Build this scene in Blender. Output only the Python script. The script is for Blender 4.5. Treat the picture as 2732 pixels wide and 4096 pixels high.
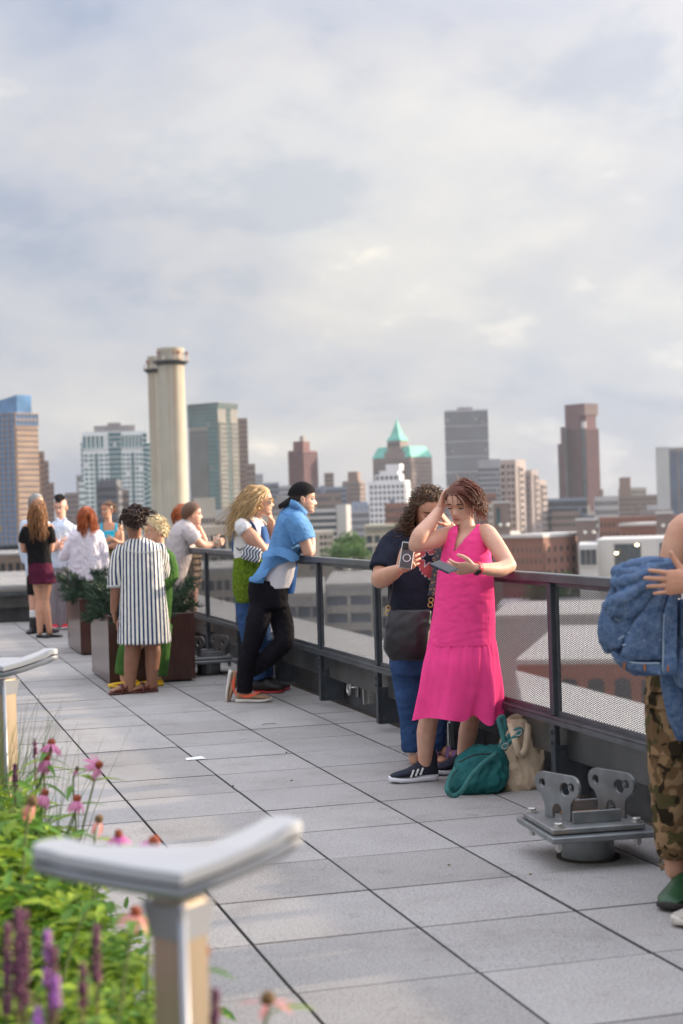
import bpy, bmesh, math, random
import numpy as np
from mathutils import Vector, Matrix, noise
random.seed(7); RNG=np.random.default_rng(7)
for o in list(bpy.data.objects): bpy.data.objects.remove(o)
scn=bpy.context.scene; COL=scn.collection
# ---------------------------------------------------------------- camera
CF=6442.5; CH=1.493; YAW=math.radians(15.853); ROLL=math.radians(-1.714)
_F=np.array([math.sin(YAW),math.cos(YAW),0.]); _R0=np.array([math.cos(YAW),-math.sin(YAW),0.]); _U0=np.array([0,0,1.])
_R=math.cos(ROLL)*_R0+math.sin(ROLL)*_U0; _U=-math.sin(ROLL)*_R0+math.cos(ROLL)*_U0
camd=bpy.data.cameras.new('camera'); cam=bpy.data.objects.new('camera',camd); COL.objects.link(cam)
cam.matrix_world=Matrix(((_R[0],_U[0],-_F[0],0),(_R[1],_U[1],-_F[1],0),(_R[2],_U[2],-_F[2],CH),(0,0,0,1)))
camd.sensor_fit='VERTICAL'; camd.sensor_height=36.; camd.sensor_width=24.; camd.lens=CF/4096*36
camd.clip_start=.05; camd.clip_end=20000
camd.dof.use_dof=True; camd.dof.focus_distance=9.0; camd.dof.aperture_fstop=2.7; camd.dof.aperture_blades=9
scn.camera=cam
# ---------------------------------------------------------------- world, sun, exposure
SUN_AZ=math.radians(15.853+70); SUN_EL=math.radians(15.5)
sun_dir=Vector((math.sin(SUN_AZ)*math.cos(SUN_EL),math.cos(SUN_AZ)*math.cos(SUN_EL),math.sin(SUN_EL)))
W=bpy.data.worlds.new('World'); scn.world=W; W.use_nodes=True
nt=W.node_tree; nt.nodes.clear()
def nd(t,typ,**kw):
    n=t.nodes.new(typ)
    for k,v in kw.items(): setattr(n,k,v)
    return n
def ln(t,a,b): t.links.new(a,b)
wo=nd(nt,'ShaderNodeOutputWorld'); bg1=nd(nt,'ShaderNodeBackground'); bg2=nd(nt,'ShaderNodeBackground'); mx=nd(nt,'ShaderNodeMixShader')
sky=nd(nt,'ShaderNodeTexSky',sky_type='NISHITA'); sky.sun_disc=False; sky.sun_elevation=SUN_EL; sky.sun_rotation=SUN_AZ
sky.air_density=1.; sky.dust_density=2.; bg1.inputs[1].default_value=.06
ln(nt,sky.outputs[0],bg1.inputs[0])
tc=nd(nt,'ShaderNodeTexCoord'); sp=nd(nt,'ShaderNodeSeparateXYZ'); ln(nt,tc.outputs['Generated'],sp.inputs[0])
def mth(t,op,a,b=None,c=None,clamp=False):
    n=nd(t,'ShaderNodeMath',operation=op,use_clamp=clamp)
    for i,x in enumerate((a,b,c)):
        if x is None: continue
        if isinstance(x,(int,float)): n.inputs[i].default_value=x
        else: ln(t,x,n.inputs[i])
    return n.outputs[0]
zc=mth(nt,'MAXIMUM',sp.outputs[2],0.0); zz=mth(nt,'ADD',zc,.40)
cx=mth(nt,'DIVIDE',sp.outputs[0],zz); cy=mth(nt,'DIVIDE',sp.outputs[1],zz)
cb=nd(nt,'ShaderNodeCombineXYZ'); ln(nt,cx,cb.inputs[0]); ln(nt,cy,cb.inputs[1])
def wnoise(scale,det,rough,off,dist=0.):
    m=nd(nt,'ShaderNodeMapping'); m.inputs['Location'].default_value=off; ln(nt,cb.outputs[0],m.inputs[0])
    n=nd(nt,'ShaderNodeTexNoise'); n.inputs['Scale'].default_value=scale; n.inputs['Detail'].default_value=det; n.inputs['Roughness'].default_value=rough; n.inputs['Distortion'].default_value=dist
    ln(nt,m.outputs[0],n.inputs['Vector']); return n.outputs[0]
def ramp(t,x,stops,interp='EASE'):
    r=nd(t,'ShaderNodeValToRGB'); r.color_ramp.interpolation=interp
    el=r.color_ramp.elements
    while len(el)<len(stops): el.new(.5)
    for e,(p,c) in zip(el,stops):
        e.position=p; e.color=tuple(c)+(1,) if len(c)==3 else c
    ln(t,x,r.inputs[0]); return r.outputs[0]
n1=wnoise(2.0,8,.5,(3.1,1.7,0),.2); n2=wnoise(4.2,9,.56,(9.3,4.2,2.),.15); n3=wnoise(1.2,3,.5,(1.3,7.9,5.))
cc=ramp(nt,n1,[(.37,(.51,.545,.64)),(.46,(.61,.62,.68)),(.53,(.68,.67,.695)),(.63,(.80,.775,.755))])
cd=ramp(nt,n2,[(.36,(.80,.84,.91)),(.47,(.98,.98,.99)),(.57,(1.04,1.03,1.01)),(.66,(1.36,1.28,1.16))])
ce=ramp(nt,n3,[(.3,(.90,.93,.97)),(.7,(1.06,1.04,1.01))])
def cmul(t,a,b,f=1.):
    m=nd(t,'ShaderNodeMix',data_type='RGBA',blend_type='MULTIPLY'); m.clamp_result=False
    m.inputs[0].default_value=f; ln(t,a,m.inputs[6])
    if isinstance(b,tuple): m.inputs[7].default_value=b+(1,)
    else: ln(t,b,m.inputs[7])
    return m.outputs[2]
cl=cmul(nt,cmul(nt,cc,cd),ce)
# luminance boosted towards the unseen zenith to light people, and round the veiled sun
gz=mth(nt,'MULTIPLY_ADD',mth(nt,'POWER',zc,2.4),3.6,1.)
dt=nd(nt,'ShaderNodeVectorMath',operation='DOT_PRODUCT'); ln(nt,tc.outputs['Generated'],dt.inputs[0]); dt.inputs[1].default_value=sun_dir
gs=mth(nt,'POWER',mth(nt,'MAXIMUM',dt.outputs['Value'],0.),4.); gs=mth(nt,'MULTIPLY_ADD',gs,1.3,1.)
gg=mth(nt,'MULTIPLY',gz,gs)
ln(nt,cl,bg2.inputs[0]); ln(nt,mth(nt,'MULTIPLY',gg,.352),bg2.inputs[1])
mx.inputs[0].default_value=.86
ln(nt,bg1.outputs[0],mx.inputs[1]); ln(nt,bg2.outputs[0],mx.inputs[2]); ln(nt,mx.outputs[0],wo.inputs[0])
sd=bpy.data.lights.new('sun','SUN'); sd.energy=3.3; sd.angle=math.radians(1.2); sd.color=(1.,.80,.58)
so=bpy.data.objects.new('sun',sd); COL.objects.link(so); so.rotation_euler=(-sun_dir).to_track_quat('-Z','Y').to_euler(); so.location=(30,0,30)
scn.view_settings.view_transform='Standard'; scn.view_settings.look='None'; scn.view_settings.exposure=1.46; scn.view_settings.gamma=1.
scn.cycles.use_denoising=True; scn.cycles.max_bounces=6; scn.cycles.volume_bounces=0; scn.cycles.transparent_max_bounces=8
# ---------------------------------------------------------------- helpers
def at(u,v,d): return np.array([0,0,CH])+d*(_F+_R*(u-1366)/CF-_U*(v-2048)/CF)
def fl(u,v,z=0.):
    r=_F+_R*(u-1366)/CF-_U*(v-2048)/CF; return np.array([0,0,CH])+r*((z-CH)/r[2])
def depth(p): return float((np.asarray(p,float)-[0,0,CH])@_F)
def V3(*a): return np.array(a,float)
def nrm(v): v=np.asarray(v,float); return v/(np.linalg.norm(v)+1e-12)
MATS={}
def mat(name,col,rough=.6,metal=0.,var=.12,vs=6.,bump=0.,bs=40.,spec=.5,dark=None,coat=0.,sheen=0.,aniso_z=None,extra=None,detail=4,bdist=.01):
    if name in MATS: return MATS[name]
    m=bpy.data.materials.new(name); m.use_nodes=True; t=m.node_tree; b=t.nodes['Principled BSDF']
    b.inputs['Roughness'].default_value=rough; b.inputs['Metallic'].default_value=metal
    b.inputs['Specular IOR Level'].default_value=spec; b.inputs['Coat Weight'].default_value=coat; b.inputs['Sheen Weight'].default_value=sheen
    tcn=nd(t,'ShaderNodeTexCoord'); v=tcn.outputs['Object']
    if aniso_z:
        mp=nd(t,'ShaderNodeMapping'); mp.inputs['Scale'].default_value=aniso_z; ln(t,v,mp.inputs[0]); v=mp.outputs[0]
    c=tuple(col)
    if var>0:
        n=nd(t,'ShaderNodeTexNoise'); n.inputs['Scale'].default_value=vs; n.inputs['Detail'].default_value=detail; ln(t,v,n.inputs['Vector'])
        lo=dark or tuple(x*(1-var*1.6) for x in c); hi=tuple(min(1,x*(1+var)) for x in c)
        out=ramp(t,n.outputs[0],[(.3,lo),(.7,hi)],'LINEAR')
    else:
        rg=nd(t,'ShaderNodeRGB'); rg.outputs[0].default_value=c+(1,); out=rg.outputs[0]
    if extra: out=extra(t,v,out,b)
    ln(t,out,b.inputs['Base Color'])
    if bump>0:
        n=nd(t,'ShaderNodeTexNoise'); n.inputs['Scale'].default_value=bs; n.inputs['Detail'].default_value=5; ln(t,v,n.inputs['Vector'])
        bp=nd(t,'ShaderNodeBump'); bp.inputs['Strength'].default_value=bump; bp.inputs['Distance'].default_value=bdist
        ln(t,n.outputs[0],bp.inputs['Height']); ln(t,bp.outputs[0],b.inputs['Normal'])
    MATS[name]=m; return m
def cmix(t,f,a,b):
    m=nd(t,'ShaderNodeMix',data_type='RGBA'); 
    if isinstance(f,(int,float)): m.inputs[0].default_value=f
    else: ln(t,f,m.inputs[0])
    for i,x in ((6,a),(7,b)):
        if isinstance(x,tuple): m.inputs[i].default_value=x+(1,)
        else: ln(t,x,m.inputs[i])
    return m.outputs[2]
class MB:
    def __init__(s): s.v=[]; s.f=[]; s.mi=[]; s.n=0; s.cur=0
    def add(s,v,f,flip=False):
        v=np.asarray(v,float).reshape(-1,3); b=s.n; s.v.append(v); s.n+=len(v)
        for q in f: s.f.append(tuple(b+i for i in q)); s.mi.append(s.cur)
        return s
    def box(s,c,sz,ax=None):
        x,y,z=[k/2 for k in sz]; p=np.array([(-x,-y,-z),(x,-y,-z),(x,y,-z),(-x,y,-z),(-x,-y,z),(x,-y,z),(x,y,z),(-x,y,z)])
        if ax is not None: p=p@np.array(ax,float)
        return s.add(p+np.asarray(c,float),[(0,3,2,1),(4,5,6,7),(0,1,5,4),(1,2,6,5),(2,3,7,6),(3,0,4,7)])
    def bb(s,x0,x1,y0,y1,z0,z1): return s.box(((x0+x1)/2,(y0+y1)/2,(z0+z1)/2),(x1-x0,y1-y0,z1-z0))
    def bev(s,c,sz,b,ax=None):   # box with chamfered edges
        hx,hy,hz=[k/2 for k in sz]; b=min(b,hx*.9,hy*.9,hz*.9)
        def ring(k,z): 
            x=hx-k;y=hy-k
            return [(-x+b,-y,z),(x-b,-y,z),(x,-y+b,z),(x,y-b,z),(x-b,y,z),(-x+b,y,z),(-x,y-b,z),(-x,-y+b,z)]
        p=np.array(ring(b,-hz)+ring(0,-hz+b)+ring(0,hz-b)+ring(b,hz))
        if ax is not None: p=p@np.array(ax,float)
        f=[tuple(range(7,-1,-1)),tuple(range(24,32))]
        for r in range(3):
            for i in range(8): j=(i+1)%8; f.append((r*8+i,r*8+j,r*8+8+j,r*8+8+i))
        return s.add(p+np.asarray(c,float),f)
    def loft(s,rings,cap=True,closed=False):
        n=len(rings[0]); v=np.concatenate([np.asarray(r,float) for r in rings]); f=[]
        m=len(rings)
        for r in range(m if closed else m-1):
            q=(r+1)%m
            for i in range(n): j=(i+1)%n; f.append((r*n+i,r*n+j,q*n+j,q*n+i))
        if cap and not closed: f.append(tuple(range(n-1,-1,-1))); f.append(tuple((m-1)*n+i for i in range(n)))
        return s.add(v,f)
    def tube(s,pts,rad,n=8,up=(0,0,1),ell=1.,cap=True,round_ends=False):
        pts=np.asarray(pts,float); m=len(pts); rad=np.broadcast_to(np.asarray(rad,float),(m,)).copy()
        if round_ends:
            d0=nrm(pts[1]-pts[0]); d1=nrm(pts[-1]-pts[-2]); a,b=rad[0],rad[-1]
            pts=np.concatenate([[pts[0]-d0*a*.92,pts[0]-d0*a*.6],pts,[pts[-1]+d1*b*.6,pts[-1]+d1*b*.92]]); rad=np.concatenate([[a*.38,a*.8],rad,[b*.8,b*.38]]); m=len(pts)
        t=np.gradient(pts,axis=0); rings=[]; u=np.asarray(up,float)
        x=None
        for i in range(m):
            ti=nrm(t[i])
            if x is None:
                x=np.cross(u,ti)
                if np.linalg.norm(x)<1e-3: x=np.cross((1,0,0),ti)
            x=nrm(x-ti*(x@ti)); y=np.cross(ti,x)
            a=np.linspace(0,2*np.pi,n,endpoint=False)
            rings.append(pts[i]+rad[i]*(np.cos(a)[:,None]*x+ell*np.sin(a)[:,None]*y))
        return s.loft(rings,cap)
    def cyl(s,a,b,r,n=12,r2=None): return s.tube([a,b],[r,r if r2 is None else r2],n)
    def ball(s,c,r,nu=10,nv=7,ax=None):
        r=np.broadcast_to(np.asarray(r,float),(3,)); rings=[]
        for k in range(nv+1):
            t=np.pi*(k/nv); t=min(max(t,.12),np.pi-.12); a=np.linspace(0,2*np.pi,nu,endpoint=False)
            p=np.stack([np.sin(t)*np.cos(a),np.sin(t)*np.sin(a),-np.cos(t)*np.ones(nu)],1)*r
            if ax is not None: p=p@np.array(ax,float)
            rings.append(p+np.asarray(c,float))
        return s.loft(rings)
    def data(s): return (np.concatenate(s.v) if s.v else np.zeros((0,3))),s.f
    def mesh(s,name,mats,org=(0,0,0),smooth=False):
        me=bpy.data.meshes.new(name); v,f=s.data(); me.from_pydata((v-np.asarray(org,float)).tolist(),[],f)
        for m in (mats if isinstance(mats,(list,tuple)) else [mats]): me.materials.append(m)
        if isinstance(mats,(list,tuple)) and len(mats)>1: me.polygons.foreach_set('material_index',s.mi)
        if smooth: me.polygons.foreach_set('use_smooth',[True]*len(me.polygons))
        me.update(); return me
    def build(s,name,mats,parent=None,org=None,smooth=False,**tags):
        if org is None: org=tuple(parent['_o']) if parent is not None and '_o' in parent else (0,0,0)
        o=bpy.data.objects.new(name,s.mesh(name,mats,org,smooth)); COL.objects.link(o)
        if parent is not None: o.parent=parent
        else: o.location=org
        if parent is not None and '_o' in parent: o['_o']=parent['_o']
        return tag(o,**tags)
def tag(o,label=None,cat=None,group=None,kind=None):
    if label: o['label']=label
    if cat: o['category']=cat
    if group: o['group']=group
    if kind: o['kind']=kind
    return o
def thing(name,loc,label,cat,group=None,rz=0.,world=True):
    o=bpy.data.objects.new(name,None); COL.objects.link(o); o.location=tuple(loc); o.rotation_euler=(0,0,rz); o.empty_display_size=.1
    if world: o['_o']=tuple(float(x) for x in loc)     # children given in world coordinates
    return tag(o,label,cat,group)
def inst(name,me,parent,loc=(0,0,0),rz=0.,rot=None,scale=None):
    o=bpy.data.objects.new(name,me); COL.objects.link(o); o.parent=parent; o.location=tuple(loc); o.rotation_euler=rot or (0,0,rz)
    if scale: o.scale=scale
    return o
def smooth_by_angle(o,deg=35):
    me=o.data; me.polygons.foreach_set('use_smooth',[True]*len(me.polygons))
    bm=bmesh.new(); bm.from_mesh(me); a=math.radians(deg)
    for e in bm.edges:
        if len(e.link_faces)==2 and e.calc_face_angle(0)>a: e.smooth=False
    bm.to_mesh(me); bm.free(); return o
# ================================================================ terrace
TX0,TY0,TS=1.18913,4.87191,.6096
def paver_extra(t,v,out,b):
    geo=nd(t,'ShaderNodeNewGeometry'); P=geo.outputs['Position']; oi=nd(t,'ShaderNodeObjectInfo')
    a=nd(t,'ShaderNodeTexNoise'); a.inputs['Scale'].default_value=150; a.inputs['Detail'].default_value=3; ln(t,P,a.inputs['Vector'])
    sp1=ramp(t,a.outputs[0],[(.34,(.22,.21,.21)),(.43,(.9,.9,.9)),(.5,(1,1,1))],'LINEAR')
    a2=nd(t,'ShaderNodeTexNoise'); a2.inputs['Scale'].default_value=85; a2.inputs['Detail'].default_value=6; a2.inputs['Roughness'].default_value=.7; ln(t,P,a2.inputs['Vector'])
    sp2=ramp(t,a2.outputs[0],[(.30,(.62,.61,.60)),(.5,(1,1,1)),(.72,(1.07,1.06,1.06))],'LINEAR')
    c=nd(t,'ShaderNodeTexNoise'); c.inputs['Scale'].default_value=2.2; c.inputs['Detail'].default_value=7; c.inputs['Roughness'].default_value=.62; ln(t,P,c.inputs['Vector'])
    st=ramp(t,c.outputs[0],[(.28,(.76,.75,.74)),(.45,(.96,.955,.95)),(.62,(1.03,1.03,1.03))],'LINEAR')
    d=nd(t,'ShaderNodeTexNoise'); d.inputs['Scale'].default_value=9.; d.inputs['Detail'].default_value=5; ln(t,P,d.inputs['Vector'])
    st2=ramp(t,d.outputs[0],[(.26,(.70,.68,.66)),(.38,(1,1,1))],'LINEAR')
    o=cmul(t,cmul(t,cmul(t,cmul(t,out,sp1,.75),sp2),st),st2,.7)
    rv=ramp(t,oi.outputs['Random'],[(0,(.84,.83,.82)),(.5,(1,1,1)),(1,(1.07,1.06,1.05))],'LINEAR')
    return cmul(t,o,rv)
M_pav=mat('paver_concrete',(.37,.354,.342),.85,var=0,extra=paver_extra,bump=.25,bs=220,bdist=.002)
M_gap=mat('joint_dark',(.03,.029,.028),.9,var=.2)
M_edge=mat('paver_edge_grime',(.10,.094,.088),.9,var=.3,vs=30)
slab=MB().bb(-4.2,3.385,1.5,24.5,-.35,-.045).build('terrace_floor',M_gap,kind='structure')
def paver_mesh(w,l,nm):
    b=.0026; m=MB(); x,y=w/2,l/2
    r0=[(-x,-y,-.05),(x,-y,-.05),(x,y,-.05),(-x,y,-.05)]; r1=[(-x,-y,-b*.7),(x,-y,-b*.7),(x,y,-b*.7),(-x,y,-b*.7)]; r2=[(-x+b,-y+b,0),(x-b,-y+b,0),(x-b,y-b,0),(-x+b,y-b,0)]
    m.cur=1; m.loft([r0,r1,r2],cap=False); m.cur=0; m.add(r2,[(0,1,2,3)]); return m.mesh(nm,[M_pav,M_edge])
pm=paver_mesh(TS-.0085,TS-.0068,'paver'); pm2=paver_mesh(3.385-(TX0+3*TS)-.008,TS-.0068,'paver_cut')
BED_X=.56; BED_Y=9.8
for r in range(-4,32):
    y=TY0+(r+.5)*TS
    if y>24.3: continue
    for k in range(-4,4):
        if k==3: me=pm2; x=(TX0+3*TS+3.385)/2
        else: me=pm; x=TX0+(k+.5)*TS
        if k<-1 and y<BED_Y+.3: continue
        o=inst('paver',me,slab,(x+random.uniform(-.0012,.0012),y+random.uniform(-.001,.001),random.uniform(-.0016,.0012)))
        o.rotation_euler=(random.uniform(-.0016,.0016),random.uniform(-.0016,.0016),random.uniform(-.0012,.0012))
# ---------------------------------------------------------------- parapet + railing
def grime(t,v,out,b):
    n=nd(t,'ShaderNodeTexNoise'); n.inputs['Scale'].default_value=3.; n.inputs['Detail'].default_value=8; n.inputs['Roughness'].default_value=.65
    mp=nd(t,'ShaderNodeMapping'); mp.inputs['Scale'].default_value=(1,1,.35); ln(t,v,mp.inputs[0]); ln(t,mp.outputs[0],n.inputs['Vector'])
    return cmul(t,out,ramp(t,n.outputs[0],[(.3,(.6,.58,.55)),(.55,(1,1,1)),(.75,(1.2,1.18,1.15))],'LINEAR'))
M_rail=mat('rail_grey_paint',(.105,.114,.124),.38,metal=.35,var=.10,vs=14,extra=grime,bump=.04,bs=120)
M_post=mat('post_dark_paint',(.056,.065,.076),.42,metal=.25,var=.14,vs=10,bump=.04,bs=120)
M_fasc=mat('fascia_metal',(.115,.118,.116),.32,metal=.45,var=.16,vs=3.,extra=grime)
M_mesh=mat('mesh_steel',(.032,.036,.042),.5,metal=.3,var=0)
M_wall=mat('parapet_membrane',(.055,.057,.061),.62,var=.25,vs=5,bump=.15,bs=60,extra=grime)
M_bolt=mat('bolt_steel',(.10,.11,.12),.35,metal=.6,var=.1)
M_steel=mat('stainless',(.55,.54,.52),.3,metal=.9,var=.1)
M_rub=mat('sealant_dirt',(.06,.045,.03),.9,var=.5,vs=40)
PH=1.5
def bolt_mesh(nm,r=.011,h=.012):
    m=MB(); a=np.arange(6)*np.pi/3
    m.loft([np.stack([np.full(6,0.),r*np.cos(a),r*np.sin(a)],1)[::-1],np.stack([np.full(6,-h),r*np.cos(a),r*np.sin(a)],1)[::-1]])
    b=np.linspace(0,2*np.pi,12,endpoint=False); q=r*1.5
    m.loft([np.stack([np.full(12,.001),q*np.cos(b),q*np.sin(b)],1)[::-1],np.stack([np.full(12,-.003),q*np.cos(b),q*np.sin(b)],1)[::-1]])
    return m.mesh(nm,M_bolt)
bolt_me=bolt_mesh('bolt')
def mesh_panel(L,Hh):
    """expanded metal: two crossing families of flat strands on a 31 x 9.6 mm diamond pitch"""
    m=MB(); lw,sw=.0310,.0098; s=sw/lw; w=.0027
    z0,z1=0.,Hh
    for sg,off in ((1,0.),(-1,.0014)):
        c0=-L*s if sg>0 else 0.; c1=Hh if sg>0 else Hh+L*s
        k=math.floor(c0/sw)
        while k*sw<c1:
            c=k*sw; k+=1
            # line z=c+sg*s*y
            ya,yb=0.,L
            za,zb=c,c+sg*s*L
            def clip(zv): return (zv-c)/(sg*s)
            lo,hi=min(za,zb),max(za,zb)
            if hi<=0 or lo>=Hh: continue
            ys=sorted([clip(0.),clip(Hh)]); ya=max(0.,ys[0]); yb=min(L,ys[1])
            if yb-ya<.004: continue
            p0=np.array([off,ya,c+sg*s*ya]); p1=np.array([off,yb,c+sg*s*yb])
            d=nrm(p1-p0); nn=np.array([0,-d[2],d[1]]); t=.0007; wv=nn*w/2; tv=np.array([t,0,0])
            m.add([p0-wv-tv,p0+wv-tv,p0+wv+tv,p0-wv+tv,p1-wv-tv,p1+wv-tv,p1+wv+tv,p1-wv+tv],[(0,1,5,4),(1,2,6,5),(2,3,7,6),(3,0,4,7)])
    return m.mesh('mesh_panel',M_mesh)
panel_me=mesh_panel(PH-.075,.635)
def railing(nm,label,loc,rz,ylist,y0,y1):
    t=thing(nm,loc,label,'railing',rz=rz,world=False)
    o=MB().bev((0,(y0+y1)/2,1.133),(.062,y1-y0,.044),.004).build('top_rail',M_rail,t,org=(0,0,0))
    MB().bev((.004,(y0+y1)/2,.437),(.062,y1-y0,.012),.002).bb(-.030,-.024,y0,y1,.405,.430).build('bottom_rail',M_rail,t,org=(0,0,0))
    MB().bb(.055,.062,y0,y1,.235,.429).bb(.055,.11,y0,y1,.226,.234).build('fascia_plate',M_fasc,t,org=(0,0,0))
    post=MB().bev((0,0,.777),(.034,.05,.666),.003).mesh('post',M_post)
    leg=MB().bev((-.012,0,.240),(.012,.052,.382),.002).bev((.012,.021,.240),(.036,.010,.382),.002).mesh('lower_post',M_post)
    br=MB().bev((.079,-.012,.170),(.175,.008,.25),.002).bb(.158,.166,-.008,.062,.045,.295).mesh('bracket',M_post)
    fr=MB().bb(-.006,.006,0,PH-.06,.4435,.468).bb(-.006,.006,0,PH-.06,1.088,1.1105).bb(-.006,.006,0,.020,.4685,1.0875).bb(-.006,.006,PH-.08,PH-.06,.4685,1.0875).mesh('panel_frame',M_rail)
    for i,y in enumerate(ylist):
        p=inst('post',post,t,(0,y,0)); inst('lower_post',leg,t,(0,y,0)); b=inst('bracket',br,t,(0,y,0))
        for z in (.36,.31): inst('bolt',bolt_me,p,(-.0185,0,z))
        for z in (.255,.085): inst('bolt',bolt_me,b,(.03,-.017,z),rot=(0,0,math.pi/2)); inst('bolt',bolt_me,b,(.157,.04,z))
        if i<len(ylist)-1:
            f=inst('panel_frame',fr,t,(.012,y+.03,0)); q=inst('mesh_panel',panel_me,f,(.0,.0,.461)); q['kind']='stuff'; q.location=(.0065,.004,.461)
    return t
YL=[2.97+PH*k for k in range(15)]
r1=railing('terrace_railing','long grey metal railing with mesh panels that everyone leans on',(3.2,0,0),0.,YL,1.6,24.17)
r2=railing('terrace_railing','short stretch of grey mesh railing across the far end of the terrace',(0,24.2,0),math.pi/2,[-2.8+PH*k for k in range(8)],-3.17,8.2)
pw=MB().bb(3.39,3.62,1.5,24.7,-.5,.31).build('parapet_wall',M_wall,label='low dark parapet wall behind the long railing',cat='wall')
MB().bb(3.36,3.392,1.5,24.3,-.002,.009).build('sealant_strip',M_rub,pw)
pw2=MB().bb(-8.2,3.385,24.39,24.62,-.5,.31).build('parapet_wall',M_wall,label='low dark parapet wall across the far end',cat='wall')
# small fittings on the parapet: eye bolt and switch boxes
def ring_pts(c,r,ax1,ax2,n=16): a=np.linspace(0,2*np.pi,n,endpoint=False); return np.asarray(c)+r*(np.cos(a)[:,None]*ax1+np.sin(a)[:,None]*ax2)
def torus(m,c,R,r,ax1,ax2,n=20,k=8):
    ax1=nrm(ax1);ax2=nrm(ax2);ax3=np.cross(ax1,ax2); rings=[]
    for a in np.linspace(0,2*np.pi,n,endpoint=False):
        d=np.cos(a)*ax1+np.sin(a)*ax2; b=np.linspace(0,2*np.pi,k,endpoint=False)
        rings.append(np.asarray(c)+R*d+r*(np.cos(b)[:,None]*d+np.sin(b)[:,None]*ax3))
    m.loft(rings,closed=True); return m
def on_wall(u,v): 
    r=_F+_R*(u-1366)/CF-_U*(v-2048)/CF; return V3(0,0,CH)+r*(3.385/r[0])
E1=on_wall(1436,2752)
t=thing('anchor_ring',(3.38,E1[1],E1[2]),'stainless steel ring bolted to the parapet between two railing posts','ring')
torus(MB(),V3(3.30,E1[1]-.02,E1[2]),.040,.010,V3(0,1,0),V3(0,0,1)).build('ring',M_steel,t,smooth=True)
MB().cyl((3.30+.0,E1[1]+.03,E1[2]),(3.375,E1[1]+.03,E1[2]),.009).bev((3.379,E1[1]+.03,E1[2]),(.01,.05,.14),.003).build('back_plate',M_steel,t)
M_gbox=mat('galvanised_box',(.42,.41,.39),.4,metal=.5,var=.2,vs=20)
for (u,v,lab) in ((1497,2770,'small weatherproof electric box with open cover on the parapet left of the two phone users'),(1842,2930,'electric outlet box on the parapet behind the pink dress hem')):
    e=on_wall(u,v); t=thing('outlet_box',(3.38,e[1],e[2]),lab,'outlet box')
    MB().bev((3.352,e[1],e[2]),(.06,.085,.155),.006).build('box',M_gbox,t)
    MB().bev((3.30,e[1]-.05,e[2]),(.035,.012,.15),.004).bev((3.318,e[1],e[2]),(.004,.05,.10),.002).build('cover',M_steel,t)
# ---------------------------------------------------------------- planters
def brushed(t,v,out,b):
    n=nd(t,'ShaderNodeTexNoise'); n.inputs['Scale'].default_value=5.; n.inputs['Detail'].default_value=6
    mp=nd(t,'ShaderNodeMapping'); mp.inputs['Scale'].default_value=(3,3,.5); ln(t,v,mp.inputs[0]); ln(t,mp.outputs[0],n.inputs['Vector'])
    return cmul(t,out,ramp(t,n.outputs[0],[(.3,(.72,.70,.70)),(.7,(1.25,1.22,1.2))],'LINEAR'))
M_plant=mat('planter_brown_metal',(.085,.036,.028),.30,metal=.25,var=.06,extra=brushed,coat=.25)
M_soil=mat('soil',(.035,.024,.016),.95,var=.4,vs=30,bump=.5,bs=50)
def planter(x0,x1,y0,y1,h,label):
    t=thing('planter',((x0+x1)/2,(y0+y1)/2,0),label,'planter','brown planters on the terrace'); w=.035
    m=MB(); m.bb(x0,x1,y0,y0+w,.02,h).bb(x0,x1,y1-w,y1,.02,h).bb(x0,x0+w,y0+w,y1-w,.02,h).bb(x1-w,x1,y0+w,y1-w,.02,h)
    o=m.build('body',M_plant,t)
    MB().bev(((x0+x1)/2,y0+.02,h+.004),(x1-x0+.01,.05,.014),.003).bev(((x0+x1)/2,y1-.02,h+.004),(x1-x0+.01,.05,.014),.003).bev((x0+.02,(y0+y1)/2,h+.004),(.05,y1-y0-.07,.014),.003).bev((x1-.02,(y0+y1)/2,h+.004),(.05,y1-y0-.07,.014),.003).build('rim',M_plant,t)
    MB().bb(x0+.03,x1-.03,y0+.03,y1-.03,0.,.02).build('base',M_gap,t)
    MB().bb(x0+w,x1-w,y0+w,y1-w,.021,h-.05).build('soil',M_soil,t)
    return t
planter(1.90,2.68,14.45,15.72,.61,'nearer brown metal planter box behind the woman in the striped dress')
planter(2.04,2.82,17.84,19.13,.61,'farther brown metal planter box beside the group of drinkers')
M_rust=mat('galvanised_rust',(.25,.26,.26),.42,metal=.55,var=.16,vs=9,bump=.06,bs=60,
  extra=lambda t,v,out,b:(lambda n:(n.inputs['Scale'].__setattr__('default_value',7.),n.inputs['Detail'].__setattr__('default_value',8),ln(t,v,n.inputs['Vector']),cmix(t,ramp(t,n.outputs[0],[(.60,(0,0,0)),(.72,(.75,.75,.75))],'LINEAR'),out,(.30,.14,.05)))[-1])(nd(t,'ShaderNodeTexNoise')))
M_galv=mat('galvanised',(.25,.265,.275),.40,metal=.6,var=.18,vs=11,bump=.05,bs=70)
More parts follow.
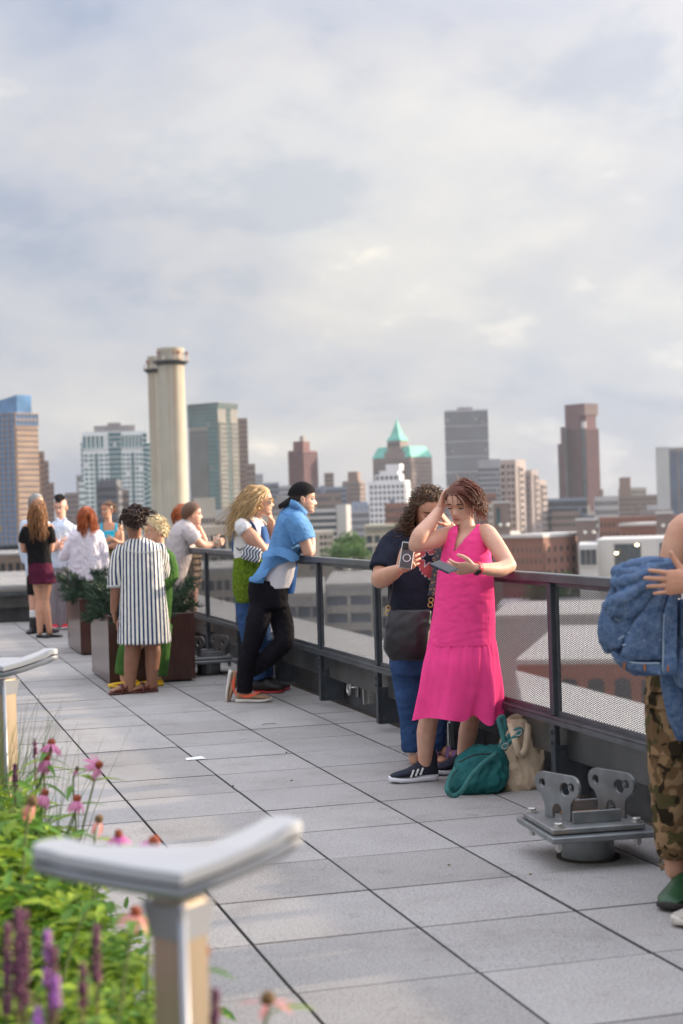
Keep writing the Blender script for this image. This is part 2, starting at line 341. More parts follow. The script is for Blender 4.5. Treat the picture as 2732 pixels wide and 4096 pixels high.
def lug_mesh(L,Hh,th):
    """flat plate outline with ears, round holes and a bottom slot, extruded (bmesh triangle fill of a holed outline)"""
    bm=bmesh.new(); x=L/2
    def arc(cx,cz,r,a0,a1,n): return [(cx+r*math.cos(a),cz+r*math.sin(a)) for a in np.linspace(a0,a1,n)]
    e=.048
    out=[(-x+.055,0),(-.030,0),(-.030,.03)]+arc(0,.035,.03,math.pi,0,7)[0:]+[(.030,.03),(.030,0),(x-.055,0),(x-.055,.05)]
    out+=arc(x-.045+.02,.075,.03,math.pi*1.15,math.pi*1.5,4)[:1]
    out+=arc(x-e*.9,Hh-e,e,-math.pi*.42,math.pi/2,9)+arc(-x+e*.9,Hh-e,e,math.pi/2,math.pi*1.42,9)+[(-x+.05,.07)]
    holes=[arc(x-e*.9,Hh-e,.020,0,2*math.pi,15)[:-1],arc(-x+e*.9,Hh-e,.020,0,2*math.pi,15)[:-1],arc(-x*.38,Hh*.68,.031,0,2*math.pi,19)[:-1]]
    edges=[]
    for loop in [out]+holes:
        vs=[bm.verts.new((p[0],0,p[1])) for p in loop]
        for i in range(len(vs)): edges.append(bm.edges.new((vs[i],vs[(i+1)%len(vs)])))
    bmesh.ops.triangle_fill(bm,use_beauty=True,use_dissolve=False,edges=edges)
    g=bmesh.ops.extrude_face_region(bm,geom=list(bm.faces)); bmesh.ops.translate(bm,vec=(0,th,0),verts=[q for q in g['geom'] if isinstance(q,bmesh.types.BMVert)])
    bmesh.ops.translate(bm,vec=(0,-th/2,0),verts=list(bm.verts)); bmesh.ops.recalc_face_normals(bm,faces=list(bm.faces))
    me=bpy.data.meshes.new('lug'); bm.to_mesh(me); bm.free(); me.materials.append(M_galv); return me
lug_me=lug_mesh(.27,.19,.014)
big_bolt=MB(); a=np.arange(6)*np.pi/3
def hexp(r,z): return np.stack([r*np.cos(a),r*np.sin(a),np.full(6,z)],1)
big_bolt.loft([hexp(.019,.003),hexp(.019,.017),hexp(.015,.020)]); big_bolt.cyl((0,0,-.0),(0,0,.004),.028,14); bb_me=big_bolt.mesh('bolt',M_steel)
nut=MB(); nut.loft([hexp(.018,-.034),hexp(.018,-.018)]).loft([hexp(.018,-.017),hexp(.018,-.001)]).cyl((0,0,-.045),(0,0,-.03),.010,10); nut_me=nut.mesh('nut',M_steel)
def davit_base(x,y,rz,label):
    t=thing('davit_base',(x,y,0),label,'davit base','galvanised davit bases by the railing',rz=rz,world=False); O=(0,0,0)
    m=MB(); n=28; an=np.linspace(0,2*np.pi,n,endpoint=False); c=np.stack([np.cos(an),np.sin(an),np.zeros(n)],1)
    m.loft([c*.112+V3(0,0,-.01),c*.112+V3(0,0,.115)]); m.build('pipe',M_galv,t,org=O,smooth=False); smooth_by_angle(t.children[0])
    m=MB().cyl((0,0,.001),(0,0,.006),.135,24); m.build('collar',M_rub,t,org=O)
    MB().bev((0,0,.128),(.47,.50,.026),.004).build('lower_plate',M_galv,t,org=O)
    MB().bev((-.02,0,.157),(.40,.42,.024),.004).build('upper_plate',M_rust,t,org=O)
    for sx in (-.115,.125):
        inst('lug',lug_me,t,(sx-.01,-.0,.170),rz=math.radians(113))
    [MB().bev((0,yy,.194),(.21,.012,.05),.002).build('cross_plate',M_galv,t,org=O) for yy in (-.125,.135)]
    MB().bb(-.085,.095,-.10,.11,.1705,.176).build('rusty_pad',mat('rust',(.32,.13,.04),.85,var=.35,vs=12),t,org=O)
    for sx in (-.185,.155):
        for sy in (-.18,.18): inst('bolt',bb_me,t,(sx,sy,.170)); inst('nut',nut_me,t,(sx,sy,.1145))
    return t
davit_base(2.83,6.30,math.radians(-5),'nearer galvanised steel davit base with two drilled lugs beside the camouflage trousers')
davit_base(2.92,15.05,math.radians(4),'farther galvanised steel davit base half hidden behind the near planter')
# ================================================================ city
GZ=-46.
M_glass=mat('tower_glass',(.06,.085,.11),.12,var=.35,vs=.06)
M_teal=mat('teal_glass',(.03,.155,.18),.14,var=.35,vs=.08)
M_blue=mat('blue_glass',(.09,.22,.42),.12,var=.35,vs=.08)
M_dkg=mat('dark_window',(.035,.045,.055),.2,var=.4,vs=.2)
def wallmat(n,c,v=.10): return mat(n,c,.85,var=v,vs=.12,detail=6)
def bld(nm,label,u0,uc,u1,vtop,d,ang,wm,faces,hid=18.,base=GZ,objs=(0,1),t=.45,extra=None):
    """box tower: left face spans pixels u0..uc, right face uc..u1; grid of piers and spandrels stands proud of the core, panes sit in the recesses"""
    p=at(uc,2048,d); top=at(uc,vtop,d)[2]
    brg=math.atan2(p[0],p[1]); a=math.radians(ang)
    wl=(uc-u0)*d/CF/math.cos(a); wr=(u1-uc)*d/CF/math.sin(a) if u1>uc+1 else hid
    th=thing(nm,(p[0],p[1],base),label,'building',rz=-brg-a,world=False)
    H=top-base; m=MB(); m.bb(-wl,0,0,wr,0,H)
    # faces: list of (face 0 left/1 right, f0,f1 horizontal span, z from top m, z to, cols, rows, pier frac, spandrel frac, glass material)
    wins=[]
    for (fc,f0,f1,zt,zb,nc,nr,pf,sf,gm) in faces:
        w=wl if fc==0 else wr; x0,x1=f0*w,f1*w; zhi,zlo=H-zt,H-zb; cw=(x1-x0)/nc; rh=(zhi-zlo)/nr
        def put(a0,a1,z0,z1,o0,o1):
            if fc==0: m.bb(-w+a0,-w+a1,-o1,-o0,z0,z1)
            else: m.bb(o0,o1,a0,a1,z0,z1)
        for k in range(nc+1):
            if pf>0: put(max(x0,x0+k*cw-cw*pf/2),min(x1,x0+k*cw+cw*pf/2),zlo,zhi,0,t)
        for k in range(nr+1):
            if sf>0: put(x0,x1,max(zlo,zlo+k*rh-rh*sf/2),min(zhi,zlo+k*rh+rh*sf/2),0,t-.03)
        wins.append((fc,w,x0,cw,zlo,rh,nc,nr,pf,sf,gm))
    m.build('wall',wm,th,org=(0,0,0))
    for (fc,w,x0,cw,zlo,rh,nc,nr,pf,sf,gm) in wins:
        ww,wh=cw*(1-pf),rh*(1-sf); one=fc in objs and nc*nr<=300
        pm=MB().box((0,0,0),(ww,.10,wh) if fc==0 else (.10,ww,wh)); me=pm.mesh('window',gm) if one else None; mm=MB()
        for i in range(nc):
            for j in range(nr):
                if random.random()<.015: continue
                xx=x0+(i+.5)*cw; z=zlo+(j+.5)*rh; loc=(-w+xx,-.06,z) if fc==0 else (.06,xx,z)
                if one: inst('window',me,th,loc)
                else: mm.box(loc,(ww,.10,wh) if fc==0 else (.10,ww,wh))
        if not one: o=mm.build('window_grid',gm,th,org=(0,0,0)); o['kind']='stuff'
    th['_wl']=wl; th['_wr']=wr; th['_H']=H
    return th
def roofbox(th,name,f0,f1,y0,y1,h0,h1,mt,prop=True):
    wl,wr,H=th['_wl'],th['_wr'],th['_H']
    return MB().bb(-wl+f0*wl,-wl+f1*wl,y0*wr,y1*wr,H+h0,H+h1).build(name,mt,th,org=(0,0,0))
px=lambda n,d:n*d/CF
Wbeige=wallmat('beige_brick',(.36,.26,.195)); Wwhite=wallmat('white_panel',(.72,.76,.76),.05); Wbrown=wallmat('brown_stone',(.24,.17,.14)); Wgrey=wallmat('grey_panel',(.36,.36,.38),.06)
Wcream=wallmat('cream_stone',(.46,.42,.36)); Wred=wallmat('dark_red_brick',(.15,.065,.065)); Wpink=wallmat('pale_pink_stone',(.42,.36,.34)); Wblu=wallmat('blue_grey_panel',(.20,.24,.31)); Wtaupe=wallmat('taupe_brick',(.23,.18,.165)); Wbrk=wallmat('project_brick',(.24,.115,.085))
Wgb=wallmat('grey_brown',(.27,.25,.25)); Wcop=mat('copper_green_roof',(.14,.47,.38),.7,var=.15,vs=.3); Wconc=wallmat('concrete_light',(.46,.46,.46),.06); Wroof=mat('white_roof_membrane',(.52,.51,.50),.8,var=.08,vs=.08,detail=6)
# 1 beige tower with blue glass top, far left
d=620; T=bld('residential_tower','tall tan tower with blue glass corner and slanted glass crown at far left',-120,70,160,1650,d,52,Wbeige,
 [(0,0,.45,10,58,6,24,.45,.5,M_blue),(0,.47,1.,.2,58,5,28,.10,.14,M_blue),(1,0,1,.2,5.2,6,2,.06,.2,M_blue),(1,0.02,.98,5.6,58,8,24,.40,.44,M_blue)],t=.5)
MB().add([(-T['_wl']*.9,2,T['_H']),(-1.,2,T['_H']),(-1.,9,T['_H']),(-T['_wl']*.9,9,T['_H']),(-T['_wl']*.9,2,T['_H']+3.4),(-1.,2,T['_H']+7),(-1.,9,T['_H']+7),(-T['_wl']*.9,9,T['_H']+3.4)],[(0,3,2,1),(4,5,6,7),(0,1,5,4),(1,2,6,5),(2,3,7,6),(3,0,4,7)]).build('glass_crown',M_blue,T,org=(0,0,0))
roofbox(T,'roof_drum',.30,.45,.2,.4,0,6.2,Wtaupe)
for (ua,ub,vt,dd,lab) in ((150,184,1805,640,'narrow stepped tan block hard against the tan tower'),(150,200,1843,650,'lower tan block stepping down from the tan tower'),(150,219,1930,660,'lowest tan block at the foot of the tan tower')):
    bld('apartment_block',lab,ua,ub,ub,vt,dd,0,Wtaupe,[(0,0,1,1.,30,5,13,.45,.5,M_glass)],hid=10)
# 2 white and teal stepped tower
d=760
T=bld('office_tower','white gridded office tower with a teal glass centre stripe left of the chimneys',341,596,596,1723,d,0,Wwhite,
 [(0,0,.40,1.5,8,6,1,.35,.12,M_teal),(0,.60,.93,1.5,8,6,1,.35,.12,M_teal),(0,.01,.17,10,56,2,21,.28,.46,M_teal),(0,.185,.235,10,56,1,21,.05,.12,M_teal),(0,.25,.40,10,56,2,21,.28,.46,M_teal),(0,.40,.60,0.3,56,5,24,.06,.14,M_teal),(0,.60,.73,10,56,2,21,.28,.46,M_teal),(0,.745,.795,10,56,1,21,.05,.12,M_teal),(0,.81,.93,10,56,2,21,.28,.46,M_teal),(0,.93,1.,1,56,1,24,.06,.2,M_teal)],hid=26,t=.5)
roofbox(T,'penthouse',.18,.82,.1,.9,0,3.0,Wgb); roofbox(T,'cooling_block',.39,.60,.3,.7,3.0,4.6,Wgb)
bld('office_wing','teal glass shoulder stepping down left of the white gridded tower',331,345,345,1765,d+3,0,Wwhite,[(0,0,1,.3,50,1,20,.06,.2,M_teal)],hid=12)
bld('office_wing','lower white wing at left foot of the white gridded tower',318,345,345,1930,d-8,0,Wwhite,[(0,0,1,.3,36,3,12,.3,.46,M_teal)],hid=7)
bld('office_wing','teal glass shoulder right of the white gridded tower against the chimneys',594,624,624,1766,d+4,0,Wwhite,[(0,0,1,.3,50,2,20,.06,.2,M_teal)],hid=12)
bld('low_tower','dark grey slab building in front of the white gridded tower',392,470,487,1918,560,25,wallmat('dark_grey',(.13,.135,.155)),[(0,0,1,2,26,8,9,.35,.5,M_dkg),(1,0,1,2,26,3,9,.4,.5,M_dkg)])
bld('low_tower','brownish low block right of the dark grey slab',470,517,517,1958,570,0,Wtaupe,[(0,0,1,1,24,5,8,.4,.5,M_dkg)],hid=10)
bld('low_tower','grey low block in the gap right of the tan tower',262,322,322,1970,900,0,Wtaupe,[(0,0,1,1,24,7,8,.45,.5,M_dkg)],hid=10)
bld('low_tower','taller grey-brown block behind the gap beside the white gridded tower',310,330,330,1900,980,0,Wgb,[(0,0,1,1,34,3,12,.4,.5,M_dkg)],hid=10)
# 3 chimneys
def stain(t,v,out,b):
    sx=nd(t,'ShaderNodeSeparateXYZ'); ln(t,v,sx.inputs[0])
    mp=nd(t,'ShaderNodeMapping'); mp.inputs['Scale'].default_value=(1.2,1.2,.035); ln(t,v,mp.inputs[0])
    n=nd(t,'ShaderNodeTexNoise'); n.inputs['Scale'].default_value=1.; n.inputs['Detail'].default_value=5; ln(t,mp.outputs[0],n.inputs['Vector'])
    top=nd(t,'ShaderNodeMapRange'); top.inputs[1].default_value=40; top.inputs[2].default_value=71; top.inputs[3].default_value=.1; top.inputs[4].default_value=1.; ln(t,sx.outputs[2],top.inputs[0])
    f=mth(t,'MULTIPLY',ramp(t,n.outputs[0],[(.42,(0,0,0)),(.68,(.75,.75,.75))],'LINEAR'),top.outputs[0])
    return cmix(t,f,out,(.33,.21,.12))
M_chim=mat('chimney_concrete',(.46,.44,.36),.85,var=.06,vs=.3,extra=stain)
M_blk=mat('black_steel',(.04,.04,.045),.5,metal=.3,var=.1)
def chimney(uc,vt,r_top,r_bot,d,label,vp):
    p=at(uc,2048,d); zt=at(uc,vt,d)[2]; H=zt-GZ; t=thing('chimney_stack',(p[0],p[1],GZ),label,'chimney','twin chimney stacks',world=False)
    n=40; a=np.linspace(0,2*np.pi,n,endpoint=False); c=np.stack([np.cos(a),np.sin(a),0*a],1)
    m=MB(); hs=np.linspace(0,1,12); m.loft([c*(r_bot+(r_top-r_bot)*h)+V3(0,0,H*h) for h in hs]); m.loft([c*(r_top*1.04)+V3(0,0,H-.9),c*(r_top*1.04)+V3(0,0,H+.05)],cap=False)
    m.loft([c*(r_top*.8)+V3(0,0,H+.02),c*(r_top*.8)+V3(0,0,H+.06)])
    smooth_by_angle(m.build('stack',M_chim,t,org=(0,0,0)))
    zp=at(uc,vp,d)[2]-GZ; R=r_top+.95
    m=MB(); m.loft([c*R+V3(0,0,zp),c*R+V3(0,0,zp+.22)]); m.loft([c*(r_top+.05)+V3(0,0,zp-.7),c*R+V3(0,0,zp-.02)],cap=False); m.build('platform',M_blk,t,org=(0,0,0))
    m=MB()
    for z in (.55,1.1): torus(m,V3(0,0,zp+z),R-.05,.045,V3(1,0,0),V3(0,1,0),36,5)
    for q in a[::2]: m.cyl(V3(np.cos(q)*(R-.05),np.sin(q)*(R-.05),zp+.1),V3(np.cos(q)*(R-.05),np.sin(q)*(R-.05),zp+1.12),.045,5)
    m.build('guard_rail',M_gbox,t,org=(0,0,0))
    for q in (-2.6,-1.25,-.35): 
        m=MB(); c0=V3(np.cos(q)*(R-.3),np.sin(q)*(R-.3),zp+.2); m.cyl(c0,c0+V3(0,0,1.3),.16,8); m.ball(c0+V3(0,0,1.6),.36,8,6); m.build('beacon',mat('beacon_red',(.25,.07,.05),.5),t,org=(0,0,0))
chimney(701,1395,px(52,330),px(55,330),330,'nearer and taller of the two cream chimney stacks',1449)
chimney(644,1428,px(36,358),px(41,358),358,'farther cream chimney stack half hidden behind the taller one',1481)
# 4 green-brown tower right of chimneys
d=820
T=bld('office_tower','broad brown and teal glass tower right of the chimneys',762,885,963,1608,d,38,wallmat('tan_panel',(.25,.245,.225)),
 [(0,0,1,.3,12,14,6,.10,.2,M_teal),(0,0.02,.62,14,62,9,20,.34,.06,M_glass),(0,.64,.98,12,62,5,22,.06,.16,M_teal),(1,0,1,.3,3,8,2,.1,.2,M_teal),(1,.02,.40,10,62,5,22,.42,.36,M_teal),(1,.42,.60,3,62,2,26,.05,.2,M_teal),(1,.62,.98,10,62,5,22,.42,.36,M_teal)],t=.4,objs=(1,))
bld('brown_tower','dark brown slab just right of the brown and teal tower',955,1000,1000,1672,d+60,0,Wbrown,[(0,0,1,1,60,4,22,.5,.45,M_dkg)],hid=12)
bld('brown_tower','lower brown block right of the brown and teal tower',990,1026,1026,1855,d+40,0,Wtaupe,[(0,0,1,1,40,4,13,.5,.45,M_dkg)],hid=12)
bld('far_block','pale far block behind the blond woman',1020,1056,1056,1895,1300,0,Wgrey,[(0,0,1,1,40,5,13,.45,.5,M_glass)],hid=12)
# 5 brown and grey tower
d=1000
T=bld('residential_tower','red-brown and grey apartment tower above the man in the cap',1160,1218,1276,1801,d,30,Wred,[(0,0,1,1,44,8,18,.45,.42,M_dkg),(1,0,1,1,44,8,18,.3,.38,M_glass)],objs=())
roofbox(T,'penthouse',.3,1.,.05,.5,0,5.7,Wred); roofbox(T,'water_tank',.72,.95,.1,.3,5.7,9,Wgb)
bld('far_block','blue-grey slab behind the blond woman and the man in the cap',1057,1118,1118,1930,900,0,Wblu,[(0,0,1,1,30,9,10,.2,.4,M_glass)],hid=12)
bld('far_block','low grey block left of the man in the cap',1118,1170,1170,1942,950,0,Wgrey,[(0,0,1,1,30,7,10,.4,.4,M_glass)],hid=12)
bld('far_block','narrow brown block with flat top right of the red-brown tower',1301,1339,1339,1891,1100,0,Wbrown,[(0,0,1,1,30,4,10,.4,.5,M_dkg)],hid=12)
bld('far_block','striped blue-grey office slab right of the cap',1264,1387,1387,1946,900,0,Wblu,[(0,0,1,1,30,12,10,.15,.42,M_glass)],hid=12)
T=bld('far_block','tan block with a smaller box on its roof left of the white building',1373,1440,1462,1923,950,25,Wtaupe,[(0,0,1,1,34,8,12,.45,.5,M_dkg),(1,0,1,1,34,3,12,.45,.5,M_dkg)],objs=()); roofbox(T,'penthouse',.3,.9,.1,.6,0,5.5,Wbrown)
# 7 green copper roof
d=1150
T=bld('courthouse_tower','brown tower with green copper roof and pointed spire',1495,1650,1735,1827,d,32,Wtaupe,[(0,0.02,.98,3,52,12,16,.55,.30,M_dkg),(1,.02,.98,3,52,8,16,.55,.30,M_dkg)],objs=())
wl,wr,H=T['_wl'],T['_wr'],T['_H']; r=8.
m=MB(); m.add([(-wl-.5,-.5,H),(.5,-.5,H),(.5,wr+.5,H),(-wl-.5,wr+.5,H),(-wl+3,3,H+r),(-3,3,H+r),(-3,wr-3,H+r),(-wl+3,wr-3,H+r)],[(0,1,5,4),(1,2,6,5),(2,3,7,6),(3,0,4,7),(4,5,6,7)]); m.build('copper_roof',Wcop,T,org=(0,0,0))
cx_=-wl*.42; m=MB(); m.bb(cx_-5.6,cx_+5.6,-.8,9.5,H-2,H+12); m.bb(cx_-8.5,cx_+8.5,-.6,6,H-2,H+4); m.build('gable_tower',Wtaupe,T,org=(0,0,0))
for q in (-3.4,0,3.4): MB().bb(cx_+q-.9,cx_+q+.9,-.95,-.82,H+8,H+10.5).build('tower_window',M_dkg,T,org=(0,0,0))
m=MB(); z=H+12; y0,y1=-1.3,10.; xa,xb=cx_-6.2,cx_+6.2; ym=(y0+y1)/2
m.loft([[(xa,y0,z),(xb,y0,z),(xb,y1,z),(xa,y1,z)],[(cx_-3.6,ym-3.4,z+4),(cx_+3.6,ym-3.4,z+4),(cx_+3.6,ym+3.4,z+4),(cx_-3.6,ym+3.4,z+4)],[(cx_-.5,ym-.5,z+14),(cx_+.5,ym-.5,z+14),(cx_+.5,ym+.5,z+14),(cx_-.5,ym+.5,z+14)],[(cx_-.1,ym-.1,z+17),(cx_+.1,ym-.1,z+17),(cx_+.1,ym+.1,z+17),(cx_-.1,ym+.1,z+17)]]); m.build('spire',Wcop,T,org=(0,0,0))
# 8 white building with square windows
d=640
T=bld('white_apartment_house','bright white stepped building with small square windows in front of the green roof',1476,1624,1643,1921,d,20,mat('white_brick',(.78,.79,.80),.8,var=.04,vs=.2),[(0,.02,.98,1.2,31,8,13,.42,.45,M_dkg),(1,.1,.9,1.2,31,3,13,.5,.5,M_dkg)],t=.4)
for (f0,f1,h0,h1,nm) in ((.18,.86,0,2.6,'upper_floor'),(.30,.80,2.6,4.2,'upper_floor'),(.48,.86,4.2,6.6,'stair_tower')): roofbox(T,nm,f0,f1,.05,.8,h0,h1,MATS['white_brick'])
for k in range(5):
    MB().bb(-T['_wl']*(.78-.125*k),-T['_wl']*(.78-.125*k)+1.0,.0,.12,T['_H']+.5,T['_H']+1.9).build('upper_window',M_dkg,T,org=(0,0,0))
T=bld('office_block','white and grey banded office block right of the man in the cap',1225,1345,1345,2034,470,0,Wconc,[(0,0,1,.6,18,1,9,0,.42,M_glass)],hid=16); 
bld('stair_tower','pale windowless slab at the right end of the banded office block',1345,1385,1404,2018,468,35,Wconc,[],hid=10)
T=bld('old_hotel','grey mansard roofed block left of the white building',1400,1478,1478,2040,560,0,Wgrey,[(0,0,1,.6,18,7,7,.4,.4,M_dkg)],hid=14)
m=MB(); wl,wr,H=T['_wl'],T['_wr'],T['_H']; m.loft([[(-wl,0,H),(0,0,H),(0,wr,H),(-wl,wr,H)],[(-wl+.8,1.6,H+3),(-.8,1.6,H+3),(-.8,wr-2,H+3),(-wl+.8,wr-2,H+3)]]); m.build('mansard_roof',Wblu,T,org=(0,0,0))
for k in range(4): m=MB(); m.bb(-wl+.8+k*1.75,-wl+1.7+k*1.75,.2,1.6,H+.2,H+1.8); m.build('dormer',Wgrey,T,org=(0,0,0))
bld('loft_building','small cream block with square windows below the banded office',1250,1330,1330,2124,330,0,Wcream,[(0,.3,.7,.5,6,2,4,.3,.4,M_dkg),(0,.72,.98,.5,6,2,4,.45,.45,M_dkg)],hid=12)
bld('loft_building','cream loft building with large paned windows behind the woman with curly hair',1456,1620,1620,2095,390,0,mat('cream_paint',(.50,.46,.36),.8,var=.06,vs=.3),[(0,.02,.98,.5,1.6,14,1,.4,.1,M_glass),(0,.02,.98,2.2,13,5,4,.22,.30,M_glass)],hid=14)
bld('low_block','cream low block behind the leaning man in the striped shirt',776,862,862,1990,430,0,Wcream,[(0,0,1,5,12,6,3,.3,.4,M_glass)],hid=14)
bld('low_block','white low warehouse behind the blond woman',862,1010,1010,2035,400,0,Wconc,[(0,0,1,2,9,7,2,.2,.5,M_glass)],hid=14)
bld('low_block','pale garage with dark openings behind the railing glass of the blond woman',800,1010,1010,2100,300,0,Wcream,[(0,0,1,1,9,6,2,.25,.35,M_dkg)],hid=14)
bld('low_block','grey low block between the blond woman and the banded office',1010,1235,1235,2060,430,0,Wcream,[(0,0,1,1,12,14,4,.35,.4,M_dkg)],hid=14)
# 11 grey banded tower
d=1050
T=bld('office_tower','tall grey office tower with white bands above the woman in pink',1789,1963,1963,1636,d,0,wallmat('grey_fin',(.42,.42,.44),.05),[(0,0,1,1+10.*k,9.6+10.*k,20,4,.30,.10,M_glass) for k in range(7)],hid=25,objs=(),t=.6)
roofbox(T,'plant_room',.3,.65,.2,.7,0,2.,Wgb)
T=bld('apartment_tower','pale grey flat block right of the grey banded tower',1917,2009,2009,1835,800,0,Wgrey,[(0,0,1,4,40,14,14,.3,.35,M_glass)],hid=16,objs=())
T=bld('apartment_tower','cream stepped apartment tower with dark balconies right of the woman in pink',2005,2068,2108,1838,700,35,Wpink,[(0,.05,.35,1.5,36,1,12,.3,.4,M_dkg),(0,.45,.95,1.5,36,2,12,.35,.4,M_dkg),(1,.3,.7,3,36,1,12,.3,.45,M_dkg)])
bld('apartment_tower','middle step of the cream stepped apartment tower',2088,2130,2156,1880,706,40,Wpink,[(0,.1,.9,2,32,3,11,.55,.6,M_dkg),(1,.5,1,2,32,2,11,.4,.5,M_dkg)])
bld('apartment_tower','lowest step of the cream stepped apartment tower with dark balcony stripes',2140,2160,2190,1919,712,40,Wpink,[(1,.3,.95,2,30,2,10,.3,.5,M_dkg)])
# 13 dark red tower
d=1200
R1=wallmat('oxblood_panel',(.12,.05,.06)); R2=wallmat('brown_fin',(.21,.15,.145))
T=bld('residential_tower','tall dark red tower with a notch cut below its crown on the right',2271,2350,2404,1712,d,40,R1,[(0,0,.82,.5,70,9,26,.35,.45,M_dkg),(0,.84,1.,.5,70,2,26,.1,.15,M_teal),(1,.02,.98,1,70,10,26,.5,.12,M_dkg)],objs=())
H=T['_H']; wl,wr=T['_wl'],T['_wr']; m=MB(); m.bb(-wl,-.25*wl,0,wr,H,H+18.5); m.bb(-.25*wl,-.5,2,wr*.86,H,H+9.5); m.bb(-.25*wl,0,0,wr,H+9.5,H+18.5); m.build('crown',R1,T,org=(0,0,0))
m=MB()
for k in range(11): m.bb(.02,.35,wr*k/11.,wr*k/11.+1.0,H+10,H+18.4)
m.build('crown_fins',R2,T,org=(0,0,0)); MB().bb(-.2*wl,-.3,.4,1.9,H,H+5).build('terrace_screen',Wconc,T,org=(0,0,0))
bld('residential_tower','left shoulder of the dark red tower one step lower',2252,2275,2275,1707,d+4,0,R1,[(0,0,.75,.5,60,3,22,.35,.45,M_dkg),(0,.75,1,.5,60,1,22,.1,.2,M_teal)],hid=9,objs=())
bld('residential_tower','lowest left shoulder of the dark red tower',2239,2262,2262,1775,d+8,0,R1,[(0,0,.7,.5,50,3,18,.35,.45,M_dkg),(0,.7,1,.5,50,1,18,.1,.2,M_teal)],hid=9,objs=())
T=bld('brick_slab','long low brown apartment slab right of the dark red tower',2414,2640,2640,1978,900,0,Wtaupe,[(0,0,1,1,26,22,9,.5,.5,M_dkg)],hid=14,objs=()); roofbox(T,'lift_tower',.305,.50,.1,.6,0,10.2,Wbrown)
bld('office_tower','pale grey tower with a dark vertical slot at the right edge of the picture',2631,2684,2684,1787,760,0,Wconc,[(0,.04,.96,2,44,1,1,.9,.9,Wconc)],hid=16,objs=())
bld('office_tower','finned grey tower face cut by the right edge of the picture',2682,2800,2800,1787,764,0,Wgb,[(0,0,1,.5,46,14,1,.4,.05,M_blue)],hid=16,objs=())
bld('low_block','dark blue glass block at the foot of the dark red tower',2184,2350,2350,1990,720,0,Wblu,[(0,0,1,1,20,14,6,.1,.2,M_dkg)],hid=14,objs=())
bld('low_block','dark low block right of the dark red tower foot',2330,2470,2470,2060,640,0,wallmat('slate',(.10,.12,.15)),[(0,0,1,1,16,10,4,.2,.3,M_dkg)],hid=14,objs=())
bld('low_block','purple-grey rows of housing far behind the white modern building',2400,2760,2760,2060,520,0,Wbrk,[(0,0,1,1,16,22,5,.55,.55,M_dkg)],hid=14,objs=())
# brick housing blocks with pale parapets
d=360
for (u0,uc,u1,vt,dd,ang,lab) in ((2000,2170,2385,2150,350,30,'brown brick housing block with pale roof edge right of the woman in pink'),(1880,1990,2075,2140,390,30,'brown brick housing block behind the shoulder of the woman in pink'),(2480,2700,2790,2100,400,18,'brown brick housing block with pale roof edge at far right')):
    T=bld('brick_housing',lab,u0,uc,u1,vt,dd,ang,Wbrk,[(0,0.02,.98,1.4,14,9,5,.62,.55,M_dkg),(1,.02,.98,1.4,14,8,5,.62,.55,M_dkg)],t=.2); roofbox(T,'roof_edge',-.02,1.02,-.02,1.02,0,.7,Wroof)
for (u0,u1,vt,lab) in ((2305,2384,2082,'small brown rooftop hut with two round lamps on the brick housing'),(1973,2039,2012,'brown brick lift tower with green glass strip behind the woman in pink'),(2625,2690,2055,'small brown rooftop hut at far right')):
    T=bld('rooftop_hut',lab,u0,u1,u1,vt,356,0,Wtaupe,[(0,.2,.4,.8,5.,1,1,.1,.1,M_teal)] if vt==2012 else [],hid=5); roofbox(T,'roof_edge',-.05,1.05,-.05,1.05,0,.5,Wroof)
    for q in (.42,.85): 
        m=MB(); m.ball((-T['_wl']*(1-q),-.3,T['_H']-(4.8 if vt<2050 else 2.6)),.42,10,7); m.build('lamp',mat('lamp_globe',(.9,.88,.8),.4,var=0),T,org=(0,0,0))
fill_mats=[(Wcream,'cream'),(Wgrey,'grey'),(Wtaupe,'brown'),(Wblu,'blue-grey'),(Wconc,'pale concrete'),(Wgb,'dark grey'),(Wbrk,'red brick')]; frg=random.Random(11); nth='first second third fourth fifth sixth seventh eighth ninth tenth eleventh twelfth thirteenth fourteenth fifteenth sixteenth seventeenth eighteenth nineteenth twentieth'.split()
for k in range(20):
    u0=1010+k*86+frg.uniform(-15,15); wd=frg.uniform(70,130); dd=frg.uniform(560,1150); vt=frg.uniform(1945,2050) if u0<2000 or frg.random()<.5 else frg.uniform(2000,2075); fm,fn=frg.choice(fill_mats)
    T=bld('low_rise_block','%s low-rise block, %s from the left in the middle-distance row'%(fn,nth[k]),u0,u0+wd,u0+wd,vt,dd,0,fm,[(0,.03,.97,1.,14,max(4,int(wd/13)),4,.42,.45,frg.choice([M_dkg,M_glass]))],hid=12,objs=()); T['group']='low-rise blocks of the middle distance'
    if frg.random()<.7: roofbox(T,'plant_room',.2,.2+frg.uniform(.15,.4),.2,.6,0,frg.uniform(1.5,4),frg.choice(fill_mats)[0])
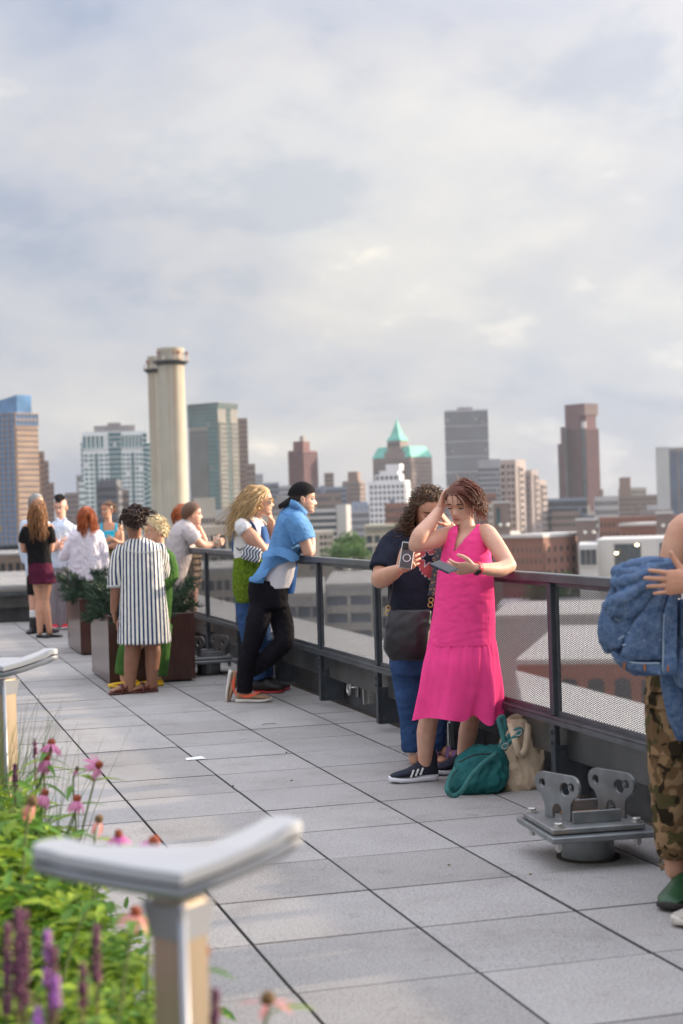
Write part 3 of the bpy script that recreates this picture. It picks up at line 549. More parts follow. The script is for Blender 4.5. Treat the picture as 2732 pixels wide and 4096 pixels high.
# white modern building, mid right
d=150
T=bld('modern_building','white modern block with tall glazed openings behind the denim jacket',2385,2760,2760,2150,d,0,mat('white_cladding',(.50,.50,.50),.7,var=.05,vs=.5),[],hid=14)
wl,H=T['_wl'],T['_H']; pxm=d/CF
for (ua,ub,va,vb) in ((2460,2559,2172,2285),(2640,2740,2172,2285)):
    x0,x1=-wl+(ua-2385)*pxm,-wl+(ub-2385)*pxm; z1,z0=H-(va-2150)*pxm,H-(vb-2150)*pxm
    f=MB().bb(x0-.08,x1+.08,-.06,-.005,z0,z1+.08).build('window',M_rail,T,org=(0,0,0))
    for k in range(4): MB().bb(x0+(x1-x0)*k/4+.03,x0+(x1-x0)*(k+1)/4-.03,-.10,-.062,z0+.05,z1).build('pane',M_glass,f,org=(0,0,0))
T2=bld('modern_wing','lower white wing with a dark window strip left of the modern block',2312,2386,2386,2178,d-4,0,MATS['white_cladding'],[(0,.06,.94,.35,1.9,3,1,.06,.1,M_glass)],hid=12)
def lamps(): 
    me=bpy.data.materials.new('warm_lamp'); me.use_nodes=True; b=me.node_tree.nodes['Principled BSDF']; b.inputs['Emission Color'].default_value=(1,.75,.4,1); b.inputs['Emission Strength'].default_value=6; return me
M_lamp=lamps()
for (u,v) in ((2548,2180),(2466,2213),(2468,2275)): 
    p=at(u,v,d-.6); m=MB(); m.ball(p,(.16,.16,.09),8,6); m.build('wall_lamp',M_lamp,None,org=p,label={2548:'upper right glowing lamp in the tall window of the white modern block',2466:'middle left glowing lamp in the tall window of the white modern block'}.get(u,'lowest glowing lamp in the tall window of the white modern block'),cat='lamp',group='lamps in the modern block')
# ---------------------------------------------------------------- near roofs seen through the mesh
ground=MB().bb(-7000,7000,-2000,14000,GZ-2,GZ).build('ground',mat('asphalt_city',(.16,.16,.16),.9,var=.25,vs=.01,detail=8),kind='structure')
def quad_block(nm,label,pts,z1,z0,mt,cat='building'):
    P=np.array(pts,float); c=P.mean(0); t=thing(nm,(c[0],c[1],z0),label,cat)
    m=MB(); m.loft([np.c_[P,np.full(4,z0)],np.c_[P,np.full(4,z1)]]); m.build('wall',mt,t); return t
zr=-5.2
def fr(u,v,z): p=fl(u,v,z); return (p[0],p[1])
t=quad_block('roof_annex','white flat roofed annex right below the railing',[(4.2,8.),(34.,8.),fr(2730,2868,zr),fr(2060,2690,zr)],zr,GZ,Wconc); 
MB().loft([[(4.4,8.2,zr+.01),(33.5,8.2,zr+.01),tuple(fr(2725,2870,zr))+(zr+.01,),tuple(fr(2064,2693,zr))+(zr+.01,)],[(4.4,8.2,zr+.12),(33.5,8.2,zr+.12),tuple(fr(2725,2870,zr))+(zr+.12,),tuple(fr(2064,2693,zr))+(zr+.12,)]]).build('roof_membrane',Wroof,t)
# white roof strip further left
t=quad_block('roof_annex','long white flat roof below the left part of the railing',[(4.4,24.),(13.,20.),fr(1540,2560,-4.5),fr(760,2370,-4.5)],-4.5,GZ,Wroof)
# brick building beyond the annex, with arched dark windows
T=bld('brick_shed','red brick shed with dark arched windows seen through the mesh',2050,2800,2800,2655,75,0,wallmat('orange_brick',(.32,.15,.11)),[],hid=22,base=-30)
wl,H=T['_wl'],T['_H']
for k in range(9):
    x=-wl+1.2+k*1.25; m=MB(); an=np.linspace(0,np.pi,8); pts=[(x-.38,-.03,H-2.1)]+[(x+.38*np.cos(np.pi-q),-.03,H-.85+.2*np.sin(q)) for q in an]+[(x+.38,-.03,H-2.1)]
    m.loft([np.array(pts)+V3(0,.02,0),np.array(pts)-V3(0,.02,0)]); m.build('arched_window',M_dkg,T,org=(0,0,0))
roofbox(T,'roof_sheet',-.01,1.01,.005,1.,.01,.25,Wroof)
def flatroof(label,u0,u1,v,d,h,mt,faces=[],hid=30,nm='low_warehouse'):
    T=bld(nm,label,u0,u1,u1,v,d,0,mt,faces,hid=hid,objs=(0,)); roofbox(T,'roof_sheet',-.005,1.005,-.002,1.,0,.3,Wroof); return T
flatroof('white warehouse with a wide flat roof seen through the mesh right of the pink dress',1960,2460,2470,112,0,Wconc,[],16)
flatroof('white warehouse with pale roof seen through the mesh below the denim jacket',2440,2800,2455,110,0,Wconc,[],16)
flatroof('dark blue low shed seen through the mesh beyond the white warehouse',1980,2330,2428,142,0,Wblu,[],10)
flatroof('parking deck of grey beams seen through the mesh left of the navy t-shirt',1290,1480,2345,140,0,Wconc,[(0,0,1,.4,8,2,5,.16,.45,Wblu)],30,'parking_deck')
flatroof('parking deck of grey beams through the mesh right of the man in the cap',1120,1290,2385,125,0,Wconc,[(0,0,1,.4,8,3,5,.12,.45,Wblu)],30,'parking_deck')
flatroof('white low building seen through the mesh left of the woman in the dark shirt',1400,1700,2330,165,0,Wroof,[(0,0,1,.8,5,8,2,.3,.45,M_dkg)],40)
flatroof('tan low building seen through the mesh below the leaning man',760,1010,2280,170,0,Wcream,[(0,0,1,.6,6,8,3,.3,.4,M_dkg)],30)
flatroof('pale building low behind the far railing',-150,330,2345,140,0,Wcream,[],40)
flatroof('tan block low behind the far railing at left',-150,260,2215,240,0,Wbeige,[(0,0,1,.6,8,14,3,.35,.4,M_dkg)],30)
flatroof('red brick warehouse seen through the mesh right of the pink dress',2090,2240,2430,150,0,Wbrk,[],12)
flatroof('grey industrial hall seen through the mesh behind the denim jacket',2230,2640,2380,175,0,Wgb,[(0,0,1,.6,5,12,2,.3,.4,M_dkg)],30)
# ================================================================ figure toolkit
_ts=bpy.data.scenes.new('voxel_scratch')
def vox(mb,voxel,sm=3,fac=.5):
    """union of overlapping closed lofts -> one continuous surface (worked out in a scratch scene)"""
    me=mb.mesh('tmp',[]); o=bpy.data.objects.new('tmp',me); _ts.collection.objects.link(o)
    r=o.modifiers.new('r','REMESH'); r.mode='VOXEL'; r.voxel_size=voxel; r.use_smooth_shade=True
    if sm: s=o.modifiers.new('s','SMOOTH'); s.factor=fac; s.iterations=sm
    vl=_ts.view_layers[0]; vl.update(); ev=o.evaluated_get(vl.depsgraph); m2=ev.to_mesh()
    n=len(m2.vertices); v=np.empty(n*3); m2.vertices.foreach_get('co',v); nn=np.empty(n*3); m2.vertices.foreach_get('normal',nn)
    f=[tuple(p.vertices) for p in m2.polygons]; ev.to_mesh_clear()
    bpy.data.objects.remove(o); bpy.data.meshes.remove(me)
    return v.reshape(-1,3),f,nn.reshape(-1,3)
def crm(P,n=6):
    P=np.asarray(P,float); Q=np.concatenate([[2*P[0]-P[1]],P,[2*P[-1]-P[-2]]]); out=[]
    for i in range(1,len(Q)-2):
        for t in np.linspace(0,1,n,endpoint=False):
            a,b,c,d=Q[i-1:i+3]; out.append(.5*((2*b)+(c-a)*t+(2*a-5*b+4*c-d)*t*t+(3*b-a-3*c+d)*t**3))
    out.append(P[-1]); return np.array(out)
def limb(m,pts,rad,n=16,k=5,ell=1.,up=(0,0,1),rnd=True):
    if rnd=='s': # rounded inner start, flat hem
        pts=[np.asarray(pts[0])-(np.asarray(pts[1])-np.asarray(pts[0]))*.12]+list(pts); rad=[rad[0]*.55]+list(rad); rnd=False
    pts=np.asarray(pts,float); rad=np.asarray(rad,float); s=np.concatenate([[0],np.cumsum(np.linalg.norm(np.diff(pts,axis=0),axis=1))])
    pp=crm(pts,k); ss=np.concatenate([[0],np.cumsum(np.linalg.norm(np.diff(pp,axis=0),axis=1))]); ss*=s[-1]/ss[-1]
    m.tube(pp,np.interp(ss,s,rad),n,up,ell,True,rnd); return m
def _spl(x,xp,fp):
    xp=np.asarray(xp,float); fp=np.asarray(fp,float)
    if len(xp)<3: return np.interp(x,xp,fp)
    d=np.gradient(fp,xp); out=[]
    for q in np.atleast_1d(x):
        i=int(np.clip(np.searchsorted(xp,q)-1,0,len(xp)-2)); h=xp[i+1]-xp[i]; t=(q-xp[i])/h
        out.append((2*t**3-3*t*t+1)*fp[i]+(t**3-2*t*t+t)*h*d[i]+(-2*t**3+3*t*t)*fp[i+1]+(t**3-t*t)*h*d[i+1])
    return np.array(out)
def rows(rw,D,n=32,step=.022,e=2.25,infl=0.,yaw=0.,mod=None):
    """silhouette rows (v,uL,uR,depth offset,half depth) -> horizontal rings with real depth"""
    rw=np.array(rw,float); rw=rw[np.argsort(rw[:,0])]; L=(rw[-1,0]-rw[0,0])*D/CF; k=max(3,int(L/step)); vv=np.linspace(rw[0,0],rw[-1,0],k)
    uL,uR,dd,b=[_spl(vv,rw[:,0],rw[:,i]) for i in (1,2,3,4)]; a=np.linspace(0,2*np.pi,n,endpoint=False); rings=[]
    ax=_R0*math.cos(yaw)-_F*math.sin(yaw); ay=_F*math.cos(yaw)+_R0*math.sin(yaw)
    for i in range(k):
        d=D+dd[i]; c=at((uL[i]+uR[i])/2,vv[i],d); w=(uR[i]-uL[i])/2*d/CF+infl; B=b[i]+infl
        ca,sa=np.cos(a),np.sin(a); x=np.sign(ca)*np.abs(ca)**(2/e); y=np.sign(sa)*np.abs(sa)**(2/e); r=1.
        if mod is not None: r=mod(a,i/(k-1.))[:,None]
        rings.append(c+r*(x[:,None]*ax*w+y[:,None]*ay*B))
    return rings[::-1]
def fbm(p,f,seed=0):
    rg=np.random.default_rng(seed); o=np.zeros(len(p))
    for i in range(6):
        k=rg.normal(size=3); k=k/np.linalg.norm(k)*f*(1+.35*i); l=rg.normal(size=3)*f*.6
        o+=np.sin(p@k+rg.uniform(0,6)+1.7*np.sin(p@l+rg.uniform(0,6)))/(1+.35*i)
    return o/3.
def folds(v,nn,amp,f=16.,vert=.35,seed=0,ridge=True):
    """cloth wrinkles: ridged warped waves, stretched along gravity by vert<1"""
    f=f*5.2; p=v*np.array([1,1,vert]); a=fbm(p,f,seed); b=fbm(v*np.array([1,1,1.]),f*1.7,seed+5)
    h=(1-np.abs(a)*1.6 if ridge else a)+.35*b
    return v+nn*(amp*h)[:,None]
def put(v,f,name,mt,parent,attrs=None,smooth=True,label=None,org=None):
    org=np.array(tuple(parent['_o'])) if org is None else np.asarray(org,float)
    me=bpy.data.meshes.new(name); me.from_pydata((np.asarray(v)-org).tolist(),[],f)
    for q in (mt if isinstance(mt,(list,tuple)) else [mt]): me.materials.append(q)
    if smooth: me.polygons.foreach_set('use_smooth',[True]*len(me.polygons))
    for k,val in (attrs or {}).items():
        val=np.asarray(val,float)
        if val.ndim==1: at_=me.attributes.new(k,'FLOAT','POINT'); at_.data.foreach_set('value',val)
        else: at_=me.attributes.new(k,'FLOAT_COLOR','POINT'); at_.data.foreach_set('color',np.c_[val,np.ones(len(val))].ravel())
    o=bpy.data.objects.new(name,me); COL.objects.link(o)
    if parent is not None: o.parent=parent; o['_o']=tuple(float(x) for x in org)
    if label: o['label']=label
    return o
# ---- skin
def skin(name,c,lip=(.42,.13,.11),stub=(.16,.10,.08)):
    def ex(t,v,out,b):
        n=nd(t,'ShaderNodeTexNoise'); n.inputs['Scale'].default_value=11.; n.inputs['Detail'].default_value=3; ln(t,v,n.inputs['Vector'])
        out=cmix(t,ramp(t,n.outputs[0],[(.4,(0,0,0)),(.72,(.30,.30,.30))],'LINEAR'),out,(c[0]*.98,c[1]*.62,c[2]*.55))
        a=nd(t,'ShaderNodeAttribute',attribute_name='lip'); s=nd(t,'ShaderNodeAttribute',attribute_name='stub')
        out=cmix(t,a.outputs['Fac'],out,lip); out=cmix(t,s.outputs['Fac'],out,stub)
        b.inputs['Subsurface Weight'].default_value=.0; return out
    return mat(name,c,.48,var=.05,vs=25,extra=ex,spec=.4,bump=.05,bs=300,bdist=.002)
SK1=skin('skin_fair',(.67,.385,.275)); SK2=skin('skin_warm',(.58,.315,.205)); SK3=skin('skin_tan',(.48,.26,.165)); SK4=skin('skin_brown',(.30,.145,.088),(.22,.08,.07))
M_eye=mat('eye_white',(.75,.73,.70),.25,var=0); M_iris=mat('eye_dark',(.035,.022,.018),.2,var=0)
def hairmat(n,c,c2,rough=.42):
    def ex(t,v,out,b):
        a=nd(t,'ShaderNodeAttribute',attribute_name='hr')
        return cmul(t,cmix(t,a.outputs['Fac'],c,c2),ramp(t,mth(t,'FRACT',mth(t,'MULTIPLY',a.outputs['Fac'],17.3)),[(0,(.72,.72,.72)),(1,(1.12,1.12,1.12))],'LINEAR'))
    return mat(n,c,rough,var=0,extra=ex,spec=.35,bump=.35,bs=260,bdist=.003)
HZ=np.array([-.5,-.475,-.44,-.40,-.36,-.33,-.30,-.27,-.24,-.2,-.165,-.13,-.09,-.05,-.02,.02,.05,.08,.12,.17,.23,.29,.35,.40,.44,.475,.495])
_z=[-.5,-.46,-.40,-.33,-.27,-.2,-.1,0,.08,.2,.32,.42,.48,.5]
HFr=np.interp(HZ,_z,[.26,.345,.375,.352,.378,.365,.365,.350,.382,.372,.322,.225,.10,.02])
HBk=np.interp(HZ,_z,[.12,.02,-.08,-.18,-.25,-.30,-.36,-.41,-.435,-.455,-.43,-.345,-.21,-.04])
HWd=np.interp(HZ,_z,[.07,.145,.205,.240,.258,.275,.302,.318,.327,.338,.318,.252,.145,.03])
class Head:
    def __init__(s,c,fwd,up=(0,0,1),H=.235):
        s.c=np.asarray(c,float); s.f=nrm(fwd); u=np.asarray(up,float); s.u=nrm(u-s.f*(u@s.f)); s.r=np.cross(s.f,s.u); s.H=H   # r = person's right
    def w(s,p): p=np.atleast_2d(np.asarray(p,float))*s.H; return s.c+p[:,0:1]*s.r+p[:,1:2]*s.f+p[:,2:3]*s.u
    def mesh(s,male=False,stub=0.,lip=1.,jaw=1.,n=44):
        a=np.linspace(-np.pi,np.pi,n,endpoint=False); a=a-.35*np.sin(a)*.9   # denser at the face
        V=[];
        for i,z in enumerate(HZ):
            ym=.42*HFr[i]+.58*HBk[i]-.02; ca,sa=np.cos(a),np.sin(a); e=2.15
            x=HWd[i]*np.sign(sa)*np.abs(sa)**(2/e)*(jaw if z<-.2 else 1.); y=np.where(ca>0,ym+(HFr[i]-ym)*np.abs(ca)**(2/e),ym+(HBk[i]-ym)*np.abs(ca)**(2/2.0))
            V.append(np.stack([x,y,np.full(n,z)],1))
        V=np.concatenate(V); x,y,z=V.T; fr=np.clip((y-.12)/.15,0,1)
        nz=np.interp(z,[-.215,-.19,-.15,-.08,.0,.06],[0,.55,1.,.62,.28,0]); wd=np.interp(z,[-.2,-.14,0],[.075,.062,.042])
        y=y+fr*(.115 if not male else .125)*nz*np.exp(-(x/wd)**2)
        y=y+fr*.022*np.exp(-((np.abs(x)-.062)/.03)**2-((z+.165)/.03)**2)          # nostrils
        for sx in (-.155,.155): y=y-fr*.062*np.exp(-((x-sx)/.085)**2-((z-.005)/.052)**2)
        y=y+fr*(.016 if not male else .026)*np.exp(-((z-.085)/.032)**2)*np.exp(-(x/.26)**2)
        for sx in (-.2,.2): y=y+fr*.022*np.exp(-((x-sx)/.08)**2-((z+.11)/.06)**2)
        y=y+fr*np.exp(-(x/.105)**2)*(.026*np.exp(-((z+.262)/.018)**2)+.028*np.exp(-((z+.312)/.020)**2)-.016*np.exp(-((z+.287)/.010)**2))
        y=y+fr*.018*np.exp(-(x/.1)**2-((z+.41)/.05)**2)
        lp=fr*np.exp(-(x/.098)**4)*np.clip(np.exp(-((z+.288)/.036)**4)*1.3,0,1)*.95*lip
        st=fr*0+stub*np.clip((-.13-z)/.08,0,1)*np.clip((y+.12)/.2,0,1)*(1-np.exp(-(x/.09)**4-((z+.288)/.03)**4))*(z>-.47)
        P=s.w(np.stack([x,y,z],1)); k=len(HZ); F=[]
        for i in range(k-1):
            for j in range(n): q=(j+1)%n; F.append((i*n+j,i*n+q,(i+1)*n+q,(i+1)*n+j))
        F.append(tuple(range(n-1,-1,-1))); F.append(tuple((k-1)*n+j for j in range(n)))
        m=MB(); m.add(P,F); na=len(P)
        for sx in (-1,1):                                             # ears
            ec=V3(sx*.335,-.055,-.045); m2=[]
            for ri,(rr,o) in enumerate(((.6,-.03),(1.,.0),(1.05,.03),(.78,.045),(.4,.02))):
                t=np.linspace(0,2*np.pi,14,endpoint=False); pz=.125*rr*np.sin(t)*np.where(np.sin(t)>0,1,.95); py=.068*rr*np.cos(t)*np.where(np.sin(t)>0,1.05,.75)-.02*np.sin(t)
                m2.append(s.w(np.stack([np.full(14,ec[0]+sx*(o+.018)),ec[1]+py-o*.4,ec[2]+pz],1)))
            m.loft(m2)
        v,f=m.data(); z0=np.zeros(len(v)-na); return v,f,np.concatenate([np.clip(lp,0,1),z0]),np.concatenate([np.clip(st,0,1),z0])
    def face(s,parent,brow,closed=False,look=(0,0),bw=1.):
        for sx in (-1,1):
            ec=V3(sx*.150,.305,.0); m=MB()
            if not closed:
                m.ball(s.w(ec)[0],.052*s.H,12,8); m.build('eye',M_eye,parent,smooth=True)
                MB().ball(s.w(ec+V3(look[0],.032,look[1]))[0],.027*s.H,10,6).build('iris',M_iris,parent,smooth=True)
                a=np.linspace(-1,1,7); MB().tube(s.w(np.stack([ec[0]+a*.062,.352-.03*a*a*np.ones(7),.022-.022*a*a+0*a],1)),[.003*s.H+.0012]*7,5).build('lashes',M_iris,parent,smooth=True)
            else:
                a=np.linspace(-1,1,7); MB().tube(s.w(np.stack([ec[0]+a*.068,.353-.035*a*a,-.020+.022*a*a],1)),[.001,.0026,.0032,.0032,.0032,.0026,.001],5).build('lashes',M_iris,parent,smooth=True)
            a=np.linspace(-1,1,8); MB().tube(s.w(np.stack([sx*(.155+a*.095),.385-.05*(a+.2)**2,.085+.025*np.sin((a+1)*1.3)-.012*(a>0)*a],1)),np.array([.0040,.0052,.0054,.0050,.0045,.0036,.0026,.0014])*bw,6,ell=.6).build('eyebrow',brow,parent,smooth=True)
    def surf(s,th,ph):
        """scalp point + outward normal; th azimuth from front towards person's right, ph elevation"""
        d=np.array([math.sin(th)*math.cos(ph),math.cos(th)*math.cos(ph),math.sin(ph)]); z=.06
        e=V3(.345,.42,.44); p=d*e/1.; p=d/np.sqrt(((d/e)**2).sum())+V3(0,-.04,z); return p,d
def grow(hd,n,region,L,flow,r=.0075,seg=9,curl=0.,cf=20.,wind=(0,0,0),grav=1.,seed=1,stiff=.35,taper=.25,sides=5,lift=.01,jit=.25,rootpow=1.):
    """hair locks: tapered tubes rooted on the scalp that follow a flow, then gravity and wind, kept outside the skull"""
    rg=np.random.default_rng(seed); m=MB(); hr=[]; H=hd.H; e=V3(.345,.425,.445)*H*1.0; cen=hd.w((0,-.04,.06))[0]; B=np.array([hd.r,hd.f,hd.u]); k=0; tries=0
    while k<n and tries<n*60:
        tries+=1; d=rg.normal(size=3); d/=np.linalg.norm(d); th=math.atan2(d[0],d[1]); ph=math.asin(d[2])
        if not region(th,ph): continue
        k+=1; loc=d/np.sqrt(((d/(e))**2).sum()); p=cen+loc@B; nw=nrm((d/e/e)@B)
        fd=np.asarray(flow(th,ph,rg),float)@B if callable(flow) else np.asarray(flow,float)@B
        vel=nrm(nw*lift*30+fd+rg.normal(size=3)*jit*.5); ll=(L(th,ph,rg) if callable(L) else L)*rg.uniform(.75,1.1); st=ll/seg; P=[p-nw*.004]; ph0=rg.uniform(0,6.28); base=p.copy(); cur=p+nw*r*.5
        a1=nrm(np.cross(vel,nw)+1e-3); 
        for i in range(seg):
            vel=nrm(vel*(1+stiff*3)+np.array([0,0,-1.])*grav*.9+np.asarray(wind)*(.3+i/seg)+rg.normal(size=3)*jit*.25)
            cur=cur+vel*st; q=B@(cur-cen); s_=math.sqrt(((q/(e*1.03+r))**2).sum())
            if s_<1: q=q/s_; cur=cen+q@B
            off=0.
            if curl>0:
                b1=nrm(np.cross(vel,[.3,.2,1.])); b2=np.cross(vel,b1); t=(i+1)*st*cf*6.28+ph0; off=(b1*np.cos(t)+b2*np.sin(t))*curl*min(1,(i+1)/2.)
            P.append(cur+off)
        rr=r*rg.uniform(.7,1.25)*np.interp(np.linspace(0,1,seg+1),[0,.25,1],[.8,1,taper]); n0=m.n; m.tube(P,rr,sides); hr+=[rg.uniform(0,1)]*(m.n-n0)
    v,f=m.data(); return v,f,np.array(hr)
def cap_shell(hd,region,th_=.03,nu=48,nv=26,noise_=.0):
    """closed scalp layer: outer and inner sheets joined at the hairline"""
    m=MB(); P={}; H=hd.H
    def pt(i,j,o):
        th=2*np.pi*i/nu; ph=-.9+(np.pi/2+.9)*j/nv; d=np.array([math.sin(th)*math.cos(ph),math.cos(th)*math.cos(ph),math.sin(ph)]); e=V3(.345,.425,.445)+o
        l=d/np.sqrt(((d/e)**2).sum())+V3(0,-.04,.06); return hd.w(l)[0]
    fs=[];vs=[];idx={}
    def vid(i,j,o):
        k=(i%nu,j,o)
        if k not in idx: idx[k]=len(vs); vs.append(pt(i%nu,j,th_*(1+noise_*math.sin(i*2.3+j*1.7)) if o else -.02))
        return idx[k]
    keep=lambda i,j: region(math.atan2(math.sin(2*np.pi*((i%nu)+.5)/nu),math.cos(2*np.pi*((i%nu)+.5)/nu)),-.9+(np.pi/2+.9)*(j+.5)/nv)
    for i in range(nu):
        for j in range(nv):
            if not keep(i,j): continue
            fs.append((vid(i,j,1),vid(i+1,j,1),vid(i+1,j+1,1),vid(i,j+1,1)))
            for (a,b,c,d) in (((i,j),(i+1,j),(i,j-1),0),((i,j+1),(i+1,j+1),(i,j+1),0),((i,j),(i,j+1),(i-1,j),0),((i+1,j),(i+1,j+1),(i+1,j),0)):
                cc=c
                if cc[1]<0 or cc[1]>=nv or not keep(cc[0],cc[1]): 
                    if not(cc[1]>=nv): fs.append((vid(*a,1),vid(*b,1),vid(*b,0),vid(*a,0)))
    return np.array(vs),fs,np.full(len(vs),.5)
def joinm(parts):
    V=[];F=[];A=[];n=0
    for v,f,a in parts:
        V.append(v); F+= [tuple(i+n for i in q) for q in f]; A.append(a); n+=len(v)
    return np.concatenate(V),F,np.concatenate(A)
def hand(w,d,n,th,s=1.,curl=(.3,.35,.4,.45),thumb=.5,spread=.06,vx=.0032,bend2=None):
    """w wrist, d towards fingers, n palm-facing direction, th thumb side; curl per finger in radians per joint"""
    d=nrm(d); n=nrm(np.asarray(n,float)-d*(np.asarray(n)@d)); t=np.cross(d,n); t=t if t@np.asarray(th,float)>0 else -t; m=MB(); S=s
    k=12; a=np.linspace(0,2*np.pi,k,endpoint=False); rings=[]
    for (l,wd,tk,o) in ((-.02,.025,.019,0),(.0,.027,.019,0),(.025,.036,.018,.002),(.055,.043,.016,.002),(.082,.044,.014,0),(.095,.040,.011,0)):
        rings.append(w+d*l*S+t*o*S+(np.cos(a)[:,None]*t*wd+np.sin(a)[:,None]*n*tk)*S)
    m.loft(rings)
    for i,(o,L,r) in enumerate(((.031,.070,.0085),(.011,.079,.0090),(-.010,.074,.0085),(-.029,.058,.0075))):
        p=w+(d*(.084-.004*abs(i-1))+t*o)*S; dr=nrm(d+t*(o*spread*22)); c=curl[i] if hasattr(curl,'__len__') else curl; P=[p-dr*.02*S,p]; rr=[r,r*1.05]
        for g,(fr_) in enumerate((.45,.30,.25)):
            an=c*(1.,1.25,.8)[g]; dr=nrm(dr*math.cos(an)+n*math.sin(an)) if g==0 else nrm(dr*math.cos(an)+nrm(n-dr*(n@dr))*math.sin(an)) ; p=p+dr*L*fr_*S; P.append(p); rr.append(r*(1.,.92,.78)[g])
        m.tube(P,np.array(rr)*S,9,up=t,round_ends=True)
    p=w+(d*.022+t*.026+n*.004)*S; dr=nrm(d*.62+t*.72+n*.25); P=[p-dr*.012*S,p]; rr=[.013,.0135]
    for g,L in enumerate((.036,.030,.024)):
        if g: dr=nrm(dr+ (d*.55-t*.35+n*.45)*thumb)
        p=p+dr*L*S; P.append(p); rr.append((.0118,.0105,.0085)[g])
    m.tube(P,np.array(rr)*S,9,up=n,round_ends=True)
    v,f,_=vox(m,vx,2); return v,f
def shoe(parent,ank,toe,up=(0,0,1),L=.265,mats=None,sole=.026,hi=.10,stripe=None,name='shoe',low=False,thick=1.,heel=.0):
    """sneaker: upper lofted heel to toe, separate sole"""
    f=nrm(toe); u=np.asarray(up,float); u=nrm(u-f*(u@f)); s=np.cross(f,u); ank=np.asarray(ank,float); hl=ank-f*L*.24; n=18; a=np.linspace(0,2*np.pi,n,endpoint=False)
    xs=[-.02,.02,.10,.22,.36,.50,.66,.80,.92,.985,1.01]; wd=[.012,.026,.034,.036,.036,.040,.046,.047,.040,.026,.008]; tp=[.055,.085,.098,.100,.094,.078,.062,.054,.046,.036,.024]
    if low: tp=[.045,.062,.066,.064,.058,.054,.050,.046,.040,.030,.020]
    R=[]; S0=[]; base=hl
    for x,w,t in zip(xs,wd,tp):
        w*=thick; c=hl+f*x*L; cz=sole; h=(t*hi/.10-sole)/2; R.append(c+u*(cz+h)+np.cos(a)[:,None]*s*w+np.sin(a)[:,None]*u*np.where(np.sin(a)>0,h*(1-.25*np.cos(a)**2),h)[:,None])
    m=MB(); m.loft(R); o=m.build(name,mats[0],parent,smooth=True)
    m=MB(); R=[]
    for x,w in zip(xs,wd):
        w=w*thick*1.10+.002; c=hl+f*x*L; q=np.sign(np.sin(a))*np.abs(np.sin(a))**.5; lift=.012*max(0,x-.75)/.25
        hh=sole*(1.25 if x<.4 else 1.)/2; R.append(c+u*(hh+lift)+np.cos(a)[:,None]*s*w+q[:,None]*u*hh)
    m.loft(R); so=m.build('sole',mats[1],o,smooth=True)
    return o,(hl,f,u,s,L)
def clothmat(n,c,var=.07,vs=9,bump=.22,bs=380,rough=.85,extra=None,sheen=.0,bd=.0016): return mat(n,c,rough,var=var,vs=vs,bump=bump,bs=bs,bdist=bd,extra=extra,sheen=sheen,spec=.10)
def stripes(c2,freq,frac,attr='pat',soft=.04):
    def ex(t,v,out,b):
        a=nd(t,'ShaderNodeAttribute',attribute_name=attr); fr_=mth(t,'FRACT',mth(t,'MULTIPLY',a.outputs['Fac'],freq))
        return cmix(t,ramp(t,mth(t,'ABSOLUTE',mth(t,'SUBTRACT',fr_,.5)),[(frac/2-soft,(1,1,1)),(frac/2+soft,(0,0,0))],'LINEAR'),out,c2)
    return ex
def printed(t,v,out,b):
    a=nd(t,'ShaderNodeAttribute',attribute_name='print_mask'); c=nd(t,'ShaderNodeAttribute',attribute_name='print_col'); return cmix(t,a.outputs['Fac'],out,c.outputs['Color'])
def inpoly(x,y,P):
    P=np.asarray(P); r=np.zeros(len(x),bool); j=len(P)-1
    for i in range(len(P)):
        xi,yi=P[i]; xj,yj=P[j]; c=((yi>y)!=(yj>y))&(x<(xj-xi)*(y-yi)/(yj-yi+1e-12)+xi); r^=c; j=i
    return r
def uv_of(v):
    q=v-np.array([0,0,CH]); z=q@_F; return 1366+CF*(q@_R)/z,2048-CF*(q@_U)/z
def person(D,foot,label,**k):
    p=fl(*foot); t=thing('person',(p[0],p[1],0),label,'person',**k); t['_D']=D; return t
def body(t,parts,sk,vx=.008,head=None,hands=(),male=False,stub=0.,lip=1.,jaw=1.,sm=3):
    m=MB()
    for p in parts: p(m)
    v,f,_=vox(m,vx,sm); V=[v];F=list(f);n=len(v); LP=[np.zeros(n)];ST=[np.zeros(n)]
    for hv,hf in hands: V.append(hv); F+=[tuple(i+n for i in q) for q in hf]; n+=len(hv); LP.append(np.zeros(len(hv)));ST.append(np.zeros(len(hv)))
    if head is not None:
        hv,hf,lp,st=head.mesh(male,stub,lip,jaw); V.append(hv); F+=[tuple(i+n for i in q) for q in hf]; LP.append(lp); ST.append(st)
    return put(np.concatenate(V),F,'body',sk,t,{'lip':np.concatenate(LP),'stub':np.concatenate(ST)})
def garment(t,name,mt,parts,vx=.008,amp=.004,f=16.,vert=.4,seed=0,sm=3,attrs=None,post=None,label=None,ridge=True):
    m=MB()
    for p in parts: p(m)
    v,fc,nn=vox(m,vx,sm)
    if amp: v=folds(v,nn,amp,f,vert,seed,ridge)
    if post: v=post(v,nn)
    return put(v,fc,name,mt,t,attrs(v) if attrs else None,label=label)
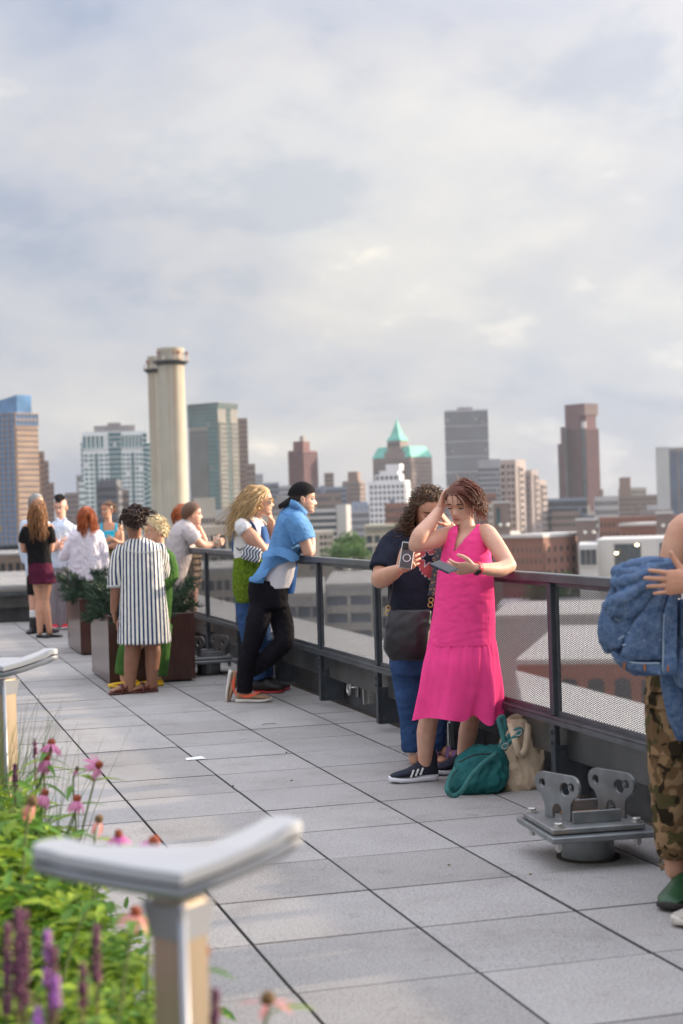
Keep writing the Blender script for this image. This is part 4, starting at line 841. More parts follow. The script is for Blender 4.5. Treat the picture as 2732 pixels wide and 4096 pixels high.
# ================================================================ people
def scalp(th,ph): return ph>np.interp(abs(th),[0,.5,1.0,1.35,1.7,2.4,3.14],[.62,.58,.30,.05,-.28,-.65,-.75])
def scalp_hi(th,ph): return ph>np.interp(abs(th),[0,.5,1.0,1.35,1.7,2.4,3.14],[.78,.72,.45,.18,-.18,-.55,-.68])
H_dk=hairmat('hair_dark_brown',(.030,.016,.012),(.060,.030,.020)); H_blk=hairmat('hair_black',(.012,.011,.012),(.026,.022,.022)); H_aub=hairmat('hair_auburn',(.065,.018,.012),(.20,.055,.025))
H_crl=hairmat('hair_curly_brown',(.045,.024,.015),(.16,.085,.04)); H_bld=hairmat('hair_blond',(.40,.24,.10),(.62,.44,.22)); H_plt=hairmat('hair_platinum',(.66,.52,.30),(.78,.68,.46)); H_cop=hairmat('hair_copper',(.30,.062,.016),(.46,.12,.03)); H_lgt=hairmat('hair_light_brown',(.20,.085,.035),(.40,.19,.08)); H_gry=hairmat('hair_grey',(.20,.19,.18),(.42,.40,.38)); H_brn=hairmat('hair_brown',(.09,.045,.025),(.16,.08,.045))
def hair(t,mt,*parts,name='hair'): v,f,a=joinm(parts); return put(v,f,name,mt,t,{'hr':a})
Z=V3(0,0,1)
def cut(v,f,attrs,kill):
    keep=~kill; idx=np.cumsum(keep)-1; f2=[tuple(int(idx[i]) for i in q) for q in f if all(keep[i] for i in q)]; return v[keep],f2,{k:a[keep] for k,a in attrs.items()}
# ---------------------------------------------------------------- woman in pink
D=8.70; q=lambda u,v,dd=0.: at(u,v,D+dd)
t=person(D,(1760,3100),'woman in a sleeveless bright pink dress with her elbow on the railing')
hd=Head(q(1846,2012,.0),-_F*.80-_R0*.52-Z*.34,Z+_R0*.04,.222)
lw=q(1902,2272,-.40); rw_=q(1758,2040,.03)
P=[lambda m:m.loft(rows([(2118,1835,1915,0,.05),(2145,1800,1950,0,.085),(2200,1783,1945,0,.100),(2300,1765,1955,0,.105),(2420,1745,1960,0,.115),(2560,1730,1960,0,.125)],D)),
 lambda m:limb(m,[hd.w((0,-.10,-.22))[0],q(1862,2095,.0),q(1872,2140,.01)],[.050,.049,.062]),
 lambda m:limb(m,[q(1925,2128,-.02),q(1950,2135,-.06),q(2000,2205,-.14),q(2036,2262,-.22)],[.042,.050,.046,.040]),
 lambda m:limb(m,[q(2036,2262,-.22),q(2000,2278,-.27),q(1950,2277,-.34),lw],[.041,.042,.034,.026]),
 lambda m:limb(m,[q(1838,2134,.05),q(1800,2140,.05),q(1725,2162,-.04),q(1664,2180,-.12)],[.045,.050,.049,.042]),
 lambda m:limb(m,[q(1664,2180,-.12),q(1680,2140,-.12),q(1722,2090,-.05),rw_],[.042,.044,.037,.027]),
 lambda m:limb(m,[q(1775,2540,.03),q(1735,2760,.06),q(1722,2850,.07),q(1706,2930,.11),q(1700,3060,.16)],[.085,.064,.052,.055,.036]),
 lambda m:limb(m,[q(1880,2540,.10),q(1888,2780,.26),q(1884,2860,.28),q(1872,2930,.34),q(1850,3042,.42)],[.085,.060,.050,.054,.036])]
hL=hand(lw,-_R0*1.-Z*.02-_F*.08,_F*.75+Z*.55,Z*.8-_F*.3,.98,(.35,.38,.42,.45),.9)
hR=hand(rw_,Z*.88+_R0*.30+_F*.22,_R0*.9-_F*.2,-_F*.3-Z+_R0*.2,.98,(.22,.25,.25,.25),.5,.10)
body(t,P,SK1,.0075,hd,(hL,hR))
hd.face(t,H_dk,closed=True)
M_pink=clothmat('pink_linen',(.96,.07,.29),.06,14,.30,300,.8)
def vneck(v,f,nn):
    u_,v_=uv_of(v); front=(nn@_F)<.25
    kill=front&inpoly(u_,v_,[(1829,2060),(1834,2115),(1817,2202),(1870,2140),(1908,2100),(1922,2060)])
    kill|=inpoly(u_,v_,[(1740,2080),(1793,2105),(1779,2165),(1765,2205),(1720,2205)])|inpoly(u_,v_,[(1926,2060),(1923,2090),(1930,2140),(1952,2178),(2040,2230),(2040,2060)])
    return kill
m=MB(); m.loft(rows([(2098,1822,1922,0,.050),(2118,1796,1946,0,.080),(2140,1788,1955,0,.098),(2200,1772,1960,0,.118),(2300,1750,1974,0,.130),(2400,1738,1978,0,.135),(2500,1724,1980,0,.142),(2580,1712,1982,0,.148)],D,36,.02))
v,f,nn=vox(m,.0055,3); kl=vneck(v,f,nn); v=folds(v,nn,.0020,8,1.5,3); v=folds(v,nn,.0045,3.4,.6,8,False); v,f,_=cut(v,f,{},kl)
o=put(v,f,'dress',M_pink,t)
def ruf(a,s): return 1+(.012+.105*s)*np.sin(7*a+1.3+1.3*np.sin(2*a+.6)+.5*s)*(.35+.65*s)+.016*(1-s)**2*np.sin(37*a+1.2*np.sin(3*a))+.020*s*np.sin(13*a+2.*np.sin(a)+2*s)+.008*np.sin(21*a+5*s)
R_=rows([(2560,1713,1980,0,.147),(2578,1710,1984,0,.150),(2650,1692,1994,.0,.172),(2760,1676,2003,.01,.185),(2868,1664,1996,.02,.190)],D,150,.02,2.1,mod=lambda a,s:ruf(a,s))
m=MB(); m.loft(R_[::-1],cap=False); v,f=m.data(); nv=np.zeros_like(v); v2=v.copy(); uu,vv=uv_of(v); v2[:,2]+=np.where(vv>2600,(.016*np.sin((uu-1664)/55.)+.040*np.exp(-((uu-1895)/28.)**2)-.02*np.exp(-((uu-1960)/25.)**2))*np.clip((vv-2640)/220,0,1),0)
put(v2,f,'dress_ruffle',M_pink,o)
# auburn short hair swept back to image right
hair(t,H_aub,cap_shell(hd,scalp,.045),
 grow(hd,700,scalp,.085,lambda th,ph,rg:(-.45 if th>-.2 else -.6,-.65,.22),.0030,8,wind=tuple(_R0*.12),grav=.8,seed=3,stiff=.5,lift=.016,jit=.12,sides=4),
 grow(hd,380,lambda th,ph:scalp(th,ph) and th<.3 and ph<.7,.105,(-.35,-.55,-.35),.0028,9,wind=tuple(_R0*.15),grav=.9,seed=9,stiff=.4,jit=.2,curl=.005,cf=8,sides=4),
 grow(hd,24,lambda th,ph:ph>.8,.07,(-.2,-.5,.5),.0013,8,wind=tuple(-_R0*.5),grav=.2,seed=5,jit=.7,sides=3),
 grow(hd,12,lambda th,ph:.2<ph<.7 and -1.4<th<-.6,.12,(-.25,.3,-.5),.0017,8,grav=1.,seed=15,jit=.3,sides=3))
M_nav=mat('phone_navy',(.02,.035,.075),.35,var=0); M_phg=mat('phone_glass',(.015,.015,.018),.1,var=0)
def phone(u,v,d,label,ax,mt,w=.074,h=.150,cam=True):
    """ax rows: width dir, height dir, back-normal"""
    p=at(u,v,d); th=thing('phone',p,label,'phone'); A=np.array([nrm(ax[0]),nrm(ax[2]),nrm(ax[1])]); A[1]=nrm(np.cross(A[2],A[0])); A[2]=nrm(np.cross(A[0],A[1])); 
    if A[1]@ax[2]<0: A[1]*=-1
    MB().bev(p,(w,.010,h),.004,A).build('case',mt,th); MB().bev(p-A[1]*.0052,(w-.008,.003,h-.008),.001,A).build('screen',M_phg,th)
    if cam:
        c=p+A[0]*(-w*.22)+A[2]*h*.32; MB().bev(c+A[1]*.006,(.034,.004,.036),.0015,A).build('camera_block',M_phg,th)
        for (x,z) in ((-.008,.008),(-.008,-.009),(.009,0)): MB().cyl(c+A[0]*x+A[2]*z+A[1]*.007,c+A[0]*x+A[2]*z+A[1]*.0105,.0065,12).build('lens',M_iris,th)
    return th,p,A
phone(1775,2268,D-.46,'navy blue phone held by the woman in pink',(_R0*.62-Z*.30-_F*.70,_R0*.55+Z*.25+_F*.55,-Z*.85-_F*.35+_R0*.1),M_nav,.145,.072)
M_red=mat('watch_red',(.60,.025,.05),.45,var=0)
wt=thing('watch',lw,'red smart watch on the wrist of the woman in pink','watch'); wx=nrm(lw-q(1950,2277,-.34))
c=lw-wx*.015; m=MB(); R_=[]
for s_ in (-.011,.011):
    a=np.linspace(0,2*np.pi,20,endpoint=False); x1=nrm(np.cross(wx,Z)); z1=np.cross(x1,wx); R_.append(c+wx*s_+.0335*np.cos(a)[:,None]*x1+.0335*np.sin(a)[:,None]*z1)
m.loft(R_); m.build('strap',M_red,wt,smooth=False); ax_=np.array([wx,nrm(-_F-Z*.7),nrm(np.cross(wx,-_F-Z*.7))]); MB().bev(c+nrm(-_F-Z*.7)*.036,(.034,.010,.039),.004,ax_).build('case',M_phg,wt)
M_shn=clothmat('sneaker_navy',(.035,.038,.055),.1,20,.4,250); M_wht=mat('sole_white',(.72,.72,.76),.5,var=.05); M_stripe=mat('stripe_white',(.8,.8,.8),.5,var=0)
o,(hl,f,u,s,L)=shoe(t,q(1702,3062,.16)*V3(1,1,0),-_R0*.98-_F*.22,L=.272,mats=(M_shn,M_wht),sole=.03,hi=.118)
for k in range(3):
    c=hl+f*L*(.36+.10*k)+u*.060-s*.0+np.cross(f,u)*0; side=-1 if (s@_F)>0 else 1
    MB().bev(c+s*side*(.0375+.0025*k)-u*(.004*k),(.011,.008,.044),.002,np.array([nrm(f*.9+u*.1),s,nrm(u-f*.45)])).build('stripe',M_stripe,o)
m=MB(); 
for k in range(5): c=hl+f*L*(.40+.06*k)+u*(.108-.011*k); m.tube([c-s*.02-u*.004,c+u*.004,c+s*.02-u*.004],.0028,6)
m.build('laces',M_shn,o); limb(MB(),[hl+f*L*.12+u*.09,hl+f*L*.10+u*.14],[.034,.032]).build('ankle_sock',M_shn,o,smooth=True)
shoe(t,q(1850,3045,.42)*V3(1,1,0)+_R0*.0,-_R0*.85-_F*.5,L=.262,mats=(M_shn,M_wht),sole=.03,hi=.118)
# ---------------------------------------------------------------- woman in dark t-shirt
D=9.42; q=lambda u,v,dd=0.: at(u,v,D+dd)
t=person(D,(1690,3060),'woman with curly hair in a navy t-shirt and jeans holding a phone')
hd=Head(q(1716,2044,-.02),-_F*.86+_R0*.22-Z*.40,Z+_R0*.10,.238)
rw=q(1592,2280,-.34); lw=q(1803,2108,-.20)
body(t,[lambda m:limb(m,[hd.w((0,-.12,-.22))[0],q(1705,2120,.02),q(1700,2160,.03)],[.06,.058,.07]),
 lambda m:m.loft(rows([(2140,1650,1760,.02,.07),(2200,1590,1780,.0,.12),(2400,1580,1780,0,.13)],D)),
 lambda m:limb(m,[q(1590,2175,0),q(1540,2265,-.06),q(1520,2318,-.12)],[.06,.062,.054]),
 lambda m:limb(m,[q(1520,2318,-.12),q(1535,2310,-.20),q(1565,2295,-.28),rw],[.054,.056,.046,.033]),
 lambda m:limb(m,[q(1780,2180,.05),q(1815,2240,-.10),lw],[.06,.05,.032]),
 lambda m:limb(m,[q(1670,2380,.02),q(1650,2640,.02),q(1652,2960,.05),q(1660,3040,.03)],[.08,.06,.040,.036]),lambda m:limb(m,[q(1700,2380,.02),q(1728,2640,.08),q(1745,2960,.12),q(1752,3030,.12)],[.08,.06,.040,.036])],SK2,.008,hd,
 (hand(rw,_R0*.80+Z*.52-_F*.1,_F*.8+_R0*.25,-_R0*.5+Z*.8,1.02,(.30,.34,.38,.42),.1,.09),hand(lw,-_R0*.55+Z*.75-_F*.1,-_R0*.8+_F*.2-Z*.3,-_F,.98,(.75,.8,.85,.9),.6)))
hd.face(t,H_dk,closed=True,bw=1.2)
M_tee=clothmat('tee_navy',(.022,.026,.042),.12,6,.18,420,.9,extra=printed)
px_=lambda n:n
def teeprint(v):
    u_,v_=uv_of(v); mask=np.zeros(len(v)); col=np.zeros((len(v),3)); fr=(v-at(1690,2300,D))@_F<.02
    sh=[(1650,2212),(1668,2203),(1700,2199),(1735,2197),(1780,2197),(1780,2322),(1722,2322),(1690,2300),(1672,2270),(1664,2240)]
    c=np.mean(sh,0); sc=lambda k:[(c[0]+(a-c[0])*k,c[1]+(b-c[1])*k) for a,b in sh]
    star=[]
    for i in range(10):
        a=-math.pi/2-.25+i*math.pi/5; r=36 if i%2==0 else 15; star.append((1713+r*math.cos(a),2234+r*.95*math.sin(a)))
    for P_,cc in ((sc(1.0),(.62,.60,.60)),(sc(.975),(.022,.026,.042)),(sc(.945),(.62,.60,.60)),(sc(.93),(.42,.085,.10)),([(1713+(a-1713)*1.14,2234+(b-2234)*1.14) for a,b in star],(.62,.6,.6)),(star,(.022,.026,.042))):
        k=inpoly(u_,v_,P_)&fr; mask[k]=1; col[k]=cc
    return {'print_mask':mask,'print_col':col}
garment(t,'t_shirt',M_tee,[lambda m:m.loft(rows([(2128,1650,1768,.02,.060),(2145,1598,1785,.02,.095),(2180,1572,1800,.01,.135),(2260,1556,1800,0,.150),(2360,1553,1792,0,.160),(2480,1556,1790,0,.165),(2560,1556,1790,0,.170)],D)),
 lambda m:limb(m,[q(1618,2160,.02),q(1578,2185,0),q(1548,2235,-.04),q(1530,2282,-.08)],[.085,.088,.084,.080],rnd=False),
 lambda m:limb(m,[q(1770,2165,.03),q(1800,2200,-.02),q(1815,2240,-.08)],[.085,.085,.08],rnd=False)],.0058,.0035,6,1.2,12,attrs=teeprint)
M_jean=clothmat('jeans_blue',(.040,.085,.20),.25,5,.25,350,.85)
garment(t,'jeans',M_jean,[lambda m:m.loft(rows([(2540,1560,1788,0,.160),(2620,1558,1785,0,.165),(2690,1566,1780,.02,.15)],D)),
 lambda m:limb(m,[q(1618,2640,.0),q(1634,2760,.02),q(1645,2870,.05),q(1650,3004,.05)],[.088,.083,.068,.062],rnd='s'),
 lambda m:limb(m,[q(1722,2650,.06),q(1735,2800,.08),q(1743,2995,.12)],[.098,.078,.06],rnd='s')],.0075,.0045,12,.8,5)
m=MB(); rg=np.random.default_rng(4)
for k in range(70):
    a=rg.uniform(0,6.28); c=q(1650,3003,.05) if k%2 else q(1743,2993,.12); p=c+(_R0*np.cos(a)+_F*np.sin(a))*.059; m.tube([p,p+V3(rg.normal()*.01,rg.normal()*.01,-rg.uniform(.008,.03))],.0011,3)
m.build('frayed_hem',mat('fray',(.55,.58,.62),.9,var=0),t)
M_pur=mat('sandal_purple',(.28,.15,.33),.6,var=.08); 
def sandal(t,ank,toe,mt,sk,L=.25,strapn=2,anklestrap=False):
    f=nrm(toe*V3(1,1,0)); s=np.cross(f,Z); hl=ank*V3(1,1,0)-f*L*.22; n=16; a=np.linspace(0,2*np.pi,n,endpoint=False)
    xs=[0,.06,.2,.4,.6,.75,.88,.97,1.0]; wd=[.016,.028,.032,.031,.038,.042,.040,.028,.012]
    m=MB(); m.loft([hl+f*x*L+np.cos(a)[:,None]*s*(w+.004)+(np.sign(np.sin(a))*np.abs(np.sin(a))**.4)[:,None]*Z*.011+Z*.011 for x,w in zip(xs,wd)]); so=m.build('sandal',mt,t,smooth=True)
    m=MB(); tp=[.05,.075,.085,.075,.055,.042,.032,.026,.016]
    m.loft([hl+f*x*L*.96+np.cos(a)[:,None]*s*(w*.92)+Z*(.022+h*.5)+np.sin(a)[:,None]*Z*h*.5 for x,w,h in zip(xs,wd,tp)])
    limb(m,[hl+f*L*.20+Z*.06,hl+f*L*.21+Z*.13],[.034,.036])
    for k in range(5): c=hl+f*L*(.86-.02*abs(k-1))+s*(k-2)*.015; m.tube([c+Z*.034,c+f*L*.08+Z*.031],[.009,.0075],8,round_ends=True)
    v,fc,_=vox(m,.005,2); put(v,fc,'foot',sk,t)
    for k in range(strapn):
        x=.55+.16*k; w=np.interp(x,xs,wd)+.005; h=np.interp(x,xs,tp)+.026; b=np.linspace(0,np.pi,11); pts=hl+f*x*L+np.cos(b)[:,None]*s*w+np.sin(b)[:,None]*Z*h
        m=MB(); m.loft([np.array([p-f*.014,p+f*.014,p+f*.014+nrm(p-hl-f*x*L)*.004,p-f*.014+nrm(p-hl-f*x*L)*.004]) for p in pts]); m.build('strap',mt,so,smooth=True)
    if anklestrap:
        c=hl+f*L*.20+Z*.105; m=MB(); torus(m,c,.0385,.0065,f,s,18,6); m.tube([hl+f*L*.45-s*.036+Z*.03,hl+f*L*.30-s*.02+Z*.085,c+s*.03+f*.015],.006,6); m.tube([hl+f*L*.45+s*.036+Z*.03,hl+f*L*.30+s*.02+Z*.085,c-s*.03+f*.015],.006,6); m.build('ankle_strap',mt,so,smooth=True)
sandal(t,q(1680,3065,.03),_R0*.75-_F*.55,M_pur,SK2); sandal(t,q(1752,3040,.12),_R0*.8-_F*.5,M_pur,SK2)
hair(t,H_crl,cap_shell(hd,scalp_hi,.035),grow(hd,300,scalp_hi,.07,lambda th,ph,rg:(.25*np.sign(th),-.9,.15),.0038,8,grav=.2,seed=3,stiff=.9,jit=.2,curl=.003,cf=14,sides=4,lift=.004),
 grow(hd,130,lambda th,ph:ph>.75,.075,(0,-.4,.8),.0026,16,curl=.010,cf=26,grav=.3,seed=8,jit=.9,stiff=.1,sides=4),
 grow(hd,230,lambda th,ph:ph<.30 and th>1.25 and scalp(th,ph),.25,(.55,-.3,-.5),.0034,24,curl=.013,cf=22,grav=1.1,seed=18,jit=.6,wind=tuple(-_R0*.40),stiff=.2,sides=4),
 grow(hd,70,lambda th,ph:ph<.4 and th>1.4 and scalp(th,ph),.28,(.7,-.2,-.2),.0018,26,curl=.016,cf=20,grav=.8,seed=28,jit=1.,wind=tuple(-_R0*.65),stiff=.2,sides=3))
M_clear=mat('phone_clear_case',(.62,.62,.62),.2,var=0); 
ph_,pp,A=phone(1628,2222,D-.42,'phone with a clear case and ring held by the woman in the navy t-shirt',(_R0*.97-Z*.18,Z*.97+_R0*.17+_F*.15,-_F),M_clear,.074,.150)
MB().bev(pp+A[1]*.0052,(.066,.002,.142),.0008,A).build('phone_back',mat('phone_graphite',(.10,.10,.105),.35,var=0),ph_); m=MB(); torus(m,pp+A[1]*.008-A[2]*.015,.020,.003,A[0],A[2],20,5); m.build('ring',M_wht,ph_)
# black cross-body bag and strap
M_lth=mat('black_leather',(.018,.018,.022),.34,var=.2,vs=20,bump=.25,bs=60,bdist=.004)
bt=thing('shoulder_bag',q(1625,2620,-.2),'black leather cross-body bag hanging at the hip of the woman in the navy t-shirt','bag')
m=MB(); m.loft(rows([(2440,1556,1722,-.22,.020),(2475,1546,1725,-.22,.045),(2540,1538,1722,-.22,.065),(2600,1538,1716,-.22,.062),(2640,1566,1700,-.22,.035)],D,28,.02,2.8)); v,f,nn=vox(m,.007,3); v=folds(v,nn,.004,5,1.4,31); put(v,f,'bag_body',M_lth,bt)
M_gold=mat('brass',(.62,.42,.14),.3,metal=.9,var=0)
def camo_strap(t_,v,out,b):
    vo=nd(t_,'ShaderNodeTexVoronoi'); vo.inputs['Scale'].default_value=70; ln(t_,v,vo.inputs['Vector']); return cmix(t_,ramp(t_,vo.outputs['Distance'],[(.25,(1,1,1)),(.4,(0,0,0))],'LINEAR'),out,(.34,.19,.08))
M_str=mat('strap_pattern',(.045,.055,.075),.8,var=.2,vs=40,extra=camo_strap)
def ribbon(pts,nrmv,w,th_=.004):
    m=MB(); pts=np.asarray(pts); tg=np.gradient(pts,axis=0); R_=[]
    for p,g,n_ in zip(pts,tg,nrmv):
        n_=nrm(n_-nrm(g)*(n_@nrm(g))); s_=np.cross(nrm(g),n_)*w/2; R_.append(np.array([p-s_,p+s_,p+s_+n_*th_,p-s_+n_*th_]))
    m.loft(R_); return m
P_=crm([q(1757,2190,-.165),q(1748,2260,-.185),q(1736,2330,-.20),q(1726,2385,-.22)],6); ribbon(P_,[-_F]*len(P_),.045).build('strap',M_str,bt,smooth=True)
P_=crm([q(1570,2330,-.165),q(1560,2400,-.19),q(1553,2425,-.21)],6); ribbon(P_,[-_F-_R0*.5]*len(P_),.014).build('strap',M_lth,bt,smooth=True)
for (u_,v_) in ((1724,2400),(1721,2420),(1552,2432),(1550,2452)): m=MB(); torus(m,q(u_,v_,-.225),.013,.0028,_R0,Z,14,5); m.build('clasp',M_gold,bt,smooth=True)
# ---------------------------------------------------------------- bags on the floor
M_teal_b=clothmat('teal_nylon',(.018,.115,.115),.12,8,.25,200,.5); M_web=clothmat('teal_webbing',(.055,.18,.175),.1,30,.4,500,.7); M_canv=clothmat('canvas_natural',(.58,.45,.32),.10,7,.3,420,.9)
b0=fl(1925,3165); bt=thing('backpack',b0,'teal nylon backpack slumped on the pavers at the feet of the woman in pink','bag'); Db=depth(b0)
m=MB(); m.loft(rows([(2985,1895,2010,.06,.045),(3020,1842,2026,.04,.085),(3070,1812,2030,.02,.115),(3120,1795,2026,0,.125),(3155,1790,2010,0,.115),(3172,1800,1990,0,.08)],Db,30,.02,2.6)); v,f,nn=vox(m,.007,2); v=folds(v,nn,.010,9,.9,41); put(v,f,'bag_body',M_teal_b,bt)
w_=lambda u,v,dd=0.: at(u,v,Db+dd)
for P_ in ([w_(1990,3010,-.05),w_(1925,3060,-.14),w_(1880,3110,-.18),w_(1850,3160,-.20),w_(1815,3183,-.17),w_(1788,3160,-.17),w_(1800,3110,-.13),w_(1825,3075,-.10)],
           [w_(2015,3000,-.04),w_(2040,2965,-.03),w_(2078,2935,-.02),w_(2082,2918,-.0),w_(2060,2925,.0),w_(2022,2960,.02),w_(1990,3005,.02)],[w_(2018,2975,.0),w_(2005,2920,.03),w_(1995,2880,.05),w_(2012,2868,.06),w_(2020,2900,.06),w_(2028,2960,.04)]):
    pts=crm(P_,6); ribbon(pts,[-_F+Z*.2]*len(pts),.026,.004).build('strap',M_web,bt,smooth=True)
for (u_,v_) in ((2075,2932),(2020,2985),(1998,3135)): m=MB(); torus(m,w_(u_,v_,-.06),.016,.004,_R0,Z+_R0*.4,12,5); m.build('buckle',M_gbox,bt,smooth=True)
P_=crm([w_(1835,3050,-.10),w_(1900,3020,-.10),w_(1985,3015,-.06)],5); m=MB(); m.tube(P_,.004,5); m.build('zip',M_gap,bt)
b0=fl(2085,3150); bt=thing('tote_bag',b0,'natural canvas tote bag leaning against the railing behind the teal backpack','bag'); Db=depth(b0)
m=MB(); m.loft(rows([(2880,2025,2130,.03,.03),(2915,2012,2150,.02,.05),(2980,2000,2166,0,.075),(3060,1998,2168,0,.09),(3130,2000,2150,0,.095),(3160,2015,2125,0,.085)],Db,30,.02,3.0)); v,f,nn=vox(m,.006,2); v=folds(v,nn,.008,10,.5,44); bb_=put(v,f,'bag_body',M_canv,bt)
w_=lambda u,v,dd=0.: at(u,v,Db+dd)
for P_ in ([w_(2040,2890,-.04),w_(2060,2960,-.11),w_(2075,3015,-.12),w_(2100,3000,-.12),w_(2110,2940,-.11),w_(2115,2895,-.05)],[w_(2030,2890,.05),w_(2060,2868,.06),w_(2100,2880,.05),w_(2120,2905,.03)]):
    pts=crm(P_,6); ribbon(pts,[-_F+Z*.1]*len(pts),.035,.003).build('handle',M_canv,bt,smooth=True)
M_bl=mat('print_blue',(.04,.16,.42),.7,var=0); m=MB(); cB=w_(2142,3058,-.045)
m.box(cB,(.008,.006,.07),np.array([_R0,_F,Z]))
for k in (.019,-.017): torus(m,cB+_R0*.006+Z*k-_F*.002,.017,.0035,_R0,Z,14,5)
m.build('letter_b',M_bl,bt)
# ---------------------------------------------------------------- man in cap
XD=V3(1,0,0)*.96+V3(0,1,0)*.0; D=12.85; q=lambda u,v,dd=0.: at(u,v,D+dd); FX=nrm(V3(1,-.12,0))
t=person(D,(1000,2790),'man in a backwards black cap and blue denim shirt leaning on the railing')
hd=Head(q(1213,1995,.02),FX+V3(0,0,-.06),Z-FX*.10,.238)
HB=mat('stubble_hair',(.03,.018,.014),.6,var=0)
lw=q(1190,2190,.02)
body(t,[lambda m:limb(m,[hd.w((0,-.14,-.20))[0],q(1190,2035,.03),q(1172,2070,.04)],[.060,.060,.075]),
 lambda m:m.loft(rows([(2060,1130,1215,.03,.12),(2200,1080,1205,.05,.13),(2330,1030,1135,.05,.13)],D)),
 lambda m:limb(m,[q(1172,2085,-.14),q(1212,2150,-.17),q(1233,2208,-.16)],[.055,.055,.045]),
 lambda m:limb(m,[q(1233,2206,-.16),q(1225,2195,-.02),q(1218,2192,.16)],[.047,.047,.035]),
 lambda m:limb(m,[q(1200,2085,.22),q(1235,2150,.20),q(1240,2205,.14)],[.055,.05,.045]),
 lambda m:limb(m,[q(1240,2203,.14),q(1215,2195,.02),lw],[.045,.042,.03])],SK1,.009,hd,
 (hand(lw,-_R0*.8-_F*.35-Z*.05,-_F*.6+_R0*.3,Z,1.02,(.5,.55,.6,.6),.4),),male=True,stub=.35,lip=.5,jaw=1.06)
hd.face(t,HB,look=(0,0))
m=MB(); m.tube(hd.w([(-.09,.405,-.235),(-.05,.425,-.222),(0,.43,-.218),(.05,.425,-.222),(.09,.405,-.235)]),[.003,.006,.0065,.006,.003],7,ell=.7); m.build('moustache',hairmat('moustache',(.10,.045,.02),(.16,.075,.03)),t,smooth=True)
hair(t,HB,cap_shell(hd,lambda th,ph:ph>np.interp(abs(th),[0,.8,1.1,1.35,1.7,2.4,3.14],[1.2,.5,.2,-.05,-.3,-.60,-.65]) ,.02))
M_cap=clothmat('cap_black',(.012,.011,.012),.1,20,.3,400)
cap=put(*[x for x in cap_shell(hd,lambda th,ph:ph>np.interp(abs(th),[0,.35,1.2,2.2,3.14],[.62,.42,.26,.12,.06]),.075)[:2]],'cap',M_cap,t)
m=MB(); R_=[]
for k,x in enumerate(np.linspace(0,1,6)):
    y=-.42-.42*x; wd=.34*math.sqrt(max(0,1-(x*.94)**3)); a=np.linspace(0,2*np.pi,16,endpoint=False)
    R_.append(hd.w(np.stack([wd*np.cos(a),np.full(16,y)+.10*np.abs(np.cos(a))**2*(1-x*.3),.05-.30*x+.022*np.sin(a)-.12*np.cos(a)**2],1)))
m.loft(R_); m.build('cap_brim',M_cap,cap,smooth=True); m=MB(); torus(m,hd.w((-.25,.20,.335))[0],.012,.003,hd.f,hd.u,12,5); m.build('cap_strap',M_gold,cap)
M_den=clothmat('denim_light',(.12,.28,.53),.16,7,.25,320,.85)
m=MB(); m.loft(rows([(2006,1158,1206,.05,.06),(2030,1137,1214,.04,.115),(2062,1115,1222,.04,.19),(2110,1098,1222,.04,.215),(2170,1080,1214,.05,.205),(2230,1056,1200,.05,.195),(2275,1030,1180,.05,.180),(2328,996,1160,.05,.165)],D,36,.02))
limb(m,[q(1160,2075,-.13),q(1190,2110,-.165),q(1214,2164,-.175)],[.080,.088,.086],rnd='s'); limb(m,[q(1190,2080,.2),q(1215,2120,.2),q(1228,2160,.19)],[.075,.08,.075],rnd='s')
v,f,nn=vox(m,.0075,3); v=folds(v,nn,.0028,6,1.6,23); v=folds(v,nn,.0050,3.2,.9,27,False); u_,w_=uv_of(v)
kl=inpoly(u_,w_,[(1052,2345),(1062,2306),(1085,2280),(1115,2262),(1150,2250),(1192,2236),(1260,2236),(1260,2400),(1052,2400)])&((v-q(1110,2280,.12))@_F<0)
v,f,_=cut(v,f,{},kl); ds=put(v,f,'denim_shirt',M_den,t)
def sheet(top,bot,th_=.006,k=5):
    T_=crm(top,k); B_=crm(bot,k); m=MB(); R_=[]
    for a_,b_ in zip(T_,B_):
        n_=nrm(np.cross(b_-a_,T_[-1]-T_[0])); n_=n_ if n_@_F<0 else -n_; c_=(a_+b_)/2+n_*.008; R_.append(np.array([a_,c_,b_,b_-n_*th_,c_-n_*th_,a_-n_*th_]))
    m.loft(R_); return m
Q3=lambda L_:[q(*x) for x in L_]
for T_,B_ in (([(1050,2212,-.13),(1075,2196,-.165),(1105,2188,-.185),(1140,2192,-.18),(1170,2203,-.165),(1196,2222,-.13)],[(1047,2234,-.17),(1072,2229,-.205),(1105,2222,-.22),(1140,2232,-.22),(1168,2248,-.205),(1197,2238,-.15)]),
              ([(1082,2268,-.14),(1050,2284,-.15),(1020,2300,-.145),(998,2310,-.12)],[(1066,2302,-.165),(1045,2314,-.175),(1020,2327,-.165),(997,2326,-.13)])):
    smooth_by_angle(sheet(Q3(T_),Q3(B_)).build('shirt_flap',M_den,ds),50)
m=MB(); 
for P_ in ([q(1118,2046,-.14),q(1140,2055,-.185),q(1166,2064,-.2),q(1185,2050,-.16),q(1202,2040,-.10)],): m.tube(crm(P_,4),.0035,5)
m.tube(crm([q(1166,2064,-.205),q(1160,2090,-.215),q(1168,2120,-.225),q(1178,2160,-.235),q(1196,2180,-.235)],4),.003,5); m.build('seam',clothmat('denim_seam',(.06,.17,.42)),t,smooth=True)
m=MB(); 
cl_=crm([q(1160,2010,-.085),q(1180,2018,-.095),q(1205,2040,-.085),q(1222,2058,-.03)],5); ribbon(cl_,[-_F+_R0*.2]*len(cl_),.055,.006).build('collar',M_den,t,smooth=True)
M_wt=clothmat('tee_white',(.74,.72,.76),.04,9,.15,420)
